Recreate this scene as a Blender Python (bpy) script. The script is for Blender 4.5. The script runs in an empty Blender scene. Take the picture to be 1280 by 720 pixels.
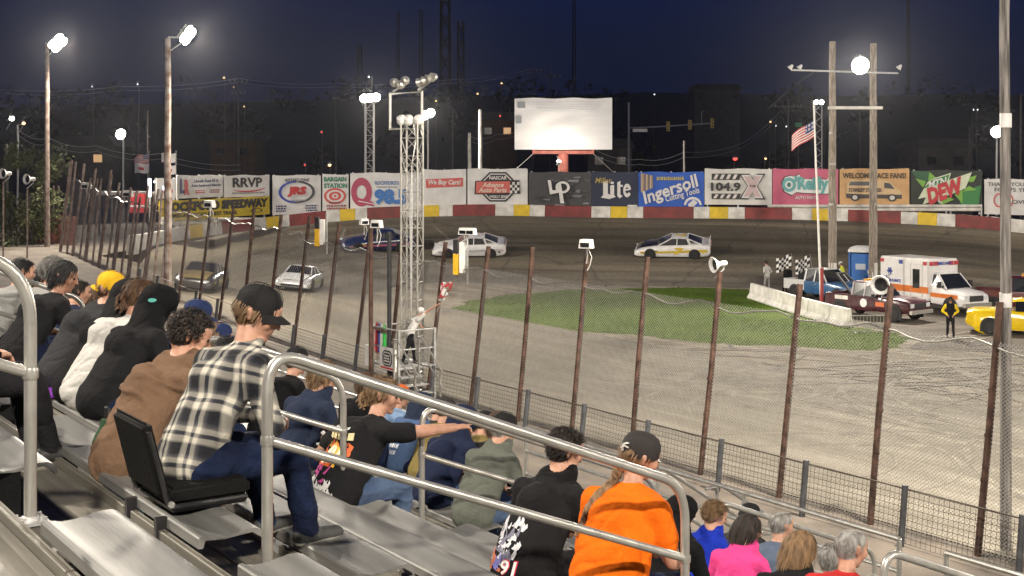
import bpy, bmesh, math, random
import numpy as np
from mathutils import Vector, Matrix, noise as mnoise
from mathutils.bvhtree import BVHTree
R = math.radians
rnd = random.Random(7)
S = bpy.context.scene
COL = S.collection
PI = math.pi
# ---------------------------------------------------------------- camera, world, light
CZ = 7.4                                    # eye height above the infield
F = 1600.0                                  # focal length in pixels of a 1280 wide frame
cam = bpy.data.cameras.new('camera'); camo = bpy.data.objects.new('camera', cam); COL.objects.link(camo)
camo.location = (0, 0, CZ); camo.rotation_euler = (R(90), 0, 0)
cam.sensor_width = 36; cam.lens = F/1280*36; cam.shift_y = -155/1280
cam.clip_end = 4000; cam.clip_start = .05
S.camera = camo
W = bpy.data.worlds.new('World'); S.world = W; W.use_nodes = True
wn = W.node_tree
sky = wn.nodes.new('ShaderNodeTexSky'); sky.sky_type = 'NISHITA'; sky.sun_disc = False
sky.sun_elevation = R(-1.5); sky.sun_rotation = R(180); sky.dust_density = .4; sky.ozone_density = 5; sky.altitude = 200
bg = wn.nodes['Background']; bg.inputs[1].default_value = 0.15
tint = wn.nodes.new('ShaderNodeMix'); tint.data_type = 'RGBA'; tint.blend_type = 'MULTIPLY'; tint.inputs[0].default_value = 1; tint.inputs[7].default_value = (.72, 2.1, 5.2, 1)   # deep blue hour
wn.links.new(sky.outputs[0], tint.inputs[6]); dusk = wn.nodes.new('ShaderNodeMix'); dusk.data_type = 'RGBA'; dusk.inputs[0].default_value = .75; dusk.inputs[7].default_value = (.012, .046, .215, 1)   # last light, an even navy
wn.links.new(tint.outputs[2], dusk.inputs[6]); wn.links.new(dusk.outputs[2], bg.inputs[0])
S.view_settings.view_transform = 'Standard'; S.view_settings.look = 'None'
S.view_settings.exposure = 0; S.view_settings.gamma = 1
S.cycles.use_denoising = True
S.cycles.max_bounces = 5; S.cycles.diffuse_bounces = 2; S.cycles.glossy_bounces = 3; S.cycles.transparent_max_bounces = 12
S.cycles.sample_clamp_indirect = 4
LAMP_K = 2.0                                # all flood lamps together

# ---------------------------------------------------------------- frames of reference
AL = R(34.3); CA, SA = math.cos(AL), math.sin(AL)
def uv(u, v, z=0): return Vector((v*CA - u*SA, u*CA + v*SA, z))     # u along the seat rows, v down the stand
ROT = -math.atan2(CA, SA)                                            # local +Y looks down the stand, local +X back along the row
def at(px, py, d): return Vector(((px-640)/F*d, d, CZ-(py-205)/F*d))
def gx(px, d, z=0): return Vector(((px-640)/F*d, d, z))

# ---------------------------------------------------------------- objects
def tag(o, label=None, cat=None, group=None, kind=None):
    if label: o['label'] = label
    if cat: o['category'] = cat
    if group: o['group'] = group
    if kind: o['kind'] = kind
    return o
def thing(name, label, cat, loc=(0,0,0), rz=0, group=None, kind=None):
    o = bpy.data.objects.new(name, None); COL.objects.link(o); o.location = loc; o.rotation_euler = (0,0,rz)
    o.empty_display_size = .2
    return tag(o, label, cat, group, kind)
def link(name, me, parent=None, loc=None, rot=None):
    o = bpy.data.objects.new(name, me); COL.objects.link(o)
    if parent: o.parent = parent
    if loc is not None: o.location = loc
    if rot is not None: o.rotation_euler = rot
    return o
def kids(o): return [c for c in ALLKIDS(o)]
def ALLKIDS(o): return [c for c in COL.objects if c.parent == o]
def dup(o, parent=None, ch=None):
    c = o.copy(); COL.objects.link(c)
    if parent: c.parent = parent
    for k in ALLKIDS(o):
        if k is not c: dup(k, c)
    return c

class MB:
    def __init__(s): s.v = []; s.f = []; s.m = []; s.cur = 0
    def add(s, vs, fs):
        b = len(s.v); s.v.extend([tuple(p) for p in vs])
        for f in fs: s.f.append(tuple(b+i for i in f)); s.m.append(s.cur)
        return s
    def box(s, c, size, rot=None):
        x, y, z = size[0]/2, size[1]/2, size[2]/2
        vs = [Vector((i*x, j*y, k*z)) for k in (-1,1) for j in (-1,1) for i in (-1,1)]
        if rot is not None: vs = [rot @ p for p in vs]
        c = Vector(c)
        return s.add([p+c for p in vs], [(0,2,3,1),(4,5,7,6),(0,1,5,4),(2,6,7,3),(0,4,6,2),(1,3,7,5)])
    def bar(s, a, b, w, h=None, up=(0,0,1)):
        a, b = Vector(a), Vector(b); h = h or w; d = (b-a)
        L = d.length
        if L < 1e-6: return s
        d /= L; u = Vector(up)
        if abs(d.dot(u)) > .98: u = Vector((0,1,0))
        x = d.cross(u).normalized(); y = x.cross(d)
        vs = []
        for p in (a, b):
            for i, j in ((-1,-1),(1,-1),(1,1),(-1,1)): vs.append(p + x*(i*w/2) + y*(j*h/2))
        return s.add(vs, [(0,1,2,3),(7,6,5,4),(0,4,5,1),(1,5,6,2),(2,6,7,3),(3,7,4,0)])
    def tube(s, path, r, n=8, r1=None, closed=False, caps=True):
        path = [Vector(p) for p in path]; N = len(path); vs = []; fs = []
        prev = None
        for i, p in enumerate(path):
            if closed: d = path[(i+1) % N]-path[i-1]
            else: d = path[min(i+1, N-1)]-path[max(i-1, 0)]
            d = d.normalized() if d.length > 1e-9 else Vector((0,0,1))
            if prev is None:
                u = Vector((0,0,1)) if abs(d.z) < .95 else Vector((1,0,0))
            else: u = prev
            x = d.cross(u)
            if x.length < 1e-5: x = d.cross(Vector((.3,.5,.8)))
            x.normalize(); y = x.cross(d).normalized(); prev = y
            rr = r if r1 is None else r + (r1-r)*i/max(1, N-1)
            if not isinstance(r, (int, float)): rr = r[i]
            for k in range(n):
                a = 2*PI*k/n; vs.append(p + x*(math.cos(a)*rr) + y*(math.sin(a)*rr))
        M_ = N if closed else N-1
        for i in range(M_):
            for k in range(n):
                a, b = i*n+k, i*n+(k+1) % n; c, d_ = ((i+1) % N)*n+(k+1) % n, ((i+1) % N)*n+k
                fs.append((a, b, c, d_))
        if caps and not closed:
            fs.append(tuple(range(n-1, -1, -1))); fs.append(tuple((N-1)*n+k for k in range(n)))
        return s.add(vs, fs)
    def lathe(s, prof, n=16, c=(0,0,0), ax='z', a0=0, a1=2*PI, mtx=None):
        full = abs(a1-a0-2*PI) < 1e-6; N = n if full else n+1; vs = []; fs = []
        for r, z in prof:
            for k in range(N):
                a = a0+(a1-a0)*k/n
                p = Vector((r*math.cos(a), r*math.sin(a), z))
                if ax == 'x': p = Vector((p.z, p.x, p.y))
                if ax == 'y': p = Vector((p.x, p.z, p.y))
                if mtx is not None: p = mtx @ p
                vs.append(p+Vector(c))
        for i in range(len(prof)-1):
            for k in range(N if full else n):
                fs.append((i*N+k, i*N+(k+1) % N, (i+1)*N+(k+1) % N, (i+1)*N+k))
        return s.add(vs, fs)
    def prism(s, pts, y0, y1):                 # outline in x,z extruded along y
        n = len(pts); vs = [(x, y0, z) for x, z in pts]+[(x, y1, z) for x, z in pts]
        fs = [tuple(range(n)), tuple(range(2*n-1, n-1, -1))]
        for i in range(n): j = (i+1) % n; fs.append((j, i, n+i, n+j))
        return s.add(vs, fs)
    def loft(s, rings, cap=True, close=True):
        n = len(rings[0]); vs = [p for r in rings for p in r]; fs = []
        for i in range(len(rings)-1):
            for k in range(n if close else n-1):
                fs.append((i*n+k, i*n+(k+1) % n, (i+1)*n+(k+1) % n, (i+1)*n+k))
        if cap:
            fs.append(tuple(range(n-1, -1, -1))); fs.append(tuple((len(rings)-1)*n+k for k in range(n)))
        return s.add(vs, fs)
    def quadstrip(s, pts):                     # cloth strip: list of (a,b)
        vs = [q for p in pts for q in p]
        return s.add(vs, [(2*i, 2*i+1, 2*i+3, 2*i+2) for i in range(len(pts)-1)])
    def mesh(s, name, mats, smooth=35):
        me = bpy.data.meshes.new(name); me.from_pydata(s.v, [], s.f)
        for m in (mats if isinstance(mats, (list, tuple)) else [mats]): me.materials.append(m)
        if isinstance(mats, (list, tuple)) and len(mats) > 1: me.polygons.foreach_set('material_index', s.m)
        bm = bmesh.new(); bm.from_mesh(me); bmesh.ops.recalc_face_normals(bm, faces=bm.faces); bm.to_mesh(me); bm.free()
        if smooth: me.shade_smooth(); me.set_sharp_from_angle(angle=R(smooth))
        me.update(); return me
    def build(s, name, mats, parent=None, loc=None, rot=None, smooth=35):
        return link(name, s.mesh(name, mats, smooth), parent, loc, rot)

# ---------------------------------------------------------------- materials
def nd(nt, t, **kw):
    n = nt.nodes.new(t)
    for k, v in kw.items(): setattr(n, k, v)
    return n
MATS = {}
def mat(name, col, rough=.6, metal=0, var=.12, scale=6, bump=0, bscale=60, col2=None, emit=0, detail=4, stretch=None, coat=0, sheen=0, spec=.5, fac=(.35,.65)):
    if name in MATS: return MATS[name]
    m = bpy.data.materials.new(name); m.use_nodes = True; nt = m.node_tree; b = nt.nodes['Principled BSDF']
    c = (*col, 1); b.inputs['Roughness'].default_value = rough; b.inputs['Metallic'].default_value = metal
    if coat: b.inputs['Coat Weight'].default_value = coat; b.inputs['Coat Roughness'].default_value = .15
    b.inputs['Specular IOR Level'].default_value = spec
    if sheen: b.inputs['Sheen Weight'].default_value = sheen
    tc = nd(nt, 'ShaderNodeTexCoord'); vec = tc.outputs['Object']
    if stretch:
        mp = nd(nt, 'ShaderNodeMapping'); mp.inputs['Scale'].default_value = stretch; nt.links.new(vec, mp.inputs[0]); vec = mp.outputs[0]
    if var or col2:
        n = nd(nt, 'ShaderNodeTexNoise'); n.inputs['Scale'].default_value = scale; n.inputs['Detail'].default_value = detail
        r = nd(nt, 'ShaderNodeValToRGB'); r.color_ramp.elements[0].position = fac[0]; r.color_ramp.elements[1].position = fac[1]
        r.color_ramp.elements[0].color = (*[x*(1-var) for x in col], 1)
        r.color_ramp.elements[1].color = (*(col2 if col2 else [min(1, x*(1+var)) for x in col]), 1)
        nt.links.new(vec, n.inputs['Vector']); nt.links.new(n.outputs[0], r.inputs[0]); nt.links.new(r.outputs[0], b.inputs['Base Color'])
        rr = nd(nt, 'ShaderNodeMapRange'); rr.inputs['To Min'].default_value = max(.02, rough-.1); rr.inputs['To Max'].default_value = min(1, rough+.1)
        nt.links.new(n.outputs[0], rr.inputs[0]); nt.links.new(rr.outputs[0], b.inputs['Roughness'])
    else: b.inputs['Base Color'].default_value = c
    if bump:
        n2 = nd(nt, 'ShaderNodeTexNoise'); n2.inputs['Scale'].default_value = bscale; n2.inputs['Detail'].default_value = 5
        bp = nd(nt, 'ShaderNodeBump'); bp.inputs['Strength'].default_value = bump; bp.inputs['Distance'].default_value = .02
        nt.links.new(vec, n2.inputs['Vector']); nt.links.new(n2.outputs[0], bp.inputs['Height']); nt.links.new(bp.outputs[0], b.inputs['Normal'])
    if emit:
        b.inputs['Emission Color'].default_value = c; b.inputs['Emission Strength'].default_value = emit
        m.cycles.emission_sampling = 'NONE'
    MATS[name] = m; return m
def cloth(name, col, **k):
    k.setdefault('rough', .92); k.setdefault('var', .07); k.setdefault('scale', 9); k.setdefault('bump', .35); k.setdefault('bscale', 45); k.setdefault('spec', .15)
    return mat(name, col, **k)
alu = mat('aluminium', (.165,.165,.157), .5, .25, .3, 7, .08, 40, stretch=(.10,1,1), col2=(.245,.243,.23))
alu_dirty = mat('worn aluminium', (.15,.14,.118), .52, .2, .3, 5, .1, 60, stretch=(.14,1,1), col2=(.22,.205,.17))
galv = mat('galvanised tube', (.52,.51,.47), .34, .65, .1, 10, .03, 60)
galv_grey = mat('galvanised steel', (.42,.42,.41), .5, .5, .15, 8, .1, 80)
rust = mat('rusty steel', (.060,.030,.020), .8, .1, .4, 5, .3, 50, col2=(.125,.068,.048))
rust_pale = mat('weathered steel', (.28,.19,.15), .75, .1, .3, 4, .3, 50, col2=(.38,.31,.27))
wood = mat('weathered wood', (.23,.19,.15), .85, 0, .35, 5, .4, 40, col2=(.36,.31,.26), stretch=(3,3,.4))
wood_dark = mat('dark pole wood', (.09,.08,.075), .9, 0, .3, 5, .3, 40, stretch=(3,3,.4))
wire = mat('wire', (.50,.485,.455), .5, .3, .1)
wire_dark = mat('dark wire', (.10,.085,.07), .6, .4, .2)
white_p = mat('white paint', (.78,.77,.74), .5, 0, .08, 5, .05, 30)
white_dirty = mat('dirty white paint', (.66,.64,.59), .6, 0, .22, 1.6, .1, 30)
red_p = mat('dark red paint', (.20,.028,.025), .55, 0, .25, 1.3, .1, 30)
yellow_p = mat('yellow paint', (.72,.50,.02), .55, 0, .12, 2, .1, 30)
black_p = mat('black plastic', (.018,.018,.02), .42, 0, .2, 10)
black_m = mat('matt black', (.02,.02,.022), .7, 0, .25, 8, .1, 50)
glass_d = mat('dark glass', (.012,.014,.018), .08, 0, 0, coat=.5)
rubber = mat('tyre rubber', (.018,.018,.018), .85, 0, .2, 10)
rimm = mat('wheel rim', (.55,.55,.56), .4, .25, .1)
lampm = mat('lamp glow', (1,.93,.80), .5, emit=45, var=0)
lampw = mat('cool lamp glow', (.93,.96,1), .5, emit=45, var=0)
lampo = mat('amber lamp glow', (1,.62,.25), .5, emit=4, var=0); lampd = mat('dim lamp glow', (.93,.96,1), .5, emit=7, var=0)
lampr = mat('red lamp glow', (1,.08,.06), .5, emit=2.5, var=0)
skin = mat('skin', (.46,.25,.17), .55, 0, .12, 20, .08, 120)
skin_d = mat('tan skin', (.33,.17,.11), .55, 0, .12, 20, .08, 120)

def pal(col, rough=.5, var=.06):
    n = 'paint %.2f %.2f %.2f' % tuple(col)
    return mat(n, col, rough, 0, var, 3, .04, 30)

# ---------------------------------------------------------------- lettering
TXT = {}
def text_raw(txt, bold, shear):
    key = (txt, bold, shear)
    if key in TXT: return TXT[key]
    cu = bpy.data.curves.new('t', 'FONT'); cu.body = txt; cu.offset = bold; cu.shear = shear; cu.resolution_u = 2; cu.extrude = .5
    cu.fill_mode = 'FRONT' if False else 'BOTH'
    o = bpy.data.objects.new('t', cu); COL.objects.link(o)
    dg = bpy.context.evaluated_depsgraph_get(); me = o.evaluated_get(dg).to_mesh()
    vs = np.array([v.co[:] for v in me.vertices]); fs = [tuple(p.vertices) for p in me.polygons]
    o.evaluated_get(dg).to_mesh_clear(); bpy.data.objects.remove(o); bpy.data.curves.remove(cu)
    TXT[key] = (vs, fs); return TXT[key]
def text_mb(mb, txt, box, y=0, th=.006, bold=.0, shear=0, rot=0):
    """lettering filling box (x0,z0,x1,z1) in the x,z plane, facing -y"""
    vs, fs = text_raw(txt, bold, shear); mn = vs.min(0); mx = vs.max(0)
    x0, z0, x1, z1 = box
    q = (vs-mn)/np.maximum(mx-mn, 1e-6)
    X = x0+q[:,0]*(x1-x0); Z = z0+q[:,1]*(z1-z0); Y = y-(q[:,2])*th
    if rot:
        cx, cz = (x0+x1)/2, (z0+z1)/2; c, s_ = math.cos(rot), math.sin(rot)
        X, Z = cx+(X-cx)*c-(Z-cz)*s_, cz+(X-cx)*s_+(Z-cz)*c
    mb.add(np.stack([X, Y, Z], 1).tolist(), fs); return mb
# ---------------------------------------------------------------- ground, track
def ground_mats():
    m = bpy.data.materials.new('worn pavement'); m.use_nodes = True; nt = m.node_tree; b = nt.nodes['Principled BSDF']; L = nt.links.new
    tc = nd(nt, 'ShaderNodeTexCoord'); ob = tc.outputs['Object']
    rot = nd(nt, 'ShaderNodeMapping'); rot.inputs['Rotation'].default_value = (0, 0, -(PI/2-AL*0+0)+0); L(ob, rot.inputs[0])
    r2 = nd(nt, 'ShaderNodeMapping'); r2.inputs['Rotation'].default_value = (0, 0, -(PI/2+AL)); L(ob, r2.inputs[0])   # x now along the straight
    st = nd(nt, 'ShaderNodeMapping'); st.inputs['Scale'].default_value = (.09, 1.3, 1); L(r2.outputs[0], st.inputs[0])
    def noise(v, sc, det=5, dis=0, ro=.55):
        n = nd(nt, 'ShaderNodeTexNoise'); n.inputs['Scale'].default_value = sc; n.inputs['Detail'].default_value = det
        n.inputs['Distortion'].default_value = dis; n.inputs['Roughness'].default_value = ro; L(v, n.inputs['Vector']); return n.outputs[0]
    def ramp(f, a, b_, ca=(0,0,0,1), cb=(1,1,1,1)):
        r = nd(nt, 'ShaderNodeValToRGB'); e = r.color_ramp.elements; e[0].position = a; e[1].position = b_; e[0].color = ca; e[1].color = cb
        L(f, r.inputs[0]); return r.outputs[0]
    def mix(f, a, b_, mode='MIX'):
        x = nd(nt, 'ShaderNodeMix', data_type='RGBA', blend_type=mode)
        for i, s in ((0, f), (6, a), (7, b_)):
            if isinstance(s, (float, int)): x.inputs[i].default_value = s
            elif isinstance(s, tuple): x.inputs[i].default_value = s
            else: L(s, x.inputs[i])
        return x.outputs[2]
    base = ramp(noise(ob, .35, 8, .3), .3, .72, (.31,.278,.22,1), (.41,.37,.295,1))
    str_ = ramp(noise(st.outputs[0], .9, 6, .5), .44, .60)
    c1 = mix(str_, (.22,.19,.142,1), base)
    grit = ramp(noise(ob, 22, 4, 0, .7), .3, .75, (.74,.74,.74,1), (1.1,1.1,1.1,1))
    c2 = mix(1.0, c1, grit, 'MULTIPLY')
    # rings and sweeps of tyre rubber: distorted rings round far centres
    wv = nd(nt, 'ShaderNodeTexWave', wave_type='RINGS', rings_direction='SPHERICAL'); wv.inputs['Scale'].default_value = .34; wv.inputs['Distortion'].default_value = 9
    wv.inputs['Detail'].default_value = 4; wv.inputs['Detail Scale'].default_value = .25
    mp = nd(nt, 'ShaderNodeMapping'); mp.inputs['Location'].default_value = (-9, -42, 0); L(ob, mp.inputs[0]); L(mp.outputs[0], wv.inputs[0])
    rings = ramp(wv.outputs['Fac'], .78, .95)
    keep = ramp(noise(ob, .22, 3), .42, .6)
    rk = mix(1.0, rings, keep, 'MULTIPLY')
    rk2 = mix(1.0, rk, (.62,.62,.62,1), 'MULTIPLY')
    c3 = mix(rk2, c2, (.085,.078,.068,1))
    vo = nd(nt, 'ShaderNodeTexVoronoi', feature='DISTANCE_TO_EDGE'); vo.inputs['Scale'].default_value = .17
    wob = nd(nt, 'ShaderNodeTexNoise'); wob.inputs['Scale'].default_value = 1.2; L(ob, wob.inputs['Vector'])
    ad = nd(nt, 'ShaderNodeMix', data_type='RGBA', blend_type='ADD'); ad.inputs[0].default_value = .6; L(ob, ad.inputs[6]); L(wob.outputs[1], ad.inputs[7]); L(ad.outputs[2], vo.inputs['Vector'])
    cr = ramp(vo.outputs['Distance'], .004, .012)
    c4 = mix(cr, (.07,.065,.055,1), c3)
    L(c4, b.inputs['Base Color']); b.inputs['Roughness'].default_value = .9; b.inputs['Specular IOR Level'].default_value = .2
    bp = nd(nt, 'ShaderNodeBump'); bp.inputs['Strength'].default_value = .5; bp.inputs['Distance'].default_value = .03; L(noise(ob, 9, 6), bp.inputs['Height']); L(bp.outputs[0], b.inputs['Normal'])
    # banked asphalt: UV = metres along the lap, metres up the bank
    m2 = bpy.data.materials.new('banked asphalt'); m2.use_nodes = True; nt = m2.node_tree; b = nt.nodes['Principled BSDF']; L = nt.links.new
    tc = nd(nt, 'ShaderNodeTexCoord'); U = tc.outputs['UV']
    st = nd(nt, 'ShaderNodeMapping'); st.inputs['Scale'].default_value = (.055, .9, 1); L(U, st.inputs[0])
    sp = nd(nt, 'ShaderNodeSeparateXYZ'); L(U, sp.inputs[0])
    groove = nd(nt, 'ShaderNodeValToRGB'); g = groove.color_ramp; g.elements[0].position = 0; g.elements[0].color = (.150,.135,.112,1)
    for p, c in ((.28, (.20,.172,.128)), (.52, (.125,.108,.08)), (.68, (.086,.075,.056)), (.80, (.148,.128,.094)), (.92, (.21,.18,.134))):
        e = g.elements.new(p); e.color = (*c, 1)
    g.elements[len(g.elements)-1].color = (.15,.135,.11,1)
    mr = nd(nt, 'ShaderNodeMapRange'); mr.inputs['From Max'].default_value = 14; wobn = noise(U, .12, 3)
    am = nd(nt, 'ShaderNodeMath', operation='MULTIPLY_ADD'); L(wobn, am.inputs[0]); am.inputs[1].default_value = 2.6; am.inputs[2].default_value = -1.3
    a2 = nd(nt, 'ShaderNodeMath', operation='ADD'); L(sp.outputs[1], a2.inputs[0]); L(am.outputs[0], a2.inputs[1]); L(a2.outputs[0], mr.inputs[0]); L(mr.outputs[0], groove.inputs[0])
    s1 = ramp(noise(st.outputs[0], 1.0, 7, .4), .36, .66, (.62,.62,.62,1), (1.25,1.25,1.22,1))
    c = mix(1.0, groove.outputs[0], s1, 'MULTIPLY')
    c = mix(1.0, c, ramp(noise(U, 3.5, 6), .25, .8, (.78,.78,.78,1), (1.2,1.2,1.18,1)), 'MULTIPLY')
    sv = nd(nt, 'ShaderNodeMapping'); sv.inputs['Scale'].default_value = (.085, .03, 1); L(U, sv.inputs[0])
    wob = nd(nt, 'ShaderNodeTexNoise'); wob.inputs['Scale'].default_value = .5; L(U, wob.inputs['Vector'])
    ad = nd(nt, 'ShaderNodeMix', data_type='RGBA', blend_type='ADD'); ad.inputs[0].default_value = .12; L(sv.outputs[0], ad.inputs[6]); L(wob.outputs[1], ad.inputs[7])
    vo = nd(nt, 'ShaderNodeTexVoronoi', feature='DISTANCE_TO_EDGE'); vo.inputs['Scale'].default_value = 1.0; L(ad.outputs[2], vo.inputs['Vector'])
    c = mix(ramp(vo.outputs['Distance'], .001, .006, (.45,.45,.45,1), (1,1,1,1)), (.05,.045,.04,1), c)
    # the front straight is paler, sun-bleached and streaked along the lap
    sf = nd(nt, 'ShaderNodeMapping'); sf.inputs['Scale'].default_value = (.10, 1.1, 1); L(U, sf.inputs[0])
    pale = mix(ramp(noise(sf.outputs[0], .9, 7, .6), .42, .62), (.185,.165,.13,1), ramp(noise(U, .4, 8, .3), .3, .72, (.25,.226,.18,1), (.335,.305,.247,1)))
    pale = mix(1.0, pale, ramp(noise(U, 20, 4, 0, .7), .3, .75, (.74,.74,.74,1), (1.1,1.1,1.1,1)), 'MULTIPLY')
    fr = nd(nt, 'ShaderNodeMapRange', interpolation_type='SMOOTHSTEP'); fr.inputs['From Min'].default_value = 66; fr.inputs['From Max'].default_value = 112; sx_ = nd(nt, 'ShaderNodeMath', operation='MULTIPLY_ADD'); L(noise(U, .08, 4), sx_.inputs[0]); sx_.inputs[1].default_value = 30; L(sp.outputs[0], sx_.inputs[2]); L(sx_.outputs[0], fr.inputs[0])
    c = mix(fr.outputs[0], pale, c)
    L(c, b.inputs['Base Color']); b.inputs['Roughness'].default_value = .85; b.inputs['Specular IOR Level'].default_value = .25
    bp = nd(nt, 'ShaderNodeBump'); bp.inputs['Strength'].default_value = .4; bp.inputs['Distance'].default_value = .03; L(noise(U, 7, 6), bp.inputs['Height']); L(bp.outputs[0], b.inputs['Normal'])
    return m, m2
pave, bankm = ground_mats()
soil = mat('dark earth', (.075,.062,.048), .95, 0, .35, .3, .3, 6, col2=(.12,.10,.08))
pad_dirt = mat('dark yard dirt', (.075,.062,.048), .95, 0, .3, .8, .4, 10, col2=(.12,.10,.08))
dirt = mat('packed dirt', (.13,.11,.09), .95, 0, .3, .8, .4, 10)
turf = mat('turf', (.066,.118,.014), .95, 0, .15, .16, .5, 30, col2=(.105,.155,.026), detail=8, spec=.05)
bladem = mat('grass blade', (.066,.118,.014), .95, 0, .15, .16, 0, col2=(.105,.155,.026), detail=8, spec=.05)
# outer edge of the banked turn: picture column, row, distance
WPX = [(165,312,72.5),(175,311,74),(205,305,78),(240,298,82),(290,291,86.5),(345,285,90),(440,275,93),(600,269.5,94),(740,272,92.5),(960,274,90),(1090,278,88),(1240,287,84),(1400,308,77.5),(1600,342,69),(1900,392,58),(2400,466,45)]
def spl(x, i):
    P = WPX
    for k in range(len(P)-1):
        if x <= P[k+1][0] or k == len(P)-2:
            t = (x-P[k][0])/(P[k+1][0]-P[k][0])
            p0 = P[max(0,k-1)]; p1 = P[k]; p2 = P[k+1]; p3 = P[min(len(P)-1,k+2)]
            m1 = (p2[i]-p0[i])/(p2[0]-p0[0])*(p2[0]-p1[0]); m2 = (p3[i]-p1[i])/(p3[0]-p1[0])*(p2[0]-p1[0])
            return (2*t**3-3*t*t+1)*p1[i]+(t**3-2*t*t+t)*m1+(-2*t**3+3*t*t)*p2[i]+(t**3-t*t)*m2
def wall_pt(px, up=0): 
    p = at(px, spl(px, 1), spl(px, 2)); p.z += up; return p
def fence_z(u): return .35 if u < 34 else .35+2.15*(((u-34)/41)**1.5)
outer = [uv(u, 20.3, fence_z(u)-.02) for u in (-30,-10,5,15,25,34,42,50,58,65,71,75)]
outer += [uv(77.5, 21.5, 2.45)]
outer += [wall_pt(x) for x in (175,205,240,290,345,390,440,500,560,600,660,740,820,900,960,1030,1090,1160,1240,1320,1400,1500,1600,1750,1900,2400)]
ctr = uv(35, 44)
def smooth_path(P, n):
    # resample by length
    L = [0]
    for i in range(1, len(P)): L.append(L[-1]+(P[i]-P[i-1]).length)
    out = []
    for k in range(n):
        s = L[-1]*k/(n-1); i = 0
        while i < len(L)-2 and L[i+1] < s: i += 1
        out.append(P[i].lerp(P[i+1], (s-L[i])/max(1e-6, L[i+1]-L[i])))
    for _ in range(2):
        out = [out[0]]+[(out[i-1]+out[i]*2+out[i+1])/4 for i in range(1, len(out)-1)]+[out[-1]]
    return out
def build_track():
    P = smooth_path(outer, 150); nT = 12; WID = 14.0; rows = []; s = 0
    nrm = []
    for i, p in enumerate(P):
        d = P[min(i+1, len(P)-1)]-P[max(i-1, 0)]; d.z = 0; d.normalize()
        nv = Vector((-d.y, d.x, 0))
        if nv.dot(Vector((ctr.x-p.x, ctr.y-p.y, 0))) < 0: nv = -nv
        nrm.append(nv)
    for _ in range(6): nrm = [nrm[0]]+[(nrm[i-1]+nrm[i]*2+nrm[i+1]).normalized() for i in range(1, len(nrm)-1)]+[nrm[-1]]
    vs = []; uvs = []
    for i, p in enumerate(P):
        if i: s += (P[i]-P[i-1]).length
        for k in range(nT+1):
            t = k/nT                          # 0 at the wall
            h = (1-t)**1.15
            vs.append((p.x+nrm[i].x*WID*t, p.y+nrm[i].y*WID*t, .012+p.z*h)); uvs.append((s, 14*(1-t)))
    fs = []
    for i in range(len(P)-1):
        for k in range(nT):
            a = i*(nT+1)+k; fs.append((a, a+1, a+nT+2, a+nT+1))
    me = bpy.data.meshes.new('race_track'); me.from_pydata(vs, [], fs); me.materials.append(bankm)
    ul = me.uv_layers.new(name='UVMap')
    for lp in me.loops: ul.data[lp.index].uv = uvs[lp.vertex_index]
    bm = bmesh.new(); bm.from_mesh(me); bmesh.ops.recalc_face_normals(bm, faces=bm.faces)
    if sum(f.normal.z for f in bm.faces) < 0: bmesh.ops.reverse_faces(bm, faces=bm.faces)
    bm.to_mesh(me); bm.free(); me.shade_smooth()
    o = link('race_track', me); o['kind'] = 'structure'; o['label'] = 'banked grey asphalt track curving round below the wall'
    return P, nrm, vs, nT
TP, TN, TV, TNT = build_track()
def sheet(name, pts, z, m, kind='structure', label=None, sub=0):
    me = bpy.data.meshes.new(name); me.from_pydata([(p[0], p[1], z) for p in pts], [], [tuple(range(len(pts)))]); me.materials.append(m)
    if me.polygons[0].normal.z < 0: me.flip_normals()
    o = link(name, me); o['kind'] = kind
    if label: o['label'] = label
    return o
sheet('ground', [(-900,-150),(900,-150),(900,900),(-900,900)], -.06, soil, label='dark earth beyond the speedway')
# paved front straight and infield: everything inside the inner edge of the banking
inner = [Vector(TV[i*(TNT+1)+TNT]) for i in range(len(TP))]
sheet('infield_pavement', [(p.x, p.y) for p in inner]+[uv(-30, 60)[:2]], 0.0, pave, label='pale worn pavement with tyre marks')
front = [uv(-30, 20.2), uv(55, 20.2), uv(55, 36), uv(-30, 36)]
# grass
GR = [(528,403),(545,392),(575,381),(620,371),(680,364),(760,361),(860,360),(935,361.5),(944,374),(1000,391),(1060,408),(1095,412),(1125,418),(1148,427),(1130,435),(1090,438),(1000,434),(900,428),(800,421),(700,415),(620,411),(560,408)]
gr0 = [at(x, y, CZ*F/(y-205)) for x, y in GR]; gpts = []
for a_, b_ in zip(gr0, gr0[1:]+gr0[:1]):
    for i_ in range(14):
        p_ = a_.lerp(b_, i_/14); k_ = .9*mnoise.noise(p_*.35)+.5*mnoise.noise(p_*1.3)+.25*mnoise.noise(p_*4); p_ = p_+(gr0[9]*.5+gr0[18]*.5-p_).normalized()*k_; gpts.append(p_)
sheet('infield_grass', gpts, .005, turf, label='green infield grass inside the turn')
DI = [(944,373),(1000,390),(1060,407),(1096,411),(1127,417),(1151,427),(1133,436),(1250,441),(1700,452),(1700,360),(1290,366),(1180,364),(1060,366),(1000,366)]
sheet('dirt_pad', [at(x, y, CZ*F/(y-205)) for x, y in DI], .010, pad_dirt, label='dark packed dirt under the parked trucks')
def inside(p, poly):
    c = False; n = len(poly); j = n-1
    for i in range(n):
        a, b = poly[i], poly[j]
        if (a.y > p[1]) != (b.y > p[1]) and p[0] < (b.x-a.x)*(p[1]-a.y)/(b.y-a.y)+a.x: c = not c
        j = i
    return c
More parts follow.
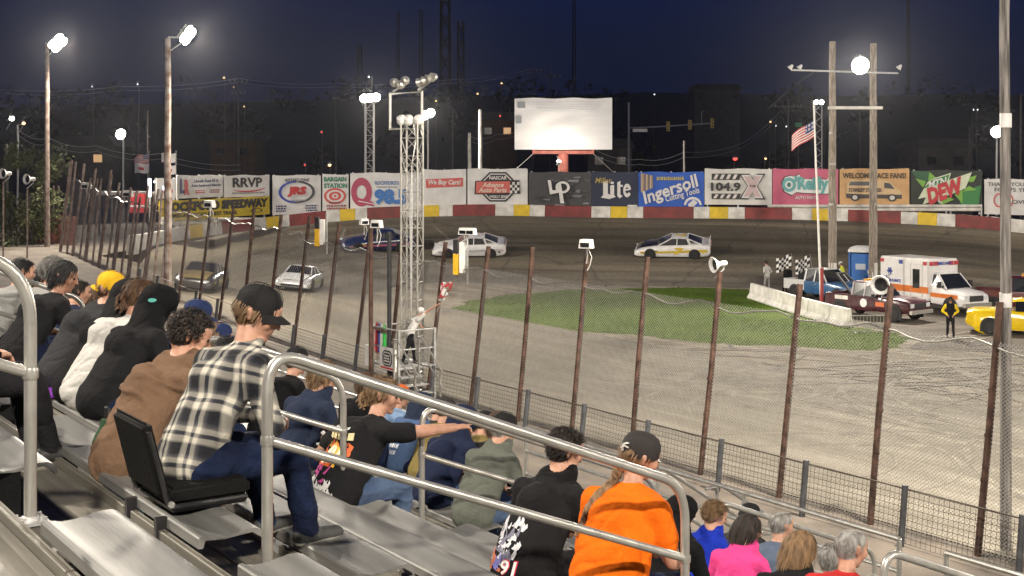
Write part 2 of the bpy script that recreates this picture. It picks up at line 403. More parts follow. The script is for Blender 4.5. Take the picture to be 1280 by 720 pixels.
def grass_blades(n=26000):
    r = random.Random(3); xs = [p.x for p in gpts]; ys = [p.y for p in gpts]; v = []; f = []; k = 0
    while k < n:
        x, y = r.uniform(min(xs), max(xs)), r.uniform(min(ys), max(ys))
        if not inside((x, y), gpts): continue
        if mnoise.noise(Vector((x*.25, y*.25, 0))) < -.28 and r.random() < .8: k += 1; continue
        a = r.uniform(0, PI); h = r.uniform(.015, .04); w = r.uniform(.02, .06); dx, dy = math.cos(a)*w, math.sin(a)*w
        b = len(v); v += [(x-dx, y-dy, .004), (x+dx, y+dy, .004), (x+r.uniform(-.05,.05), y+r.uniform(-.05,.05), h)]; f.append((b, b+1, b+2)); k += 1
    me = bpy.data.meshes.new('grass_tufts'); me.from_pydata(v, [], f); me.materials.append(bladem)
    tag(link('grass_tufts', me), 'short mown grass blades on the infield', 'grass', kind='stuff')
grass_blades()
# rubber doughnuts on the pavement: thin raised strips of rubber
rubm = mat('rubber on pavement', (.125,.11,.088), .9, 0, .12, 1.3, 0, col2=(.255,.228,.18), fac=(.32,.6))
def surf_z(q):
    v = q.x*CA+q.y*SA; t = min(1, max(0, (v-20.3)/14)); return max(.004, .012+.33*(1-t)**1.15)
def tyre_marks():
    mb = MB(); r = random.Random(11); arcs = []
    for k in range(150):
        y = r.uniform(24, 57); px = r.uniform(430, 1500); c = gx(px, y); rad = r.choice([r.uniform(2, 6), r.uniform(6, 18), r.uniform(18, 60)]); arcs.append((c, rad, r.uniform(0, 2*PI), min(r.uniform(.5, 2.4), 26/rad), r.choice([r.uniform(.04,.10), r.uniform(.12,.32)])))
    for px, py in ((470,455),(700,447),(565,452),(860,470),(1060,480)): arcs.append((gx(px, CZ*F/(py-205)), 3.2, r.uniform(0, 6), 4.5, .12))
    for k, (c, rad, a0, da, w) in enumerate(arcs):
        c = c-Vector((math.cos(a0+da/2), math.sin(a0+da/2), 0))*rad
        for off in ((0, 1.5) if r.random() < .6 else (0,)):
            pts = []; n = max(10, int(rad*da/.35)); ph = r.uniform(0, 6)
            for i in range(n+1):
                a = a0+da*i/n; rr = rad+off+.15*math.sin(a*3+k); ww = w*(.15+.85*math.sin(PI*i/n))*(.75+.25*math.sin(i*.5+ph)); dd = Vector((math.cos(a), math.sin(a), 0)); q = Vector((c.x, c.y, 0))+dd*rr
                z = Vector((0, 0, surf_z(q)+.005+.00025*(k % 30))); pts.append((q-dd*ww+z, q+dd*ww+z))
            if all(21 < (p[0].x*CA+p[0].y*SA) and p[0].y < 60 and not inside(p[0], gpts) for p in pts): mb.quadstrip(pts)
    mb.build('tyre_marks', rubm, smooth=0)['kind'] = 'stuff'
tyre_marks()

# ---------------------------------------------------------------- outer wall
def track_wall():
    t = thing('track_wall', 'low concrete wall round the turn painted red, white and yellow', 'wall', wall_pt(700))
    segs = [(165,205,'w'),(205,238,'w'),(238,254,'y'),(254,278,'w'),(278,318,'r'),(318,333,'w'),(333,349,'y'),(349,362,'w'),(362,408,'r'),(408,425,'w'),(425,444,'y'),(444,459,'w'),(459,503,'r'),(503,530,'w'),(530,549,'y'),(549,566,'w'),(566,619,'r'),(619,642,'w'),(642,662,'y'),(662,681,'w'),(681,739,'r'),(739,763,'w'),(763,784,'y'),(784,804,'w'),(804,867,'r'),(867,887,'w'),(887,910,'y'),(910,931,'w'),(931,990,'r'),(990,1015,'w'),(1015,1035,'y'),(1035,1060,'w'),(1060,1126,'r'),(1126,1147,'w'),(1147,1171,'y'),(1171,1194,'w'),(1194,1252,'r'),(1252,1280,'w'),(1280,1305,'y'),(1305,1330,'w'),(1330,1400,'r'),(1400,1430,'w'),(1430,1460,'y'),(1460,1490,'w'),(1490,1570,'r'),(1570,1600,'w'),(1600,1640,'y'),(1640,1680,'w'),(1680,1790,'r')]
    M_ = {'w': white_dirty, 'y': yellow_p, 'r': red_p}
    for a, b, c in segs:
        mb = MB(); rings = []; n = max(2, int((b-a)/12))
        for i in range(n+1):
            px = a+(b-a)*i/n+(.15 if i == 0 else -.15 if i == n else 0); p = wall_pt(px); q = wall_pt(px+1); d = (q-p); d.z = 0; d.normalize(); nv = Vector((-d.y, d.x, 0))
            if nv.y < 0: nv = -nv
            H = .82
            rings.append([p-nv*.02+Vector((0,0,-.3)), p-nv*.02+Vector((0,0,.18)), p+nv*.06+Vector((0,0,H-.03)), p+nv*.09+Vector((0,0,H)), p+nv*.24+Vector((0,0,H)), p+nv*.36+Vector((0,0,-.3))])
        mb.loft(rings); o = mb.build('wall_section', M_[c], None); o.parent = t; o.location = -Vector(t.location)
    return t
track_wall()
def earth_bank():
    # filled ground behind the turn wall so the banking does not float
    mb = MB(); pts = []
    for x in list(range(165, 1900, 25)):
        p = wall_pt(x); c = Vector((p.x-ctr.x, p.y-ctr.y, 0)).normalized()
        pts.append((p+c*.36+Vector((0,0,-.05)), Vector((p.x+c.x*14, p.y+c.y*14, -.06))))
    mb.quadstrip(pts); o = mb.build('earth_bank', soil); o['kind'] = 'structure'; o['label'] = 'dark earth slope behind the turn wall'
earth_bank()

def paddock_ground():
    P = [uv(76, 20.6), uv(77.4, 21.6), Vector(wall_pt(165)), Vector(wall_pt(185)), gx(206, 79.5), gx(262, 104), gx(300, 150), gx(-20, 150), gx(-20, 96)]
    mb = MB(); mb.add([(p.x, p.y, 2.28) for p in P], [tuple(range(len(P)))]); o = mb.build('paddock_ground', dirt, smooth=0); o['kind'] = 'structure'; o['label'] = 'pale gravel yard beyond the end of the fence'
paddock_ground()
# ---------------------------------------------------------------- banners on the turn wall
class Ban:
    """a banner; drawing coordinates are photograph pixels from its top-left corner"""
    def __init__(s, label, x0, x1, y0, y1, col, cat='banner', lift=None, back=.45, bar=True, wrinkle=True):
        a, b = wall_pt(x0), wall_pt(x1)
        d = (b-a); d.z = 0; d.normalize(); nv = Vector((-d.y, d.x, 0)); nv = nv if nv.y > 0 else -nv
        a += nv*back; b += nv*back
        s.w = Vector((b.x-a.x, b.y-a.y)).length-.03; s.sx = s.w/(x1-x0)
        dm = (a.y+b.y)/2; zt = CZ-(y0-205)/F*dm; zb = CZ-(y1-205)/F*dm
        s.h = zt-zb; s.sz = s.h/(y1-y0)
        mid = (a+b)/2
        s.t = thing('banner', label, cat, (mid.x, mid.y, zb), math.atan2(b.y-a.y, b.x-a.x), 'advertising banners along the turn wall')
        s.layer = 0
        mb = MB(); n = 14; m = 5; ph = x0*1.7
        g = []
        for i in range(n+1):
            for j in range(m+1):
                X = -s.w/2+s.w*i/n; Z = s.h*j/m
                g.append((X, .02*math.sin(X*1.9+ph+Z)*math.sin(PI*j/m) if wrinkle else 0, Z+(.03*math.sin(X*2.1+ph) if j == m else 0)))
        vs = g+[(x, y+.05, z) for x, y, z in g]; fs = []; K = len(g)
        for i in range(n):
            for j in range(m):
                q = i*(m+1)+j; fs.append((q, q+m+1, q+m+2, q+1)); fs.append((K+q, K+q+1, K+q+m+2, K+q+m+1))
        for i in range(n):
            for j in (0, m): q = i*(m+1)+j; fs.append((q, q+m+1, K+q+m+1, K+q))
        for j in range(m):
            for i in (0, n): q = i*(m+1)+j; fs.append((q, q+1, K+q+1, K+q))
        mb.add(vs, fs); mb.build('panel', mat('vinyl %.2f %.2f %.2f' % col, col, .55, 0, .10, 1.2, .12, 5), s.t)
        if bar:
            fb = MB()
            for X in (-s.w*.46, 0, s.w*.46): fb.bar((X, .12, -.5), (X, .12, s.h+.05), .10)
            fb.bar((-s.w/2, .10, .25), (s.w/2, .10, .25), .06); fb.bar((-s.w/2, .10, s.h-.25), (s.w/2, .10, s.h-.25), .06)
            fb.build('support_frame', galv_grey, s.t)
    def X(s, x): return -s.w/2+x*s.sx
    def Z(s, y): return s.h-y*s.sz
    def text(s, txt, x0, y0, x1, y1, col, bold=.02, shear=0, name='lettering', rot=0):
        s.layer += 1; mb = MB(); text_mb(mb, txt, (s.X(x0), s.Z(y1), s.X(x1), s.Z(y0)), -.03-.008*s.layer, .012, bold, shear, rot)
        mb.build(name, pal(col), s.t, smooth=0)
    def lines(s, x0, y0, x1, y1, col, n=1, seed=0):
        """print too small to read: rows of short dashes"""
        r = random.Random(seed+int(x0*7+y0)); s.layer += 1; mb = MB(); h = (y1-y0)/n
        for k in range(n):
            x = x0+r.uniform(0,.1)*(x1-x0)
            while x < x1-1:
                w = r.uniform(1.2,3.2); z1, z0 = s.Z(y0+h*k+h*.15), s.Z(y0+h*k+h*.75); mb.prism([(s.X(x),z0),(s.X(min(x1,x+w)),z0),(s.X(min(x1,x+w*.9)),z1),(s.X(x+.2),z1)], -.03-.008*s.layer, -.022-.008*s.layer); x += w+.6
        o = mb.build('fine_print', pal(col), s.t, smooth=0); o['kind'] = 'stuff'
    def poly(s, pts, col, name='printed_shape'):
        s.layer += 1; mb = MB(); mb.prism([(s.X(x), s.Z(y)) for x, y in pts], -.03-.008*s.layer, -.022-.008*s.layer+.0)
        mb.build(name, pal(col), s.t, smooth=0)
    def ell(s, cx, cy, rx, ry, col, name='printed_shape', hole=None, a0=0, a1=2*PI, n=32, rot=0):
        s.layer += 1; mb = MB(); y0, y1 = -.03-.008*s.layer, -.022-.008*s.layer; c, q = math.cos(rot), math.sin(rot)
        def P(a, k): 
            x, y = rx*math.cos(a)*k, ry*math.sin(a)*k
            return (s.X(cx+x*c-y*q), s.Z(cy+x*q+y*c))
        if hole is None: mb.prism([P(a0+(a1-a0)*i/n, 1) for i in range(n if a1-a0 > 6.28 else n+1)], y0, y1)
        else:
            vs = []; fs = []
            for i in range(n+1):
                a = a0+(a1-a0)*i/n; o = P(a, 1); h = P(a, hole if not callable(hole) else hole(i/n)); vs += [(o[0], y0, o[1]), (h[0], y0, h[1])]
            for i in range(n): fs.append((2*i, 2*i+1, 2*i+3, 2*i+2))
            mb.add(vs, fs)
        mb.build(name, pal(col), s.t, smooth=0)
WHT, BLK, RED, NAVY = (.72,.71,.69), (.02,.02,.022), (.52,.03,.035), (.02,.035,.15)
def banners():
    b = Ban('small white banner with red script at the left end of the wall', 205, 229, 223, 248, WHT); b.lines(5, 13, 20, 20, RED)
    b = Ban('white banner with red and blue LR letters for a rental shop', 229, 286, 219, 247, WHT)
    b.text('L', 3, 4, 9, 22, NAVY, .05); b.text('R', 8, 5, 14, 24, RED, .05)
    b.text('Lincoln Rent-All &', 20, 5, 50, 9, NAVY); b.text('Lawn Equipment Sales Inc.', 17, 11, 54, 15, NAVY); b.lines(21, 18, 33, 23, RED, 2); b.lines(39, 18, 52, 23, (.3,.1,.12), 2)
    b = Ban('white banner reading RRVP over a red swoosh', 286, 343, 219, 246, WHT)
    b.text('RRVP', 10, 3, 47, 15, BLK, .03); b.ell(29, 15, 22, 6, RED, 'swoosh', hole=lambda t: .97-.25*math.sin(PI*t), a0=.15, a1=2.6); b.lines(8, 20.5, 50, 24, (.3,.3,.31))
    b = Ban('long yellow speedway banner hanging under two white banners', 207, 344, 248, 272, (.62,.47,.03))
    b.text('ROCKFORD SPEEDWAY', 5, 2, 134, 14, BLK, .075); b.text("MID-AMERICA'S FINEST TRACK", 14, 16, 92, 21, BLK, .02); b.ell(118, 18, 8, 3, BLK, 'printed_shape', hole=.8)
    b = Ban('white restart zone banner with blue and black oval rings', 344, 405, 219, 268, WHT)
    b.text('RESTART ZONE', 15, 4, 46, 8, (.05,.05,.08), .02, .3); b.ell(29, 21, 22, 14, (.03,.06,.38), 'oval_ring', hole=.84, a0=1.6, a1=4.75); b.ell(30, 21, 23, 14, (.06,.06,.07), 'oval_ring', hole=.84, a0=-1.5, a1=1.65)
    b.text('JRS', 18, 14, 42, 27, RED, .07, .1); b.lines(3, 37, 17, 46, NAVY, 3); b.lines(40, 37, 56, 46, NAVY, 3); b.lines(22, 30, 42, 33, (.3,.3,.33))
    b = Ban('narrow banner with green lettering and a red ring target', 405, 438, 218, 266, (.74,.73,.70))
    b.text('BARGAIN', 1.5, 3, 30, 9, (.02,.22,.13), .04); b.text('STATION', 1.5, 11, 31, 17, (.02,.22,.13), .04)
    b.ell(15.5, 27, 14, 10, (.6,.10,.09), 'target'); b.ell(15.5, 27, 11, 7.5, WHT, 'target'); b.ell(15.5, 27, 8, 5.6, (.6,.10,.09), 'target'); b.ell(15.5, 27, 4, 3, WHT, 'target'); b.ell(15.5, 27, 1.8, 1.6, (.6,.1,.09), 'target')
    b.lines(7, 34, 24, 37, (.2,.03,.03)); b.lines(3, 37.5, 31, 44.5, (.28,.03,.03), 2)
    b = Ban('white radio banner with a big crimson Q and blue digits', 438, 528, 216, 264, WHT)
    b.ell(14, 24, 13, 18, (.42,.045,.11), 'logo_ring', hole=.48); b.poly([(10,31),(28,36),(30,42),(8,37)], (.42,.045,.11)); b.poly([(10,34.5),(29,38.5),(29.5,39.5),(9.5,35.6)], WHT)
    b.text("ROCKFORD'S", 31, 10, 61, 15, (.03,.13,.42), .02); b.lines(31, 16.5, 60, 19.2, (.25,.28,.32)); b.text('98.5', 30, 20, 72, 40, (.03,.17,.5), .06)
    b = Ban('white banner with a red We Buy Cars stripe', 528, 583, 212, 259, WHT)
    b.poly([(4,12),(51,10),(51,21),(4,23)], (.6,.10,.09), 'stripe'); b.text('We Buy Cars!', 7, 12.5, 48, 20.5, WHT, .03, .2); b.text('LKQPickYourPart.com', 5, 26, 51, 31, (.10,.08,.28), .02, .1)
    b = Ban('white banner with a round black racing series badge', 583, 659, 211, 258, WHT)
    def rr(x0, y0, x1, y1, c): return [(x0+c,y0),(x1-c,y0),(x1,y0+c),(x1,y1-c),(x1-c,y1),(x0+c,y1),(x0,y1-c),(x0,y1-c-.1),(x0,y0+c)]
    b.poly(rr(15,4,62,41,13), BLK, 'badge'); b.poly(rr(17,6,60,39,12), WHT, 'badge'); b.poly(rr(18.5,7.3,58.5,37.7,11), BLK, 'badge')
    b.text('NASCAR', 28, 9, 50, 13.5, WHT, .03); b.poly([(10,15),(66,14),(67,31),(9,32)], BLK, 'badge'); b.poly([(11.5,16.2),(54,15.5),(54,30),(10.8,30.6)], (.62,.13,.11), 'badge')
    b.text('Advance', 19, 17, 46, 23, (.75,.6,.5), .03, .25); b.text('Auto Parts', 14, 23.5, 50, 29.5, (.75,.6,.5), .03, .25); b.text('WEEKLY SERIES', 28, 33, 52, 36.5, WHT, .02)
    for i in range(4):
        for j in range(4):
            if (i+j) % 2: b.poly([(54+i*3,16.5+j*3.5),(57+i*3,16.5+j*3.5),(57+i*3,20+j*3.5),(54+i*3,20+j*3.5)], WHT, 'checker')
    b = Ban('dark photo banner with a white outlined monogram', 659, 738, 215, 259, (.055,.055,.06))
    r = random.Random(5)
    for k in range(26):
        x, y = r.uniform(2, 74), r.uniform(2, 40); w = r.uniform(3, 14); h = r.uniform(1, 4); g = r.choice([.03,.09,.16,.24])
        b.poly([(x,y),(min(78,x+w),y+r.uniform(-1,1)),(min(78,x+w*.9),min(43,y+h)),(max(0,x-w*.2),min(43,y+h*.8))], (g,g,g*1.08))
    for c, e in ((BLK, 1.2), (WHT, 0)):
        b.poly([(25-e,10-e),(29+e,10-e),(31+e,23-e),(43+e,21-e),(43+e,25+e),(28-e,28+e)], c, 'monogram'); b.ell(44, 19, 9+e, 7.5+e, c, 'monogram', hole=.62-e*.06); b.poly([(38-e,16),(42+e,15),(46+e,39+e),(41-e,39+e)], c, 'monogram')
    b = Ban('navy banner with white blackletter beer name', 738, 797, 215, 259, (.012,.02,.055))
    b.text('Miller', 5, 7, 26, 14, (.45,.33,.10), .01, .2); 
    b.poly([(15,12),(21,11),(21,27),(27,30),(24,34),(12,32),(15,29)], WHT, 'letter'); b.poly([(24,17),(29,16),(29,29),(31,31),(26,33),(24,30)], WHT, 'letter'); b.ell(26.5, 13.5, 2.2, 1.6, WHT, 'letter')
    b.poly([(33,13),(37,11),(37,16),(40,16),(40,18.5),(37,18.5),(37,28),(40,30),(36,33),(33,30)], WHT, 'letter'); b.ell(45.5, 23, 5, 8.5, WHT, 'letter', hole=.45, a0=.5, a1=6.0); b.poly([(41.5,22),(50,20),(50,22),(41.5,24)], WHT, 'letter'); b.poly([(46,41),(58,41),(58,43),(46,43)], WHT)
    b = Ban('bright blue banner for a cutting tool maker beside drill bits', 797, 880, 215, 259, (.016,.10,.50))
    for k, (x, w) in enumerate(((3,5),(9,4),(14,4.5))): 
        b.poly([(x,2+k),(x+w,2+k),(x+w,24-k*2),(x,26-k*2)], (.36,.25,.16), 'drill_bit'); b.poly([(x+1,2+k),(x+2.2,2+k),(x+2.2,24-k*2),(x+1,25-k*2)], (.62,.52,.40), 'drill_bit')
    b.poly([(0,27),(18,18),(19,2),(0,2)][:0] or [(0,28),(20,19),(20,21),(0,31)], (.016,.10,.50)); b.lines(22, 5, 58, 12, (.45,.38,.12))
    b.text('Ingersoll', 5, 13, 78, 34, WHT, .025, .12, rot=.33); b.text('Cutting Tools', 34, 24, 78, 34, WHT, .015, .12, rot=.27); b.ell(69, 41, 11, 10, WHT, 'globe', a0=PI, a1=2*PI); b.ell(69, 42, 8.5, 8, (.016,.10,.50), 'globe', a0=PI, a1=2*PI); b.poly([(63,40),(70,34),(75,38),(70,43),(64,43)], WHT)
    b = Ban('white radio banner with striped bars and a large X', 880, 965, 211, 256, (.68,.67,.63))
    for y0, y1 in ((6,14),(31,38)):
        b.poly([(9,y0),(46,y0),(44,y1),(9,y1)], BLK, 'bar')
        for k in range(4): b.poly([(14+k*8,y0+1),(18+k*8,y0+1),(15+k*8,y1-1),(11+k*8,y1-1)], (.68,.62,.6), 'bar')
    b.text('104.9', 8, 17, 46, 28, BLK, .04)
    XP = [(44,6),(57,6),(62,14),(66,6),(77,6),(67,21.5),(77,38),(64,38),(60.5,30),(56,38),(44,38),(54,21.5)]
    cx, cy = 60.5, 22; b.poly(XP, BLK, 'letter'); b.poly([(cx+(x-cx)*.84, cy+(y-cy)*.9) for x, y in XP], WHT, 'letter'); b.poly([(cx+(x-cx)*.68, cy+(y-cy)*.8) for x, y in XP], (.55,.42,.42), 'letter'); b.text('THE', 57, 20, 65, 23, BLK, .02)
    b = Ban('pink auto parts banner with teal shadowed lettering', 965, 1048, 211, 256, (.56,.115,.20))
    o = [(11,18),(15,10),(22,8),(28,9),(34,6),(36,12),(70,13),(72,10),(74,30),(70,32),(40,31),(30,30),(24,34),(14,29)]
    b.poly(o, BLK, 'logo_shadow'); b.poly([(41+(x-41)*.96, 19.5+(y-19.5)*.92) for x, y in o], (.75,.78,.76), 'logo_shadow'); b.ell(21, 20, 9, 9, (.13,.40,.40), 'letter', hole=.55); b.ell(21, 20, 2.5, 3, (.05,.2,.18), 'clover'); b.text("'Reilly", 28, 9, 71, 31, (.13,.40,.40), .05); b.text('AUTO PARTS', 29, 34, 57, 38, WHT, .02)
    b = Ban('tan banner welcoming race fans with a printed van', 1048, 1136, 211, 256, (.58,.345,.15))
    b.text('WELCOME RACE FANS!', 4, 5, 84, 12, (.05,.035,.02), .03)
    b.poly([(9,30),(10,19),(14,14),(55,14),(66,17),(74,26),(79,29),(80,35),(77,37),(9,36)], (.62,.44,.24), 'printed_van'); b.poly([(8,31),(30,32),(79,32),(79,37),(9,37)], (.06,.05,.05), 'printed_van'); b.poly([(14,16),(48,16),(48,21),(12,21)], (.10,.10,.11), 'printed_van'); b.poly([(57,17),(64,18),(70,25),(57,24)], (.06,.06,.07), 'printed_van')
    for x in (20, 67): b.ell(x, 36, 5.5, 4.6, BLK, 'printed_van'); b.ell(x, 36, 3.3, 2.8, (.6,.58,.55), 'printed_van')
    b.text('STANLEY STEEMER', 12, 24, 54, 29, (.08,.06,.05), .03)
    b = Ban('black and green banner with jagged soft drink logo', 1136, 1226, 213, 258, (.016,.024,.018))
    G1, G2, G3 = (.03,.20,.05), (.18,.40,.05), (.02,.10,.04)
    for pts, c in (([(0,0),(26,2),(36,24),(8,10)], G3), ([(6,10),(20,14),(16,22)], G2), ([(24,2),(34,10),(22,20)], G2), ([(60,28),(89,18),(86,43),(64,42)], G1), ([(56,30),(66,24),(66,41)], G2), ([(66,26),(84,24),(74,19)], G2), ([(76,8),(84,6),(80,14),(72,14)], G2), ([(36,40),(44,32),(56,36),(40,43)], G2), ([(30,26),(36,40),(42,42)], (.5,.52,.45))): b.poly(pts, c)
    b.poly([(10,36),(22,15),(30,10),(52,3),(49,12),(78,2),(70,22),(52,30),(16,43),(20,34)], (.62,.68,.50), 'logo_shape'); b.poly([(17,23),(28,12),(50,5),(47,14)], (.03,.20,.06), 'logo_shape'); b.text('MTN', 22, 11, 48, 20, WHT, .03, .35, rot=.28); b.text('DEW', 19, 15, 70, 36, (.50,.03,.04), .06, .3, rot=.36)
    b = Ban('white thank-you banner with a red heart beside the big pole', 1226, 1330, 224, 269, WHT)
    b.text('THANK YOU RACE FANS', 5, 4, 96, 9, (.10,.10,.11), .015); b.text('FOR 75 YEARS OF', 14, 11, 84, 16, (.10,.10,.11), .015); b.ell(20, 27, 7.5, 9, (.6,.10,.10), 'heart', hole=.78, a0=1.2, a1=5.8); b.ell(31, 27, 7.5, 9, (.6,.1,.1), 'heart', hole=.78, a0=-2.6, a1=1.9); b.text('LOVES', 32, 26, 60, 31, (.10,.10,.11), .02); b.text('RACING', 64, 26, 92, 31, (.10,.10,.11), .02)
    for k, (x0, x1, y0, y1, col) in enumerate(((1330,1440,228,276,(.5,.06,.05)),(1440,1560,236,288,(.68,.67,.65)),(1560,1680,250,305,(.03,.12,.4)))):
        b = Ban(('red','white','blue')[k]+' banner beyond the right edge of the view', x0, x1, y0, y1, col)
banners()
def guard_rails():
    for x0, x1, y, lab in ((960, 1226, 257.5, 'white pipe rail under the pink and tan banners'), (206, 345, 274, 'white pipe rail under the yellow speedway banner')):
        t = thing('pipe_rail', lab, 'rail', wall_pt((x0+x1)/2), 0, 'white pipe rails on the turn wall'); n = 14
        for k in range(2):
            mb = MB(); pts = []
            for i in range(n+1):
                px = x0+(x1-x0)*i/n; p = wall_pt(px); q = wall_pt(px+1); d = (q-p); d.z = 0; d.normalize(); nv = Vector((-d.y, d.x, 0)); nv = nv if nv.y > 0 else -nv
                p = p+nv*.2; p.z = CZ-(y+k*4.5-205)/F*p.y; pts.append(p-Vector(t.location))
            mb.tube(pts, .11, 8); mb.build('rail_tube', white_dirty, t)
        mb = MB()
        for i in range(0, n+1, 2): mb.bar(pts[i]+Vector((0,.1,.3)), pts[i]+Vector((0,.1,-.5)), .09)
        mb.build('rail_bracket', galv_grey, t)
guard_rails()

# ---------------------------------------------------------------- flood lamps and poles
def flood_head(parent, loc, aim, size=.26, m=lampm, n=(3,2), gap=1.9):
    """a bar of round flood lamps, each its own part, facing along aim"""
    aim = Vector(aim).normalized(); q = aim.to_track_quat('-Z', 'Z').to_matrix()
    bm_ = MB(); 
    for j in range(n[1]): bm_.bar(q @ Vector((-n[0]*size*gap/2, (j-(n[1]-1)/2)*size*gap, .30)), q @ Vector((n[0]*size*gap/2, (j-(n[1]-1)/2)*size*gap, .30)), .06)
    bm_.bar(q @ Vector((0, -size*gap*.6, .32)), q @ Vector((0, size*gap*.6, .32)), .08)
    bm_.build('lamp_bar', galv_grey, parent, loc)
    me1 = MB().lathe([(.05,.28),(.09,.26),(.12*size/.26,.12),(size*.9,.03),(size,0),(size*.92,.0)], 14).mesh('lamp_head', galv_grey)
    me2 = MB().lathe([(0,-.012),(size*.5,-.03),(size*.9,.012)], 14).mesh('lamp_glass', m)
    for i in range(n[0]):
        for j in range(n[1]):
            p = Vector(loc)+q @ Vector(((i-(n[0]-1)/2)*size*gap, (j-(n[1]-1)/2)*size*gap, 0))
            h = link('lamp_head', me1, parent); h.matrix_local = Matrix.Translation(p) @ q.to_4x4()
            g = link('lamp_glass', me2, h)
def spot(name, parent, loc, target, power, size=120, rad=.35, col=(1,.90,.76)):
    l = bpy.data.lights.new(name, 'SPOT'); l.energy = power*LAMP_K; l.spot_size = R(size); l.spot_blend = .6; l.shadow_soft_size = rad; l.color = col
    o = link(name, l, parent, loc); wl = Vector(parent.location)+Vector(loc); o.rotation_euler = (Vector(target)-wl).to_track_quat('-Z', 'Y').to_euler(); return o
def pole_mb(h, r0, r1, n=10, seed=0):
    r = random.Random(seed); mb = MB(); pts = []; rad = []
    for i in range(9): pts.append((r.uniform(-.02,.02)*(i > 0), r.uniform(-.02,.02), h*i/8)); rad.append(r0+(r1-r0)*i/8)
    return mb.tube(pts, rad, n)
def light_pole(label, base, h, r, m, lampz, aim, power, n=(3,2), size=.28, lm=lampm, off=(0,0), spot_size=172, gap=1.9, arm=True, group='floodlight poles'):
    t = thing('light_pole', label, 'light pole', base, 0, group)
    pole_mb(h, r, r*.72, seed=int(abs(base[0]*13))).build('pole', m, t)
    p = Vector((off[0], off[1], lampz))
    if arm:
        a = MB(); a.bar((0,0,lampz-.1), (p.x, p.y, lampz-.1), .07); a.bar((0,0,lampz-.8), (p.x*.9, p.y*.9, lampz-.2), .05); a.build('arm', galv_grey, t)
    ad = Vector(aim)-(Vector(base)+p)
    flood_head(t, p, ad, size, lm, n, gap)
    if power: spot('flood_light', t, p+ad.normalized()*.25, aim, power, spot_size)
    return t
IN = gx(800, 55)          # middle of the infield
def lamps():
    PW = 11500
    light_pole('tall rusty floodlight pole at the far left, left of the taller-looking pair', uv(79.4, 20.3, 2.3), 12.4, .17, rust_pale, 12.35, uv(60,30), PW, n=(2,2), size=.36, off=(.75,-.3), gap=1.25)
    light_pole('rust streaked floodlight pole standing beyond the crowd at left', uv(56.7, 19.8, 1.2), 11.9, .18, mat('rusty pole paint', (.34,.17,.10), .7, 0, .45, 2.5, .2, 30, col2=(.56,.50,.44)), 12.05, uv(38,34), PW, n=(2,2), size=.29, off=(.85,.25), gap=1.25)
    light_pole('small distant floodlight pole between the two tall left poles', gx(154, 112), 9.9, .12, galv_grey, 10.0, uv(60,45), 2500, n=(1,1), size=.5, off=(-.12,-.3))
    t = thing('light_mast', 'square lattice mast with bright floodlights left of the flag tower', 'light mast', gx(462, 108), 0, 'floodlight poles')
    H = 12.6; mb = MB()
    for sx in (-.35,.35):
        for sy in (-.35,.35): mb.bar((sx,sy,0), (sx,sy,H), .09)
    mb.build('mast_leg', galv_grey, t); br = MB()
    for k in range(18):
        z0, z1 = H*k/18, H*(k+1)/18; s = 1 if k % 2 else -1
        br.bar((-.35*s,-.35,z0), (.35*s,-.35,z1), .05); br.bar((-.35,-.35,z0), (.35,-.35,z0), .05); br.bar((.35,-.35*s,z0), (.35,.35*s,z1), .05)
    o = br.build('mast_bracing', galv_grey, t)
    flood_head(t, (.1,-.5,H+.35), Vector((.1,-1,-.35)), .40, lampm, (3,1), 1.25); spot('flood_light', t, (.1,-.9,H+.3), gx(560,66), PW*.6)
    MB().bar((.2,0,H), (.2,0,H+2.2), .06).build('antenna', galv_grey, t)
    light_pole('slim pole with two floodlights just right of the flag tower', gx(535, 112), 11.3, .10, galv_grey, 11.75, uv(60,50), PW*.6, n=(2,1), size=.44, off=(0,-.2), arm=False, gap=1.2)
    # twin timber poles on the infield with one lamp
    t = thing('floodlight_gantry', 'twin timber poles joined by crossbars holding one bright floodlight', 'light pole', gx(1066, 70), 0, 'floodlight poles')
    for px, h in ((1040.5, 14.1), (1091.5, 14.0)):
        x = (px-1066)/F*70; o = pole_mb(h, .24, .17, seed=int(px)).build('pole', wood, t); o.location = (x, 0, 0)
        c = MB().lathe([(.26,0),(.27,.4),(.245,.42),(.235,2.0),(.0,2.0)], 12).build('concrete_collar', white_dirty, t); c.location = (x, 0, 0)
        for zz in (5.2, 7.4, 9.1): b_ = MB().lathe([(.0,-.06),(.232-.005*zz,-.06),(.232-.005*zz,.06),(0,.06)], 12).build('pole_band', galv_grey, t); b_.location = (x, 0, zz)
    a = (1040.5-1066)/F*70; z = lambda y: CZ-(y-205)/F*70
    MB().bar((a-.3,-.26,z(135)), (1.55,-.26,z(135)), .16).build('crossbar', white_dirty, t)
    MB().bar((a-2.3,-.26,z(88)), (2.4,-.26,z(92)), .09).build('lamp_bar', galv_grey, t)
    for x in (a-2.4, a-1.9, 2.4):
        mb = MB(); mb.lathe([(.02,.26),(.07,.22),(.12,.06),(.16,0)], 12, mtx=Matrix.Rotation(.7, 3, 'Y')); o = mb.build('unlit_lamp', white_p, t); o.location = (x, -.3, z(86))
    flood_head(t, (.27,-.55,z(83)), Vector((-.05,-1,-.30)), .52, lampm, (1,1), 1.7); spot('flood_light', t, (.27,-.95,z(84)), (2,32,0), PW*1.2)
    mb = MB().tube([(a-1.1,-.3,z(91)), (a-1.8,-.5,z(101)), (a-2.7,-.8,z(117)), (a-3.7,-1.1,z(136))], .03, 5); mb.build('cable', black_m, t)
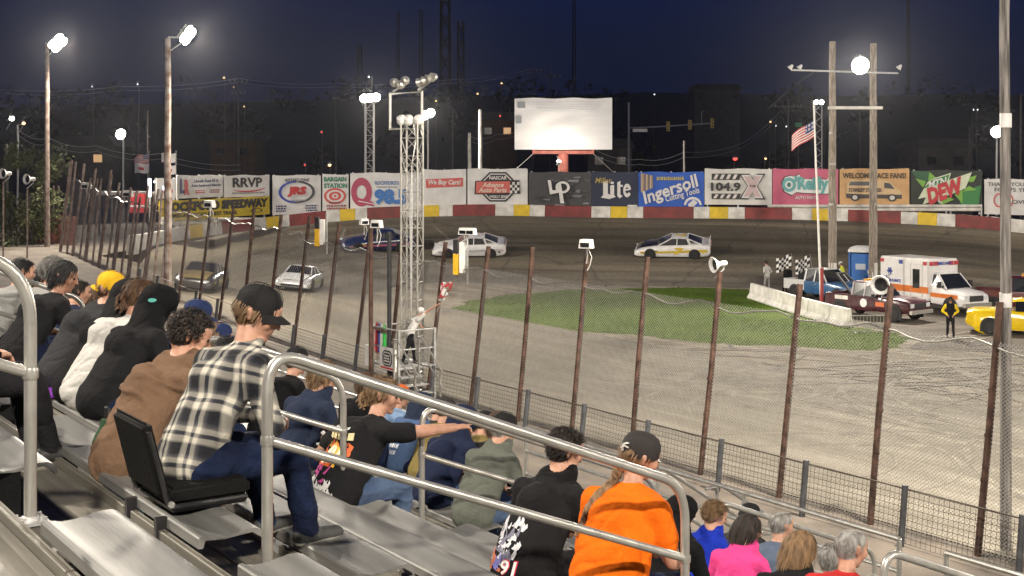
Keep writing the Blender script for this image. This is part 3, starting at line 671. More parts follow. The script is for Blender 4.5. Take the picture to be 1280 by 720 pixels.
    # big foreground pole
    b = uv(14.32, 20.75, .3); t = light_pole('thick pale timber pole at the right edge, nearest the stand', b, 15.4, .107, mat('bleached pole wood', (.13,.118,.11), .85, 0, .4, 5, .6, 30, col2=(.36,.335,.31), stretch=(3,3,.25)), 15.2, uv(24,40), PW*1.15, n=(4,2), size=.26, off=(.0,.35))
    for zz in (7.9, 4.6): MB().lathe([(0,-.13),(.107-.0014*zz+.01,-.13),(.107-.0014*zz+.01,.13),(0,.13)], 12).build('pole_band', white_p, t).location = (0,0,zz)
    light_pole('distant floodlight pole glowing beside the thick pale pole', gx(1246, 104), 10.0, .12, galv_grey, 10.0, uv(40,60), 2500, n=(1,1), size=.52, off=(-.1,-.3))
    t = thing('light_mast', 'slim lattice mast with two white lamps behind the infield flag', 'light mast', gx(1023, 112), 0, 'floodlight poles'); H = 12.6; mb = MB()
    for sx in (-.3,.3): mb.bar((sx,0,0), (sx,0,H), .08)
    for k in range(24): s = 1 if k % 2 else -1; mb.bar((-.3*s,0,H*k/24), (.3*s,0,H*(k+1)/24), .05)
    mb.build('mast_frame', galv_grey, t); flood_head(t, (0,-.2,H+.2), Vector((0,-1,-.2)), .22, lampw, (2,1), 2.1); spot('flood_light', t, (0,-.6,H+.2), gx(900,70), 3000)
    # small ones at the far left
    light_pole('short street light on a timber pole at the left edge', gx(8, 96), 8.9, .16, wood_dark, 10.8, gx(60,80), 900, n=(1,1), size=.2, off=(.45,-.1))
    light_pole('bent grey street light with dim head near the left edge', gx(22, 98), 10.4, .09, galv_grey, 10.5, gx(60,80), 0, n=(1,1), size=.14, off=(.5,-.1), lm=lampo)
    # floodlights behind the stand, out of the view, that light the crowd and the straight
    light_pole('floodlight pole behind the stand, to the left', uv(20, -6.5, 0), 19, .2, wood, 18.6, uv(9,6,4), 10500, n=(4,2), off=(.3,.3))
    light_pole('floodlight pole behind the stand, to the right', uv(-9, -6.0, 0), 19, .2, wood, 18.6, uv(7,7,4), 12500, n=(4,2), off=(.3,.3))
    light_pole('floodlight pole on the straight beyond the right edge', uv(-16, 21.2, .3), 15.4, .17, wood, 15.2, uv(12,38), 13000, n=(4,2), off=(0,.35))
    light_pole('floodlight pole behind the back straight beyond the right edge', uv(22, 76, 0), 14.5, .17, wood, 14.2, uv(35,45), PW*1.2, n=(4,2), off=(0,-.35))
lamps()
# ---------------------------------------------------------------- billboard
def billboard():
    d = 104; c = at(704, 187, d); t = thing('billboard', 'big white tarp covered billboard on a red steel frame', 'billboard', (c.x, c.y, 0)); z0 = c.z; w = 121.5/F*d; h = 64/F*d
    mb = MB(); n = 24; m = 14; g = []; r = random.Random(2)
    for i in range(n+1):
        for j in range(m+1):
            x = -w/2+w*i/n; z = z0+h*j/m; q = Vector((x*.55, z*.9, 3)); e = math.sin(PI*i/n)*math.sin(PI*j/m)
            g.append((x, -.35+.16*e*mnoise.noise(q)-.10*e*abs(math.sin((x*.45-z*1.3)*1.3)), z+.04*math.sin(x*2)*(j == m)))
    vs = g+[(x, -.2, z) for x, y, z in g]; fs = []; K = len(g)
    for i in range(n):
        for j in range(m): q = i*(m+1)+j; fs += [(q, q+m+1, q+m+2, q+1), (K+q, K+q+1, K+q+m+2, K+q+m+1)]
    for i in range(n):
        for j in (0, m): q = i*(m+1)+j; fs.append((q, q+m+1, K+q+m+1, K+q))
    for j in range(m):
        for i in (0, n): q = i*(m+1)+j; fs.append((q, q+1, K+q+1, K+q))
    mb.add(vs, fs); mb.build('tarp', mat('white tarp', (.80,.80,.80), .5, 0, .1, .6, .35, 2.5, stretch=(.5,1,1.6)), t)
    for x, y_, w_, h_ in ((-w/2+.55,h-.55,.62,.5),(-w/2+.35,h-1.75,.42,.6)): MB().box((x,-.46,z0+y_), (w_,.02,h_)).build('tape_patch', mat('grey tape', (.30,.32,.34), .6), t, smooth=0)
    for k in range(5): MB().box((.1*k,-.47-.004*k,z0+h*(.93-.045*k)), (w*(.86-.08*k),.012,.035+.01*(k%2))).build('printed_line', mat('faded print', (.62,.63,.68), .6), t, smooth=0)
    fb = MB(); fb.box((0,0,z0+h/2), (w,.3,h*.98)); fb.build('board_box', galv_grey, t)
    rs = mat('red primer steel', (.42,.13,.10), .65, 0, .25, 2, .1, 30)
    MB().box((0,0,z0-.22), (77/F*d,.35,.28)).build('support_beam', rs, t); MB().lathe([(.42,0),(.42,z0-.3),(0,z0-.3)], 14).build('column', rs, t)
    for s in (-1, 1): MB().bar((s*2.4,0,z0-.3), (s*2.4,0,z0+.05), .18).build('bracket', rs, t); MB().tube([(s*2.4,.1,z0-.3), (s*4.5,.3,z0-2.2)], .03, 5).build('guy_wire', galv_grey, t)
    MB().bar((-.5,0,z0-.5), (-.5,-3.9,z0-1.0), .08).build('lamp_arm', galv_grey, t)
    flood_head(t, (-.5,-4.0,z0-.95), Vector((.1,-.45,.9)), .2, lampm, (1,1)); spot('board_light', t, (-.5,-4.1,z0-.8), (c.x-.3, c.y-.3, z0+2.6), 520, 150)
billboard()
# ---------------------------------------------------------------- catch fence
LEAN = .12
def fence_top(u):
    P = [(-30,4.85),(14,4.9),(25,5.0),(36,5.15),(44,5.4),(52,5.65),(60,5.9),(66,6.2),(70,6.7),(75,7.2)]
    for a, b in zip(P, P[1:]):
        if u <= b[0]: return a[1]+(b[1]-a[1])*(u-a[0])/(b[0]-a[0])
    return P[-1][1]
def FP(u, z, v=20.0): return uv(u, v+LEAN*(z-fence_z(u)), z)
post_u = [ -12.46+2.44*k for k in range(37)]
def mesh_top(u): return fence_top(u)-.75 if u < 44 else fence_top(u)-.55
def catch_fence():
    t = thing('catch_fence', 'tall leaning chain link catch fence with rusty posts along the straight', 'fence')
    r = random.Random(4)
    for i, u in enumerate(post_u):
        if u > 76.5: break
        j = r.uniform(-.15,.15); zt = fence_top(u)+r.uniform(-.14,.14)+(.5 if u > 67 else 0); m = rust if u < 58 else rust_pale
        a = FP(u, fence_z(u)-.2); b = FP(u, zt); b = b+uv(r.uniform(-.12,.12), r.uniform(-.06,.06))
        mb = MB().tube([a, a.lerp(b,.5)+uv(r.uniform(-.03,.03),0), b], .068, 7)
        for k in range(5): q = a.lerp(b, .15+.17*k); mb.lathe([(.068,-.03),(.068,.03)], 7, q)
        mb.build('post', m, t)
    for i in range(14):
        u = 59.3+1.22*i
        if u > 76: break
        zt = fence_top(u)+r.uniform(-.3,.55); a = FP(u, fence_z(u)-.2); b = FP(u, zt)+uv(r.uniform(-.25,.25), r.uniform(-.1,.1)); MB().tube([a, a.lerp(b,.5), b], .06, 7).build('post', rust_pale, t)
    # chain link: zigzag strands, joined
    wm = MB(); vs = []; fs = []; w = .0068
    u0, u1 = -4.0, 76.0; pitch = .088
    def seg(a, b):
        ww = w*max(1, a.y/27); n = len(vs); d = uv(1,0)*ww
        vs.extend([a-d, a+d, b+d, b-d]); fs.append((n, n+1, n+2, n+3))
    k = 0; u = u0-6
    while u < u1:
        for s in (1, -1):
            # strand climbing at 45 degrees, clipped in steps of the fence
            if s == 1: ua, ub = u, u+4.6
            else: ua, ub = u+4.6, u
            N = 3; pr = None
            for i in range(N+1):
                uu = ua+(ub-ua)*i/N
                if uu < u0 or uu > u1: pr = None; continue
                z = fence_z(uu)+(mesh_top(uu)-fence_z(uu))*i/N; p = FP(uu, z)
                if pr is not None: seg(pr, p)
                pr = p
        u += pitch*(1 if u < 40 else 2)
    me = bpy.data.meshes.new('chain_link'); me.from_pydata(vs, [], fs); me.materials.append(wire); o = link('chain_link', me, t); o['kind'] = 'stuff'
    mb = MB()
    for kk, (lo, hi) in enumerate(((-4, 18), (18, 40), (40, 75))):
        pts = []; n = int((hi-lo)/.35)
        for i in range(n+1):
            uu = lo+(hi-lo)*i/n; ph = ((uu+12.0) % 2.44)/2.44; pts.append(FP(uu, mesh_top(uu)-.22*math.sin(PI*ph)*(.4+.6*abs(math.sin(uu*1.7)))+.02))
        mb.tube(pts, .02, 5)
    mb.build('top_cable', galv, t)
    return t
catch_fence()
def debris_fence():
    t = thing('debris_fence', 'low welded wire fence with short grey posts in front of the catch fence', 'fence'); pm = mat('dark galvanised post', (.075,.078,.085), .6, .3, .25, 6, .15, 40)
    V = 19.3; H = lambda u: .98 if u < 34 else .98
    for i, u in enumerate(post_u):
        uu = u+1.15
        if uu > 60: break
        a = uv(uu, V, fence_z(uu)-.15); b = uv(uu, V+.14, fence_z(uu)+1.08)
        MB().tube([a, b], .062, 8).build('post', pm, t)
    vs = []; fs = []; w = .0045
    def strand(a, b, dv):
        n = len(vs); vs.extend([a-dv, a+dv, b+dv, b-dv]); fs.append((n, n+1, n+2, n+3))
    Q = lambda u, h: uv(u, V+.12*h+.07, fence_z(u)+h)
    u = -4.0
    while u < 58: strand(Q(u,.02), Q(u,.98), uv(w,0)); u += .11 if u < 30 else .2
    for k in range(10):
        h = .02+.107*k; pts = [Q(-4+1.0*i, h-.012*math.sin(i*2.1)) for i in range(63)]
        for a, b in zip(pts, pts[1:]): strand(a, b, Vector((0,0,w)))
    me = bpy.data.meshes.new('welded_mesh'); me.from_pydata(vs, [], fs); me.materials.append(wire_dark); o = link('welded_mesh', me, t); o['kind'] = 'stuff'
    mb = MB(); mb.tube([Q(-4+1.0*i, 1.0) for i in range(63)], .016, 5); mb.build('top_wire', wire_dark, t)
debris_fence()
def apron():
    mb = MB(); pts = []
    for u in range(-20, 62, 3): pts.append((uv(u, 9.0, fence_z(u)-.08), uv(u, 20.6, fence_z(u)-.03)))
    for u in range(62, 112, 5): pts.append((uv(u, -2, min(2.45, fence_z(min(u,75)))-.08), uv(u, 20.6 if u < 76 else 21.6, min(2.45, fence_z(min(u,75)))-.03)))
    mb.quadstrip(pts); o = mb.build('apron', dirt); o['kind'] = 'structure'; o['label'] = 'ground strip between the stand and the fence'
apron()
# boxes, horns and caution lights on the posts
def post_at(i): return post_u[i]
def horn_speaker(label, p, face, s=1.0):
    t = thing('horn_speaker', label, 'loudspeaker', p, 0, 'loudspeakers on the fence posts'); q = Vector(face).normalized().to_track_quat('-Z','Z').to_matrix()
    mb = MB(); mb.lathe([(.03*s,.34*s),(.06*s,.33*s),(.07*s,.22*s),(.06*s,.16*s),(.09*s,.10*s),(.17*s,.0),(.20*s,-.04*s),(.19*s,-.05*s),(.14*s,.0)], 16, mtx=q); mb.build('horn', white_p, t)
    MB().lathe([(0,.12*s),(.05*s,.10*s),(.13*s,.02*s)], 12, mtx=q).build('horn_throat', black_m, t)
    b = MB(); b.tube([q @ Vector((0,0,.26*s)), q @ Vector((0,0,.26*s))+Vector((0,0,-.14*s)), Vector((0,0,-.34*s))], .02, 6); b.build('bracket', galv_grey, t)
    return t
def lamp_box(label, p, rz, s=1.0, two=False):
    t = thing('fence_light', label, 'light box', p, rz, 'box lights on the fence posts')
    s *= .78
    for k in range(2 if two else 1):
        x = k*.32*s
        mb = MB(); mb.prism([(x-.2*s,-.1*s),(x+.2*s,-.1*s),(x+.16*s,.16*s),(x-.16*s,.16*s)], -.12*s, .12*s); h = mb.build('housing', white_p, t); MB().box((x,-.125*s,.0), (.28*s,.012,.13*s)).build('lens', glass_d, h)
    b = MB(); b.tube([(0,0,-.1*s),(0.02,.02,-.3*s),(.0,0,-.55*s)], .025*s, 6); b.build('bracket', galv, t)
    b = MB(); b.tube([(.06*s,0,-.1*s),(.16*s,.02,-.35*s),(.1*s,.02,-.6*s),(.02*s,0,-.75*s)], .012*s, 5); b.build('cable', white_p, t)
    return t
def caution_light(label, p, rz):
    t = thing('caution_light', label, 'signal light', p, rz, 'caution lights on the fence')
    MB().box((.0,0,0), (.15,.14,.92)).build('housing', white_p, t); MB().box((-.2,0,-.2), (.15,.14,.62)).build('amber_lens', mat('amber lens', (.75,.45,.03), .3, 0, .1, 6), t); MB().box((-.2,0,.33), (.15,.14,.42)).build('dark_lens', black_p, t); MB().bar((.14,.05,-.8), (.14,.05,.7), .05).build('bracket', galv_grey, t)
def at_post(px):
    # fence point nearest a picture column: u from the geometry of the fence line
    d = 1600*20.4/(CA*(px+450)); return (d-SA*20.4)/CA
def fp_px(px, py):
    d = 1600*20.45/(CA*(px+450)); p = at(px, py, d); return p
def fence_items():
    horn_speaker('white horn speaker on the sixth fence post from the right, pointing left', fp_px(893, 331), (-.9,-.35,-.1), .95)
    horn_speaker('white horn speaker turned to the stand on the post by the maroon pickup', fp_px(1101, 356), (-.5,-.8,-.1), 1.0)
    lamp_box('white box light with hanging cables on a post left of the white race car gap', fp_px(733, 306), -.5, 1.15)
    lamp_box('white twin box light above the black and yellow caution light', fp_px(580, 290), -.5, 1.0, True)
    lamp_box('white box light on the post left of the flag tower', fp_px(471, 281), -.4, 1.25)
    lamp_box('white box light leaning over the wire just left of the tower box', fp_px(455, 278), .5, 1.0)
    lamp_box('small white box light in front of the yellow speedway banner', fp_px(262, 256), -.4, 1.5)
    lamp_box('small white box light on a far post under the flags', fp_px(160, 243), -.4, 1.6)
    lamp_box('small white box light on a far post left of the banner wall', fp_px(108, 233), -.4, 1.7)
    caution_light('tall caution light with amber lens in the middle of the fence', fp_px(578, 322), -.3)
    caution_light('smaller caution light with amber lens near the restart banner', fp_px(403, 290), -.3)
    for px, y, lab in ((34, 226, 'white horn speaker on a thin pole by the tree at left'), (4, 219, 'white horn speaker on a thin pole at the left edge')):
        d = 70; t = horn_speaker(lab, at(px, y-2, d), (-.5,-.8,0), 1.5); p = at(px, y, d)
        pl = MB().tube([(0,0,-.45), (0,0,-p.z+.0)], .05, 7).build('pole', rust_pale, t)
fence_items()
# ---------------------------------------------------------------- flag stand with its lattice tower
def flag_tower():
    d = 40; c = gx(515, d, fence_z(33)); t = thing('lattice_tower', 'pale steel lattice tower rising from the flag stand with an open frame on top', 'tower', c, -.25)
    z = lambda y: CZ-(y-205)/F*d-c.z; H = z(150); w = .27
    for sx in (-1,1):
        for sy in (-1,1): MB().tube([(sx*w,sy*w,0),(sx*w,sy*w,H)], .030, 8).build('tower_leg', galv, t)
    n = 15; P = [(-w,-w),(w,-w),(w,w),(-w,w)]
    for f in range(4):
        mb = MB()
        for k in range(n):
            z0, z1 = H*k/n, H*(k+1)/n; a, b = P[f], P[(f+1) % 4]
            mb.tube([(*a,z0),(*b,z0)], .015, 5); mb.tube([(*a,z0),(*b,z1)] if k % 2 else [(*b,z0),(*a,z1)], .014, 5)
            if k % 3 == 0: mb.tube([(*b,z0),(*a,z1)] if k % 2 else [(*a,z0),(*b,z1)], .018, 5)
        mb.build('tower_bracing', galv, t)
    zl, zt = z(161), z(115); x0, x1 = (486-515)/F*d, (528-515)/F*d
    MB().tube([(x0,0,zl),(x1,0,zl),(x1,0,zt),(x0,0,zt-.05)], .055, 8, closed=True).build('top_frame', white_dirty, t)
    for dx in (-.28, -.05, .28):
        mb = MB(); mb.lathe([(.02,.16),(.14,.13),(.17,0),(.13,-.09),(.04,-.12)], 12); o = mb.build('unlit_lamp', white_p, t); o.location = (dx, -.15, z(151)); o.rotation_euler = (.7, .3*dx, 0)
    # unlit flood lamps on the top bar
    for k, (px, py) in enumerate(((492,103),(500,106),(507,101),(525,104),(531,102),(537,100),(545,98))):
        mb = MB(); mb.lathe([(.03,.18),(.10,.15),(.14,.03),(.15,0),(.12,.02),(0,.06)], 12); o = mb.build('unlit_lamp', galv, t); o.location = ((px-515)/F*d, -.05*k, z(py)); o.rotation_euler = (1.3, .6 if px > 515 else -.5, .4*k)
    MB().bar(((523-515)/F*d,0,z(113)), ((546-515)/F*d,0,z(97)), .07).build('lamp_arm', galv_grey, t)
    MB().bar(((490-515)/F*d,0,z(114)), ((510-515)/F*d,0,z(103)), .05).build('lamp_arm', galv_grey, t)
    cb = MB()
    for k in range(4): cb.tube([(.1+.03*k,-.2,z(152)), (.2+.04*math.sin(k),-.25,z(175)), (.12,-.36,z(205)), (.05+.03*k,-.37,z(260)), (.1,-.37,z(420))], .013, 5)
    cb.build('cable', galv_grey, t)
    return t
flag_tower()
def flag_stand():
    d = 39; c = gx(497, d, fence_z(33)); t = thing('flag_stand', 'caged flag stand platform with a white sign beside the lattice tower', 'flag stand', c, ROT)
    z = lambda y: CZ-(y-205)/F*d-c.z
    fl = .95
    MB().box((0,.2,fl), (1.7,1.3,.07)).build('platform', galv_grey, t)
    for x in (-.82,.82):
        for y in (-.42,.82): MB().bar((x,y,-.3),(x,y,fl+1.15), .07).build('post', galv_grey, t)
    for zz in (fl+.55, fl+1.12):
        MB().tube([(-.82,-.42,zz),(.82,-.42,zz),(.82,.82,zz),(-.82,.82,zz)], .025, 6, closed=True).build('guard_rail', galv_grey, t)
    g = MB()
    for k in range(17): x = -.8+.1*k; g.bar((x,.82,fl),(x,.82,fl+1.1), .008); 
    for k in range(11): g.bar((-.82,.82,fl+.1*k),(.82,.82,fl+.1*k), .008)
    g.build('cage_mesh', galv_grey, t)
    # white sign facing the stand
    sg = MB().box((.30,-.50,fl+.24), (.98,.04,.66)).build('sign_board', white_p, t)
    o = MB(); 
    def rr(x, zc, w, h, k): return [(x-w+k,zc-h),(x+w-k,zc-h),(x+w,zc-h+k),(x+w,zc+h-k),(x+w-k,zc+h),(x-w+k,zc+h),(x-w,zc+h-k),(x-w,zc-h+k)]
    o.prism(rr(.3,fl+.26,.30,.24,.12), -.531, -.524); o.build('badge', pal(BLK), sg, smooth=0)
    o = MB().prism(rr(.3,fl+.26,.25,.19,.09), -.537, -.532); o.build('badge', pal(WHT), sg, smooth=0)
    o = MB().prism(rr(.3,fl+.26,.22,.16,.08), -.543, -.538); o.build('badge', pal(BLK), sg, smooth=0)
    o = MB(); r = random.Random(3)
    for k in range(3):
        x = .14
        while x < .44: w = r.uniform(.03,.06); o.box((x+w/2,-.545,fl+.34-.08*k), (w,.004,.045)); x += w+.012
    o.build('badge_print', pal(WHT), sg, smooth=0)['kind'] = 'stuff'
    o = MB().box((.3,-.523,fl-.035), (.84,.004,.055)); o.build('red_strip', pal(RED), sg, smooth=0)
    # flags furled in the holder
    for k, (x, col) in enumerate(((-.62,(.62,.04,.05)),(-.52,(.05,.10,.42)),(-.38,(.72,.7,.66)),(-.22,(.03,.38,.06)),(-.70,(.62,.04,.05)))):
        f = thing('furled_flag', ('bright red', 'blue', 'white', 'green', 'second red')[k]+' racing flag standing furled in the flag stand rack', 'flag', c+Matrix.Rotation(ROT,3,'Z') @ Vector((x,-.36,fl)), ROT+.2*k, 'furled flags in the rack')
        MB().tube([(0,0,0),(.02,0,1.25)], .012, 6).build('flag_staff', wood, f)
        mb = MB(); rg = []
        for i in range(7):
            h = 1.2-.85*i/6; rg.append([((.035+.05*i/6)*math.cos(a)*(1+.35*math.sin(3*a+i))+.02+.02*i*.3, (.03+.04*i/6)*math.sin(a), h+.04*math.sin(2*a)) for a in [2*PI*q/10 for q in range(10)]])
        mb.loft(rg); mb.build('flag_cloth', mat('flag cloth '+str(k), col, .8, 0, .15, 12, .2, 30), f)
    # tall cage posts left of the platform carrying the lights
    for px, top in ((464, 285), (487, 290)):
        x = (px-497)/F*d; u = Vector((0,0,0))
        p = MB().tube([Matrix.Rotation(-ROT,3,'Z') @ Vector((x,-.1,-.3)), Matrix.Rotation(-ROT,3,'Z') @ Vector((x,-.1,z(top)))], .07, 8).build('cage_post', rust if px < 480 else black_m, t)
    p = MB().bar(Matrix.Rotation(-ROT,3,'Z') @ Vector(((464-497)/F*d,-.1,z(408))), Matrix.Rotation(-ROT,3,'Z') @ Vector(((489-497)/F*d,-.1,z(416))), .07).build('cage_brace', rust, t)
    # stairs with rails on the stand side
    st = MB()
    for k in range(4): st.box((1.15+.28*k,-.2,fl-.2*(k+1)), (.26,.8,.04))
    st.build('stair_tread', galv_grey, t)
    for y in (-.62,.22):
        for h in (.45,.9): MB().tube([(.85,y,fl+h),(1.1,y,fl+h),(2.2,y,fl-.8+h),(2.35,y,fl-.8+h-.1)], .026, 6).build('stair_rail', galv, t)
        for x in (.9,2.15): MB().bar((x,y,fl+.9 if x < 1 else fl+.1),(x,y,-.2), .05).build('stair_post', galv, t)
    b = MB().box((-.95,-.5,fl+.2), (.30,.08,.62)).build('white_cabinet', white_p, t)
    return c, fl
FSC, FSL = flag_stand()
# ---------------------------------------------------------------- grandstand
RUN, RISE = .70, .27
def vr(k): return 1.116+RUN*k
def zs(k): return CZ-(1.2+RISE*k)           # seat top
def zt(k): return zs(k)-.36                 # foot tread
KMIN, KMAX = -3, 13
def grandstand():
    t = thing('grandstand', 'stepped aluminium grandstand with bench seats running down to the fence', 'grandstand', uv(6, 4, zt(4)), ROT)
    inv = Matrix.Rotation(-ROT, 3, 'Z')
    def loc(u, v, z): return inv @ (uv(u, v, z)-Vector(t.location))
    prof = [(0,-.045),(0,-.006),(.006,.001),(.018,.002),(.03,-.004),(.07,-.013),(.11,-.012),(.16,-.004),(.205,.004),(.24,.003),(.262,-.006),(.278,-.022),(.282,-.045),(.272,-.052),(.262,-.036),(.225,-.012),(.11,-.022),(.03,-.016),(.02,-.045)]
    cache = {}
    def seat(u0, u1, k, m=alu):
        key = (round(u1-u0, 2), m.name)
        if key not in cache:
            mb = MB(); L = u1-u0; rings = [[(-x, y, z) for y, z in prof] for x in (0, L)]
            # local: x runs toward -u
            mb.loft(rings); cache[key] = mb.mesh('seat_plank', m, 30)
        o = link('seat_plank', cache[key], t, loc(u0, vr(k), zs(k)))
        return o
    tread = {}
    def plank(name, u0, u1, v, w, z, th=.03, m=alu_dirty):
        key = (name, round(u1-u0, 2), round(w, 3), th, m.name)
        if key not in tread:
            L = u1-u0; mb = MB(); ns = 3; rg = []
            pr = [(0,-th),(0,-.003),(.003,0)]
            for i in range(ns): a = .012+(w-.024)*(i+.5)/ns; pr += [(a-.004,0),(a-.002,-.0007),(a+.002,-.0007),(a+.004,0)]
            pr += [(w-.003,0),(w,-.003),(w,-th)]
            mb.loft([[(-x, y, zz) for y, zz in pr] for x in (0, L)]); tread[key] = mb.mesh(name, m, 30)
        return link(name, tread[key], t, loc(u0, v, z))
    for k in range(KMIN, KMAX+1):
        e0 = 5.3 if k == 0 else 4.85
        for a, b in ((-3.0, 4.45), (e0, 7.67), (8.3, 11.6), (12.25, 18.2), (18.25, 24.2), (24.25, 30.0)):
            if k > 4 and b < 2: continue
            seat(a, b, k)
        for j, (v0, w) in enumerate(((vr(k)-.02, .225), (vr(k)+.212, .225), (vr(k)+.444, .22))):
            for a, b in ((-3.0, 5.98), (6.0, 13.98), (14.0, 30.0)): plank('tread_plank', a, b, v0, w, zt(k))
        # toe board closing the gap under the next seat
        for a, b in ((-3.0, 4.0), (4.02, 5.58), (5.68, 12.0), (12.03, 30.0)):
            plank('toe_board', a, b, vr(k+1)-.035, .03, zs(k+1)-.05, th=.015)
            tb = MB()
        if k <= 9:
            us = [x for x in (.6, 2.4, 4.2, 5.63, 7.3, 8.7, 10.2, 11.3, 13, 15, 17, 19, 21)]
            for u in us:
                key = ('br',)
                if key not in tread:
                    mb = MB(); mb.box((0,.13,-.20), (.05,.16,.30)); mb.box((0,.13,-.055), (.06,.22,.012)); tread[key] = mb.mesh('seat_bracket', black_m, 0)
                link('seat_bracket', tread[key], t, loc(u, vr(k), zs(k)))
    for k in range(KMIN, KMAX+1):                # wide closure board behind each row's feet
        for a, b in ((-3.0, 5.58), (5.68, 30.0)):
            key = ('cl', round(b-a,2))
            if key not in tread:
                mb = MB(); mb.box((-(b-a)/2, 0, -.045), (b-a, .014, .08)); tread[key] = mb.mesh('closure_board', alu_dirty, 0)
            link('closure_board', tread[key], t, loc(a, vr(k+1)-.028, zs(k+1)-.055))
    # aisle half steps with dark squares that paint in the shade of gaps
    gp = mat('dark gap shade', (.045,.030,.022), .8, 0, .3, 30, .2, 200)
    for ua, ub in ((4.50, 5.22), (7.72, 8.26), (11.65, 12.2)):
        for k in range(KMIN, KMAX):
            if ua < 5 and k in (0, 1, 2): 
                pass
            w = ub-ua-.04 if ua > 5 else .32
            mb = MB(); mb.box((0,0,-.07), (w,.26,.14)); o = mb.build('aisle_step', alu_dirty, t, loc((ua+ub)/2-(0 if ua > 5 else .18), vr(k)+.14, zt(k)+.15), smooth=0)
            MB().box((0,.05,.004), (w*.55,.11,.006)).build('gap_shade', gp, o, smooth=0)
    # legs under the front edge and a skirt
    for u in range(-2, 30, 4):
        for k in (4, 8, 12):
            MB().bar((0,0,0), (0,0,zt(k)-.05), .08).build('support_leg', galv_grey, t, loc(u, vr(k)+.3, 0) )
    return t
grandstand()
def rtop(v): return CZ-(.80+.386*(v-2.23))
def handrail(label, u, v0, v1, bend=.14, r=.0225, ends=(1,1), zb0=None, zb1=None, mid=.36):
    t = thing('handrail', label, 'handrail', uv(u, v0, (zb0 if zb0 is not None else rtop(v0)-1.0)), ROT, 'aisle handrails')
    inv = Matrix.Rotation(-ROT, 3, 'Z'); L = lambda v, z: inv @ (uv(u, v, z)-Vector(t.location))
    def tread_z(v): return zt(int(math.floor((v-1.096)/RUN)))
    z0 = zb0 if zb0 is not None else tread_z(v0); z1 = zb1 if zb1 is not None else tread_z(v1)
    def arc(p0, p1, p2, n=7): return [Vector(p0)*(1-s)**2+Vector(p1)*2*s*(1-s)+Vector(p2)*s*s for s in [i/n for i in range(n+1)]]
    sl = -.386
    A0, A1, A2 = L(v0, rtop(v0)-bend*1.3), L(v0, rtop(v0)), L(v0+bend, rtop(v0+bend))
    B0, B1, B2 = L(v1-bend, rtop(v1-bend)), L(v1, rtop(v1)), L(v1, rtop(v1)-bend*1.3)
    path = arc(A0, A1, A2)+arc(B0, B1, B2)
    MB().tube(path, r, 14, caps=False).build('top_rail', galv, t, smooth=60)
    for v, z, top in ((v0, z0, A0), (v1, z1, B2)):
        MB().tube([L(v, z+.01), top+Vector((0,0,.004))], r, 14).build('post', galv, t, smooth=60)
        fp = MB().box(L(v, z+.006), (.11,.11,.012)); 
        for i in (-1,1):
            for j in (-1,1): fp.lathe([(.009,0),(.009,.012),(0,.014)], 6, L(v, z+.012)+Vector((i*.04,j*.04,0)))
        fp.lathe([(.034,0),(.030,.012),(r+.002,.016)], 12, L(v, z+.012)); fp.build('base_plate', galv_grey, t)
    a, b = L(v0, rtop(v0)-mid), L(v1, rtop(v1)-mid)
    MB().tube([a, b], r*.88, 12).build('mid_rail', galv, t, smooth=60)
    for p in (a, b): MB().lathe([(r*1.15,-.02),(r*1.25,-.012),(r*1.25,.012),(r*1.15,.02)], 14, p).build('weld_collar', galv, t)
    return t
handrail('near handrail entering from the left edge, its end post beside the empty bench', 4.72, -1.3, 1.149, zb1=zt(0)+.285)
handrail('long handrail in the middle foreground, in front of the orange shirt', 4.72, 2.05, 4.25)
handrail('bright handrail end at the bottom edge below the bald man in red', 4.72, 5.72, 8.1)
handrail('handrail with a narrow bend in front of the blue lettered tee', 8.02, 4.68, 6.9)
handrail('handrail beside the dark jeans of the seated man in plaid, behind the long rail', 8.02, 3.02, 4.05)
handrail('handrail ending in a bend behind the man in the black tee at left', 11.9, 2.45, 3.38)
handrail('handrail low on the stand left of the blue hoodie', 8.02, 7.6, 9.6)
def front_rails():
    k = KMAX; vz = vr(k+1)+.25
    for u0, u1, dv, lab in ((9, 16, 0, 'long level guard rail along the front of the stand, right part'), (16.6, 27, 0, 'long level guard rail along the front of the stand, left part'), (5.2, 8.4, .0, 'short level guard rail along the front of the stand by the pink hoodie')):
        t = thing('guard_rail', lab, 'guard rail', uv(u0, vz+dv, zt(k)), ROT, 'front guard rails'); L = u1-u0
        for h in (.35, .7, 1.05): MB().tube([(0,0,h),(-L,0,h)], .026, 8).build('rail_tube', galv, t)
        n = int(L/1.8)
        for i in range(n+1): MB().tube([(-L*i/n,0,-.3),(-L*i/n,0,1.05)], .028, 8).build('post', galv, t)
    # stairs to the ground with rails
    t = thing('access_stair', 'metal access stair with pipe rails going down to the fence', 'stair', uv(12.6, vz+.2, zt(k)), ROT)
    for i in range(7): MB().box((0,.14+.28*i,-.17*(i+1)), (1.1,.27,.035)).build('stair_tread', galv_grey, t, smooth=0)
    for x in (-.58,.58):
        for h in (.5,.95): MB().tube([(x,-.2,h),(x,.1,h),(x,2.0,h-1.2),(x,2.25,h-1.25)], .024, 8).build('stair_rail', galv, t)
        for y, z in ((0,0),(1.0,-.62),(1.95,-1.2)): MB().tube([(x,y,z-.1),(x,y,z+.93)], .024, 8).build('stair_post', galv, t)
        MB().bar((x,0,-.15),(x,2.1,-1.42), .04, .16).build('stringer', galv_grey, t)
    # solid walkway at the front
    w = MB(); w.box((0,0,-.03), (30,.9,.05)); o = w.build('walkway', alu_dirty); o.location = uv(12, vr(k+1)+.42, zt(k)-.27); o.rotation_euler = (0,0,ROT); tag(o, 'narrow metal walkway along the bottom of the stand', 'walkway')
front_rails()
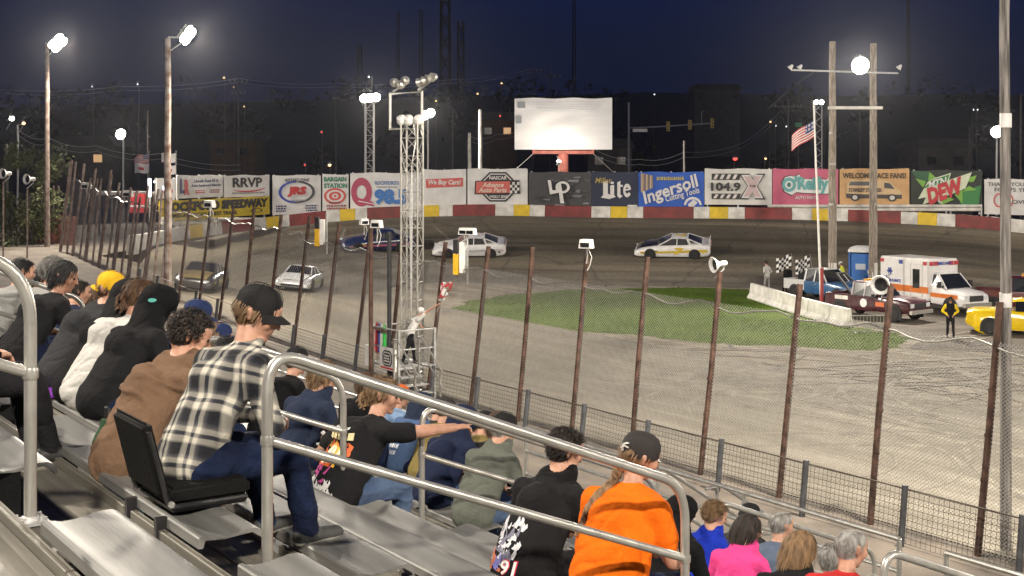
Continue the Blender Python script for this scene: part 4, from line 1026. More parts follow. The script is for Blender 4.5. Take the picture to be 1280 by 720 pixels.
def stadium_seat():
    k = 1; t = thing('stadium_seat', 'black folding stadium seat clamped on the bench under the man in plaid', 'stadium seat', uv(5.42, vr(k)+.02, zs(k)+.004), ROT)
    def pad(sx, sy, sz, r=.02):
        bm = bmesh.new(); bmesh.ops.create_cube(bm, size=1); bmesh.ops.scale(bm, vec=(sx,sy,sz), verts=bm.verts); bmesh.ops.bevel(bm, geom=bm.edges, offset=r, segments=3, affect='EDGES'); return bm
    def fin(bm, name, m, loc, rot=(0,0,0), par=t):
        me = bpy.data.meshes.new(name); bm.to_mesh(me); bm.free(); me.materials.append(m); me.shade_smooth(); me.set_sharp_from_angle(angle=R(40)); return link(name, me, par, loc, rot)
    blk = cloth('black nylon', (.006,.006,.006), rough=.75, bump=.2)
    fin(pad(.44,.36,.075), 'seat_cushion', blk, (0,.17,.075)); fin(pad(.42,.34,.03,.01), 'seat_base', black_p, (0,.17,.022))
    fin(pad(.42,.045,.33), 'backrest', blk, (0,-.065,.235), (R(14),0,0))
    for x in (-.215,.215):
        MB().tube([(x,.33,.035),(x,-.005,.035),(x,-.02,.06),(x,-.10,.36)], .011, 8).build('side_frame', black_p, t)
        MB().lathe([(.014,-.008),(.014,.008),(0,.01)], 10, (x*1.06,-.008,.05), ax='x').build('rivet', galv, t)
        MB().box((x*.9,-.04,-.05), (.03,.05,.09)).build('clamp', black_p, t)
stadium_seat()
# ---------------------------------------------------------------- people
def cone_bone(mb, p0, r0, p1, r1, side=Vector((1,0,0)), sx=1.0, sy=1.0, n=14):
    p0, p1 = Vector(p0), Vector(p1); d = p1-p0; L = d.length
    if L < 1e-5: d = Vector((0,0,1)); L = 1e-5
    d = d/L; x = side-d*side.dot(d)
    if x.length < .1: x = Vector((0,1,0))-d*d.y
    x.normalize(); y = d.cross(x); rings = []
    for a in (-80,-50,-22): rings.append((p0+d*(r0*math.sin(R(a))), r0*math.cos(R(a))))
    for s in (.0,.33,.66,1.0): rings.append((p0.lerp(p1, s), r0+(r1-r0)*s))
    for a in (22,50,80): rings.append((p1+d*(r1*math.sin(R(a))), r1*math.cos(R(a))))
    mb.loft([[c+x*(math.cos(2*PI*i/n)*r*sx)+y*(math.sin(2*PI*i/n)*r*sy) for i in range(n)] for c, r in rings])
hairm = {}
def hair_mat(name, col, col2):
    return mat('hair '+name, col, .72, 0, .2, 30, 0, 50, col2=col2, stretch=(1,1,.3))
H_BROWN = hair_mat('brown', (.055,.028,.014), (.12,.062,.03)); H_DARK = hair_mat('dark', (.012,.009,.008), (.035,.024,.018))
H_BLACK = hair_mat('black', (.008,.008,.009), (.02,.019,.02)); H_LIGHT = hair_mat('light brown', (.13,.075,.035), (.26,.16,.08))
H_GREY = hair_mat('grey', (.16,.15,.14), (.34,.33,.31)); H_WHITE = hair_mat('white', (.42,.41,.39), (.6,.59,.56)); H_AUB = hair_mat('auburn', (.07,.028,.014), (.16,.075,.035))
jeans = cloth('blue denim', (.045,.075,.15), col2=(.11,.16,.26), scale=5, fac=(.3,.75)); djeans = cloth('dark denim', (.005,.008,.024), col2=(.011,.019,.052), scale=5)
khaki = cloth('khaki trousers', (.28,.22,.15)); blackp = cloth('black trousers', (.014,.014,.016))
shoe_d = mat('dark shoe', (.03,.03,.03), .6, 0, .2, 10, .1, 60); shoe_g = mat('grey shoe', (.045,.046,.045), .7, 0, .2, 30, .2, 150); sole_m = mat('pale sole', (.45,.44,.40), .7)
def plaid_mat():
    m = bpy.data.materials.new('black and cream plaid'); m.use_nodes = True; nt = m.node_tree; b = nt.nodes['Principled BSDF']; L = nt.links.new
    tc = nd(nt, 'ShaderNodeTexCoord'); mp = nd(nt, 'ShaderNodeMapping'); mp.inputs['Rotation'].default_value = (R(22),R(8),R(4)); L(tc.outputs['Object'], mp.inputs[0]); sp = nd(nt, 'ShaderNodeSeparateXYZ')
    nz = nd(nt, 'ShaderNodeTexNoise'); nz.inputs['Scale'].default_value = 4; L(mp.outputs[0], nz.inputs['Vector'])
    md = nd(nt, 'ShaderNodeMix', data_type='RGBA', blend_type='LINEAR_LIGHT'); md.inputs[0].default_value = .035; L(mp.outputs[0], md.inputs[6]); L(nz.outputs[1], md.inputs[7]); L(md.outputs[2], sp.inputs[0])
    def band(s, f, off):
        a = nd(nt, 'ShaderNodeMath', operation='MULTIPLY_ADD'); L(s, a.inputs[0]); a.inputs[1].default_value = f; a.inputs[2].default_value = off
        fr = nd(nt, 'ShaderNodeMath', operation='FRACT'); L(a.outputs[0], fr.inputs[0]); r = nd(nt, 'ShaderNodeValToRGB'); c = r.color_ramp
        c.interpolation = 'LINEAR'; c.elements[0].position = 0; c.elements[0].color = (.07,.075,.11,1); c.elements[1].position = .98; c.elements[1].color = (.07,.075,.11,1)
        for p, v in ((.10,(.03,.035,.06)),(.30,(.03,.035,.06)),(.34,(.5,.5,.48)),(.40,(1,.98,.93)),(.54,(1,.98,.93)),(.57,(.16,.17,.22)),(.66,(.16,.17,.22)),(.69,(1,.98,.93)),(.80,(1,.98,.93)),(.85,(.4,.4,.42))): e = c.elements.new(p); e.color = (*v,1)
        L(fr.outputs[0], r.inputs[0]); return r.outputs[0]
    at_ = nd(nt, 'ShaderNodeMath', operation='ADD'); L(sp.outputs[0], at_.inputs[0]); 
    yy = nd(nt, 'ShaderNodeMath', operation='MULTIPLY'); L(sp.outputs[1], yy.inputs[0]); yy.inputs[1].default_value = .55; L(yy.outputs[0], at_.inputs[1])
    mx = nd(nt, 'ShaderNodeMix', data_type='RGBA', blend_type='MIX'); mx.inputs[0].default_value = .5; L(band(at_.outputs[0], 6.8, .1), mx.inputs[6]); L(band(sp.outputs[2], 6.8, .3), mx.inputs[7])
    dk = nd(nt, 'ShaderNodeMix', data_type='RGBA', blend_type='MULTIPLY'); dk.inputs[0].default_value = 1; L(mx.outputs[2], dk.inputs[6]); dk.inputs[7].default_value = (.66,.65,.61,1)
    gm = nd(nt, 'ShaderNodeGamma'); gm.inputs[1].default_value = 1.5; L(dk.outputs[2], gm.inputs[0]); L(gm.outputs[0], b.inputs['Base Color']); b.inputs['Roughness'].default_value = .92
    n2 = nd(nt, 'ShaderNodeTexNoise'); n2.inputs['Scale'].default_value = 60; bp = nd(nt, 'ShaderNodeBump'); bp.inputs['Strength'].default_value = .3; bp.inputs['Distance'].default_value = .01; L(tc.outputs['Object'], n2.inputs['Vector']); L(n2.outputs[0], bp.inputs['Height']); L(bp.outputs[0], b.inputs['Normal'])
    return m
plaid = plaid_mat()
def fold_noise(P, seed, amp):
    """cloth folds: ridged noise, stretched across the pull of the cloth"""
    out = np.zeros(len(P)); o = seed*3.7; N = mnoise.noise
    for i, p in enumerate(P):
        w = N(Vector((p[0]*3+o, p[1]*3, p[2]*3))); x, y, z = p[0], p[1], p[2]
        a = N(Vector((x*2.6+w*.9+o, y*3.2, z*6.5+x*4.5+w*1.4))); b = N(Vector((x*5.5-w, y*5+o, z*10-x*6+w*2))); c = N(Vector((x*9+o, y*9, z*17+w*4)))
        out[i] = .9*math.exp(-(a/.16)**2)*(.4+w)-.75*math.exp(-(b/.13)**2)*(.5-w)+.35*math.exp(-(c/.2)**2)*w+.5*a
    return out*amp*1.15
def person(label, k, px, shirt, pants=djeans, lean=22, slump=14, yaw=0, hyaw=0, hpitch=12, hroll=0, hair=H_BROWN, style='short', cap=None, hood=None, hooddown=False, sleeve='long', girth=1.0, sc=1.0, sk=skin, shoes=shoe_d,
           arms='knees', vox=.0145, stand=False, base=None, rz=None, drop=0.0, legs='down', decal=None, collar=None, u=None, dv=0.0, group='spectators seated in the stand', sole=False, name='person', foldamp=.008, legside=0, slv=None):
    if not stand and k > 0: lean += 9; yaw += 20; hyaw -= 14
    B = []                                     # bones: p0 r0 p1 r1 mat sx sy bias
    def bone(p0, r0, p1, r1, m, sx=1., sy=1., bias=0., side=None): B.append((Vector(p0), r0, Vector(p1), r1, m, sx, sy, bias, side))
    l1, l2 = R(lean), R(lean+slump); g = girth
    if stand: hip = Vector((0,0,.93))
    else: hip = Vector((0,0,.105))
    d1 = Vector((0, math.sin(l1), math.cos(l1))); d2 = Vector((0, math.sin(l2), math.cos(l2)))
    mid = hip+d1*.22; ch = mid+d2*.20; neck = ch+d2*.13; nb = Vector((0,-math.cos(l2),math.sin(l2)))
    bone(hip+Vector((-.06,0,.0)), .118*g, hip+Vector((.06,0,0)), .118*g, shirt, 1, 1.0)
    bone(hip+Vector((0,-.02,-.01)), .130*g, mid, .122*g, shirt, 1.34, 1.0); bone(mid, .124*g, ch, .126, shirt, 1.38, .95)
    bone(mid+Vector((0,.035*g,.02)), .11*g, mid+Vector((0,.02,.14)), .10*g, shirt, 1.2, 1)
    bone(ch+Vector((-.12,0,.03)), .082, ch+Vector((.12,0,.03)), .082, shirt); 
    bone(neck+Vector((0,-.01,-.02)), .062, neck+Vector((-.13,-.01,-.045)), .050, shirt); bone(neck+Vector((0,-.01,-.02)), .062, neck+Vector((.13,-.01,-.045)), .050, shirt)
    HC = neck+Vector((0,.05+.03*math.sin(l2),.155)); HM = Matrix.Rotation(R(hyaw),3,'Z') @ Matrix.Rotation(R(-hpitch),3,'X') @ Matrix.Rotation(R(hroll),3,'Y')
    hd = lambda x, y, z: HC+HM @ Vector((x,y,z)); hx = HM @ Vector((1,0,0))
    bone(neck+Vector((0,-.005,-.02)), .058, hd(0,-.015,-.06), .052, sk)
    scal = sk if style == 'bald' else hair
    hb = .004
    bone(hd(0,-.03,.025), .086, hd(0,.025,.035), .081, scal, .90, 1.0, 0, hx); bone(hd(0,-.035,-.03), .066, hd(0,-.02,.02), .078, scal, .92, 1, 0, hx)
    bone(hd(0,.045,.025), .062, hd(0,.05,-.05), .050, sk, .98, 1, .004, hx); bone(hd(0,.035,-.075), .044, hd(0,.072,-.098), .022, sk, 1.1, 1, .004, hx)
    bone(hd(0,.103,.01), .009, hd(0,.120,-.028), .013, sk, 1,1,.006); bone(hd(-.03,.092,.03), .012, hd(.03,.092,.03), .012, sk, 1,1,.004); bone(hd(-.017,.094,-.062), .009, hd(.017,.094,-.062), .009, sk, 1,1,.004)
    for s in (-1,1): bone(hd(s*.080,-.008,-.022), .011, hd(s*.088,-.016,.022), .015, sk, 1,1,.012); bone(hd(s*.045,.075,-.012), .022, hd(s*.045,.07,-.03), .02, sk, 1,1,.004)
    if hood is not None:
        bone(hd(0,-.035,.022), .105, hd(0,.03,.03), .098, hood, .97, 1.0, .02, hx); bone(hd(0,-.045,-.06), .098, hd(0,-.03,.02), .105, hood, 1.0, 1, .02, hx); bone(neck+Vector((0,-.035,-.02)), .115, hd(0,-.045,-.05), .098, hood, 1.2, 1, .02); bone(neck+Vector((0,-.10,-.05)), .05, hd(0,-.075,-.07), .06, hood, 1.4, 1, .02)
    if hooddown:
        c = neck+Vector((0,-.045,.02)); hm = shirt if hooddown is True else hooddown
        P = [neck+Vector((.085*math.sin(a)*1.05, -.09*math.cos(a)+.0, .035-.03*math.cos(a)*.4)) for a in [R(q) for q in (-140,-95,-50,0,50,95,140)]]
        for a, b in zip(P, P[1:]): bone(a, .040, b, .040, hm, 1,1,.006)
        bone(neck+Vector((-.05,-.10,-.01)), .05, neck+Vector((.05,-.10,-.01)), .05, hm, 1,1,.006); bone(neck+Vector((0,-.10,-.02)), .055, neck+Vector((0,-.125,-.10)), .03, hm, 1.5, .8,.006)
    if collar is not None:
        P = [neck+Vector((.062*math.sin(a), -.06*math.cos(a)+.012, .015-.008*math.cos(a))) for a in [R(q) for q in (-150,-100,-50,0,50,100,150)]]
        for a, b in zip(P, P[1:]): bone(a, .019, b, .019, collar, 1,1,.006)
    # legs
    tz = -.36+.045
    if stand:
        st = legs if isinstance(legs, tuple) else (.1,-.08)
        for s, q in ((-1, st[0]), (1, st[1])):
            kn = Vector((s*.105, q*.5+.03, .50)); an = Vector((s*.12, q, .10)); bone(hip+Vector((s*.085,0,-.02)), .098*g, kn, .066, pants); bone(kn, .066, an, .050, pants); bone(an+Vector((0,-.03,-.055)), .042, an+Vector((s*.015,.15,-.062)), .036, shoes)
    else:
        for s in (-1,1):
            sw = .12+.05*(g-1)+(.04 if s > 0 else 0)
            ko = legside*.18
            kn = Vector((s*sw*1.15+ko, .43, .075)); an = Vector((s*(sw*.95)+ko, .40+(.10 if legs == 'out' else 0)+(.02*s), tz+.04))
            bone(hip+Vector((s*.085,.0,-.012)), .098*(.8+.2*g), kn, .070, pants, 1, 1, .002); bone(kn, .070, an, .056, pants); bone(an+Vector((0,-.03,-.035)), .042, an+Vector((s*.02,.16,-.045)), .036, shoes, 1.1, 1)
    # arms
    hands = []
    for s in (-1,1):
        sh = ch+Vector((s*(.185+.02*(g-1)),0,.035))
        mode = arms if isinstance(arms, str) else arms[0 if s < 0 else 1]
        if isinstance(mode, tuple): el, wr = Vector(mode[0]), Vector(mode[1])
        elif mode == 'knees': el = Vector((s*.25, ch.y*.6+.13, .235)); wr = Vector((s*.085, .42, .205))
        elif mode == 'lap': el = Vector((s*.27, ch.y-.02, .25)); wr = Vector((s*.08, .26, .215))
        elif mode == 'side': el = sh+Vector((s*.06,-.04,-.28)); wr = sh+Vector((s*.07,.06,-.53))
        elif mode == 'hips': el = sh+Vector((s*.14,-.10,-.25)); wr = hip+Vector((s*.14,.06,.06))
        elif mode == 'phone': el = Vector((s*.22, ch.y+.12, .27)); wr = Vector((s*.07, ch.y+.28, .42))
        else: el = Vector((s*.26, ch.y+.04, .25)); wr = Vector((s*.10, .40, .23))
        if sleeve == 'long': bone(sh, .070, el, .055, slv or shirt, 1,1,.002); bone(el, .055, wr, .040, slv or shirt, 1,1,.002)
        else:
            hem = sh.lerp(el, .62); bone(sh, .072, hem, .064, shirt, 1,1,.002); bone(sh.lerp(el,.3), .046, el, .044, sk); bone(el, .045, wr, .030, sk)
        d = (wr-el).normalized(); hands.append((s, wr, d, mode))
        palm0 = wr+d*.02; palm1 = wr+d*.075; sdv = d.cross(Vector((0,0,1)))
        sdv = sdv.normalized() if sdv.length > .1 else Vector((1,0,0)); upv = sdv.cross(d).normalized()
        bone(palm0, .027, palm1, .030, sk, 1.35, .62, .004, sdv)
        ptg = isinstance(mode, tuple) and len(mode) > 2 and mode[2] == 'point'
        for q in range(4):
            f0 = palm1+sdv*((q-1.5)*.020)+d*.012; Lf = (.068,.078,.072,.056)[q]; dn = -upv
            if ptg and q == 0: f1 = f0+d*Lf*.55; f2 = f1+d*Lf*.5
            else: f1 = f0+(d*.8+dn*.55)*Lf*.55; f2 = f1+(d*.25+dn*.95)*Lf*.5
            bone(f0, .0105, f1, .0098, sk, 1,1,.006); bone(f1, .0098, f2, .0085, sk, 1,1,.006)
        th0 = palm0-sdv*.024*(-s); ths = sdv*(s if False else -1)
        bone(palm0+ths*.022, .012, palm0+ths*.045+d*.035, .011, sk, 1,1,.006); bone(palm0+ths*.045+d*.035, .011, palm0+ths*.040+d*.065-upv*.012, .0095, sk, 1,1,.006)
    # union of the bones -> one skin
    mb = MB()
    for p0, r0, p1, r1, m, sx, sy, bi, sd in B: cone_bone(mb, p0, r0, p1, r1, sd if sd is not None else Vector((1,0,0)), sx, sy)
    me = bpy.data.meshes.new('raw'); me.from_pydata(mb.v, [], mb.f); tmp = bpy.data.objects.new('raw', me); COL.objects.link(tmp)
    rm = tmp.modifiers.new('r', 'REMESH'); rm.mode = 'VOXEL'; rm.voxel_size = vox
    sm = tmp.modifiers.new('s', 'SMOOTH'); sm.factor = .5; sm.iterations = 3
    dg = bpy.context.evaluated_depsgraph_get(); out = bpy.data.meshes.new_from_object(tmp.evaluated_get(dg)); bpy.data.objects.remove(tmp); bpy.data.meshes.remove(me)
    n = len(out.vertices); co = np.empty(n*3); out.vertices.foreach_get('co', co); co = co.reshape(-1,3)
    nf = len(out.polygons); fc = np.empty(nf*3); out.polygons.foreach_get('center', fc); fc = fc.reshape(-1,3)
    def classify(P):
        best = np.full(len(P), 9.); idx = np.zeros(len(P), int)
        for i, (p0, r0, p1, r1, m, sx, sy, bi, sd) in enumerate(B):
            a = np.array(p0); d = np.array(p1)-a; L2 = max(1e-9, d @ d); tt = np.clip(((P-a) @ d)/L2, 0, 1); q = np.linalg.norm(P-(a+tt[:,None]*d), axis=1)-(r0+(r1-r0)*tt)*max(1, (sx+sy)/2)-bi
            w = q < best; best[w] = q[w]; idx[w] = i
        return idx
    mats = []; mi = []
    for b_ in B:
        if b_[4] not in mats: mats.append(b_[4])
        mi.append(mats.index(b_[4]))
    mi = np.array(mi); fi = mi[classify(fc)]
    # hairline: the front of the skull is skin
    if scal is not sk and hood is None:
        Hi = np.array(HM.transposed()); loc = (fc-np.array(HC)) @ Hi.T; skull = (fi == mats.index(scal)) & (loc[:,2] > -.14) if scal in mats else None
        if skull is not None:
            front = skull & ((loc[:,1] > .055) & (loc[:,2] < .075) | (loc[:,2] < -.075) | ((np.abs(loc[:,0]) > .05) & (loc[:,1] > .015) & (loc[:,2] < .03)))
            fi[front] = mats.index(sk)
    if sole:
        mats.append(sole_m); sh_i = mats.index(shoes); fi[(fi == sh_i) & (fc[:,2] < (.032 if stand else -.36+.03))] = len(mats)-1
    for m in mats: out.materials.append(m)
    out.polygons.foreach_set('material_index', fi.astype(np.int32))
    # soften the cloth, straighten the hems, then add folds
    vi = mi[classify(co)]; soft = np.array([m is not sk and m is not scal and m is not shoes for m in mats[:mi.max()+1]])[vi]
    ne = len(out.edges); ev = np.empty(ne*2, np.int32); out.edges.foreach_get('vertices', ev); ev = ev.reshape(-1,2)
    e2 = ev[soft[ev[:,0]] & soft[ev[:,1]]]; deg = np.zeros(n); np.add.at(deg, e2.ravel(), 1); dg_ = np.maximum(deg,1)[:,None]
    p = co.copy(); mov = (deg > 2)[:,None]
    for it in range(16 if vox < .016 else 8):
        acc = np.zeros_like(p); np.add.at(acc, e2[:,0], p[e2[:,1]]); np.add.at(acc, e2[:,1], p[e2[:,0]]); q = acc/dg_
        p = np.where(mov, p+(q-p)*(.62 if it % 2 == 0 else -.30 if it < 8 else .4), p)
    lsum = {}
    nl = len(out.loops); le = np.empty(nl, np.int32); out.loops.foreach_get('edge_index', le); ls = np.empty(nf, np.int32); lt = np.empty(nf, np.int32); out.polygons.foreach_get('loop_start', ls); out.polygons.foreach_get('loop_total', lt)
    lf = np.repeat(np.arange(nf), lt); lo = np.full(ne, 99, int); hi = np.full(ne, -1, int); np.minimum.at(lo, le, fi[lf]); np.maximum.at(hi, le, fi[lf])
    eb = ev[(lo != hi) & (hi >= 0) & (lo < 99)]; dgb = np.zeros(n); np.add.at(dgb, eb.ravel(), 1); mb_ = (dgb >= 2)[:,None]
    for it in range(8):
        acc = np.zeros_like(p); np.add.at(acc, eb[:,0], p[eb[:,1]]); np.add.at(acc, eb[:,1], p[eb[:,0]]); p = np.where(mb_, p*.4+.6*acc/np.maximum(dgb,1)[:,None], p)
    out.vertices.foreach_set('co', p.ravel()); out.update(); co = p
    nr = np.empty(n*3); out.vertices.foreach_get('normal', nr); nr = nr.reshape(-1,3)
    isp = np.array([m is pants for m in mats[:mi.max()+1]])[vi]; f_ = np.zeros(n); ii = np.where(soft)[0]; f_[ii] = fold_noise(co[ii], len(label)*1.37, foldamp); f_[isp] *= 1.5; co2 = co+nr*f_[:,None]
    out.vertices.foreach_set('co', co2.ravel()); out.update(); out.shade_smooth()
    # place
    if base is None:
        vh = vr(k)+.13+dv; Lh = HC.y*sc
        if u is None: dd = (vh+Lh)*F/CA/(px+450); u = (dd-SA*(vh+Lh))/CA
        loc = uv(u, vh, zs(k)+.006-drop); rot = ROT+R(yaw)
    else: loc = base; rot = rz
    t = thing(name, label, 'person', loc, rot, group); t.scale = (sc,)*3
    out.name = 'body'; link('body', out, t)
    bvh = BVHTree.FromPolygons([tuple(p) for p in co2], [tuple(p.vertices) for p in out.polygons])
    hr = random.Random(int(px*7+k))
    # eyes
    for s in (-1,1):
        e = MB().lathe([(0,.011),(.007,.009),(.011,0),(.007,-.009),(0,-.011)], 8, hd(s*.033,.093,.010)).build('eye', mat('eye', (.03,.02,.015), .15, var=0), t)
    if hood is None and style not in ('bald',): hair_obj(t, style, hair, HC, HM, neck, nb, hr, cap is not None, bvh)
    if cap: cap_obj(t, HC, HM, cap)
    if decal: decal(t, bvh, ch, mid, hip, d2, HC, HM)
    return t
def ribbon(vs, fs, pts, w, side):
    b = len(vs); n = len(pts)
    for i, p in enumerate(pts):
        ww = .62*(w*(1-.75*i/(n-1)) if i else w*.8); vs.append(p-side*ww); vs.append(p+side*ww)
    for i in range(n-1): fs.append((b+2*i, b+2*i+1, b+2*i+3, b+2*i+2))
def hair_obj(t, style, hm, HC, HM, neck, nb, r, capped, bvh):
    vs, fs = [], []
    N = {'short': 520, 'curly': 620, 'long': 560, 'bun': 420, 'braid': 260, 'balding': 260, 'mid': 560, 'bushy': 700}[style]
    N = int(N*1.9)
    for i in range(N):
        th = r.uniform(0, 2*PI); zz = r.uniform(-.72, 1); q = math.sqrt(1-zz*zz); d = Vector((math.cos(th)*q, math.sin(th)*q, zz))
        if d.y > .45 and zz < .55: continue
        if d.y > -.1 and zz < -.15 and abs(d.x) > .2 : continue
        if style == 'balding' and (zz > .25 or d.y > .2): continue
        if capped and zz > .10 and style != 'bushy': continue
        p = Vector((d.x*.083, d.y*.112-.008, .028+d.z*.098)); n_ = Vector((d.x, d.y, d.z)).normalized()
        down = Vector((0,-.25,-1)); tan = (down-n_*down.dot(n_)).normalized()
        if style in ('long','mid'):
            L = r.uniform(.16,.26) if style == 'long' else r.uniform(.08,.14); m = 6; pts = []; q = p+n_*.006; v = tan
            for j in range(m):
                pts.append(HC+HM @ q); v = (v*.7+Vector((r.uniform(-.12,.12), -.05, -.45))).normalized(); q = q+v*(L/m)+n_*.003*(j < 2)+Vector((.006*math.sin(j*1.7+i),0,0))
            side = HM @ n_.cross(tan); ribbon(vs, fs, pts, r.uniform(.005,.010), side.normalized())
        elif style in ('curly','bushy'):
            amp = .028 if style == 'curly' else .04; L = r.uniform(.02,.055)*(1.5 if style == 'bushy' else 1); m = 6; pts = []; a0 = r.uniform(0,6); ax = n_; b1 = tan; b2 = n_.cross(tan); rad = r.uniform(.008,.016)
            for j in range(m):
                a = a0+j*1.25; pts.append(HC+HM @ (p+n_*(.004+amp*j/m*r.uniform(.7,1.2))+b1*(rad*math.cos(a)+L*j/m*.4)+b2*(rad*math.sin(a))))
            ribbon(vs, fs, pts, r.uniform(.005,.009), (HM @ (b2+n_*r.uniform(-.6,.6))).normalized())
        else:
            L = r.uniform(.03,.06); v = (tan+n_*.16+n_.cross(tan)*r.uniform(-.45,.45)).normalized(); pts = [HC+HM @ (p+n_*.001+v*(L*j/3)+n_*(.004*math.sin(j))) for j in range(4)]
            ribbon(vs, fs, pts, r.uniform(.004,.008), (HM @ n_.cross(tan)).normalized())
    me = bpy.data.meshes.new('hair'); me.from_pydata([tuple(v) for v in vs], [], fs); me.materials.append(hm); me.shade_smooth(); h = link('hair', me, t)
    if style == 'bun':
        mb = MB(); c = HC+HM @ Vector((0,-.125,-.02))
        for k in range(60):
            a = r.uniform(0,6.28); b = r.uniform(-1,1); e = c+Vector((math.cos(a)*.03*math.sqrt(1-b*b), math.sin(a)*.03*math.sqrt(1-b*b)-.0, b*.05-.03)); mb.tube([e, e+Vector((r.uniform(-.02,.02),r.uniform(-.02,.01),-.03))], .006, 4)
        mb.build('hair_bunch', hm, h)
    if style == 'braid':
        mb = MB(); a = HC+HM @ Vector((-.01,-.095,-.05))
        def bp(q):
            p = a+Vector((-.10*q, -.03*q, -.02-.33*q)); h = bvh.ray_cast(Vector((p.x, -1.5, p.z)), Vector((0,1,0)))
            if h[0] is not None and q > .06: p.y = min(p.y, h[0].y)-.020
            return p
        C_ = [bp(i/35) for i in range(36)]
        for _ in range(4): C_ = [C_[0]]+[(C_[i-1]+C_[i]*2+C_[i+1])/4 for i in range(1, 35)]+[C_[35]]
        for s in range(3):
            pts = []; rad = []
            for i, p in enumerate(C_):
                q = i/35; ph = q*24+s*2.094; k = 1-.45*q; pts.append(p+Vector((math.cos(ph)*.018*k, math.sin(ph)*.010*k, 0))); rad.append(.0175*k*(1 if i < 34 else .5))
            mb.tube(pts, rad, 8)
        for k in range(70): p = C_[r.randrange(34)]+Vector((r.uniform(-.018,.018), -.014, 0)); mb.tube([p, p+Vector((r.uniform(-.02,.02), r.uniform(-.008,.0), r.uniform(-.045,-.01)))], .0013, 3)
        mb.build('hair_braid', hair_mat('light brown', (.13,.075,.035), (.26,.16,.08)), h)
def cap_obj(t, HC, HM, cap):
    m, style, logo = cap; mb = MB(); rings = []
    tilt = Matrix.Rotation(R(6 if style != 'back' else -2), 3, 'X')
    prof = [(1.0,-.012),(1.02,.0),(1.015,.03),(.96,.062),(.80,.092),(.50,.110),(.22,.1165),(.03,.118)]
    for s, z in prof: rings.append([HC+HM @ (tilt @ Vector((.0855*s*math.cos(a), .1065*s*math.sin(a)-.004, z*.95+.021+.004*math.cos(6*a)*(z < .1)*.5))) for a in [2*PI*i/24 for i in range(24)]])
    mb.loft(rings, cap=False); inner = [[p+(HC-p)*.03 for p in rings[0]], [p+(HC-p)*.06 for p in rings[2]]]
    mb.loft([rings[0], inner[0]], cap=False)
    c = mb.build('cap', m, t)
    if style != 'beanie':
        s_ = -1 if style == 'back' else 1; br = []
        for i in range(13):
            a = R(28+124*i/12)*s_; w = math.sin(PI*i/12); o = []
            for q in (0, .5, 1): rr = 1+.62*q*w**.6*.9; o.append(HC+HM @ (tilt @ Vector((.088*math.cos(a)*(1+.12*q*w), .108*math.sin(a)*rr-.004, .018-.022*q-.02*q*abs(math.cos(a))**2))))
            br.append(o)
        vs = [p for o in br for p in o]; n = len(vs); vs += [p+HM @ Vector((0,0,-.004)) for p in vs]; fs = []
        for i in range(12):
            for j in range(2): q = i*3+j; fs += [(q,q+1,q+4,q+3),(n+q,n+q+3,n+q+4,n+q+1)]
            fs.append((i*3+2, n+i*3+2, n+i*3+5, i*3+5))
        MB().add(vs, fs).build('brim', m, c)
        MB().lathe([(.007,0),(.006,.004),(0,.005)], 8, HC+HM @ (tilt @ Vector((0,-.004,.139)))).build('button', m, c)
        st = MB()
        for i in range(6): a = PI*i/3; st.tube([HC+HM @ (tilt @ Vector((.0895*s*math.cos(a), .1115*s*math.sin(a)-.004, z+.0225))) for s, z in prof], .0014, 4)
        st.build('seam', m, c)
        if style == 'opening':
            ar = MB(); ar.lathe([(0,0),(.018,.0),(.026,-.003)], 12, mtx=Matrix.Scale(1,3)); 
    if logo: logo(c, HC, HM, tilt)
def wrap_decal(t, bvh, mb, mname, m, name, direction=Vector((0,1,0)), off=.006):
    """lay flat print on the body: every point slides along +y to the cloth"""
    vs = []
    for v in mb.v:
        o = Vector((v[0], -1.5, v[2])); h = bvh.ray_cast(o, direction)
        if h[0] is None: h = (Vector((v[0], v[1], v[2])), None)
        vs.append(h[0]-direction*off)
    me = bpy.data.meshes.new(name); me.from_pydata([tuple(v) for v in vs], [], mb.f); me.materials.append(m); me.shade_smooth(); o = link(name, me, t)
    if len(mb.f) > 1: o['kind'] = 'stuff'
    return o
def poly_mb(pts):
    mb = MB(); n = len(pts); mb.add([(x,0,z) for x, z in pts], [tuple(range(n))]); return mb
def flat_text(txt, box, bold=.02, shear=0):
    vs, fs = text_raw(txt, bold, shear); mn = vs.min(0); mx = vs.max(0); q = (vs-mn)/np.maximum(mx-mn,1e-6); keep = [f for f in fs if all(q[i,2] > .5 for i in f)]
    x0, z0, x1, z1 = box; mb = MB(); mb.add([(x0+a*(x1-x0), 0, z0+b*(z1-z0)) for a, b, _ in q], keep); return mb
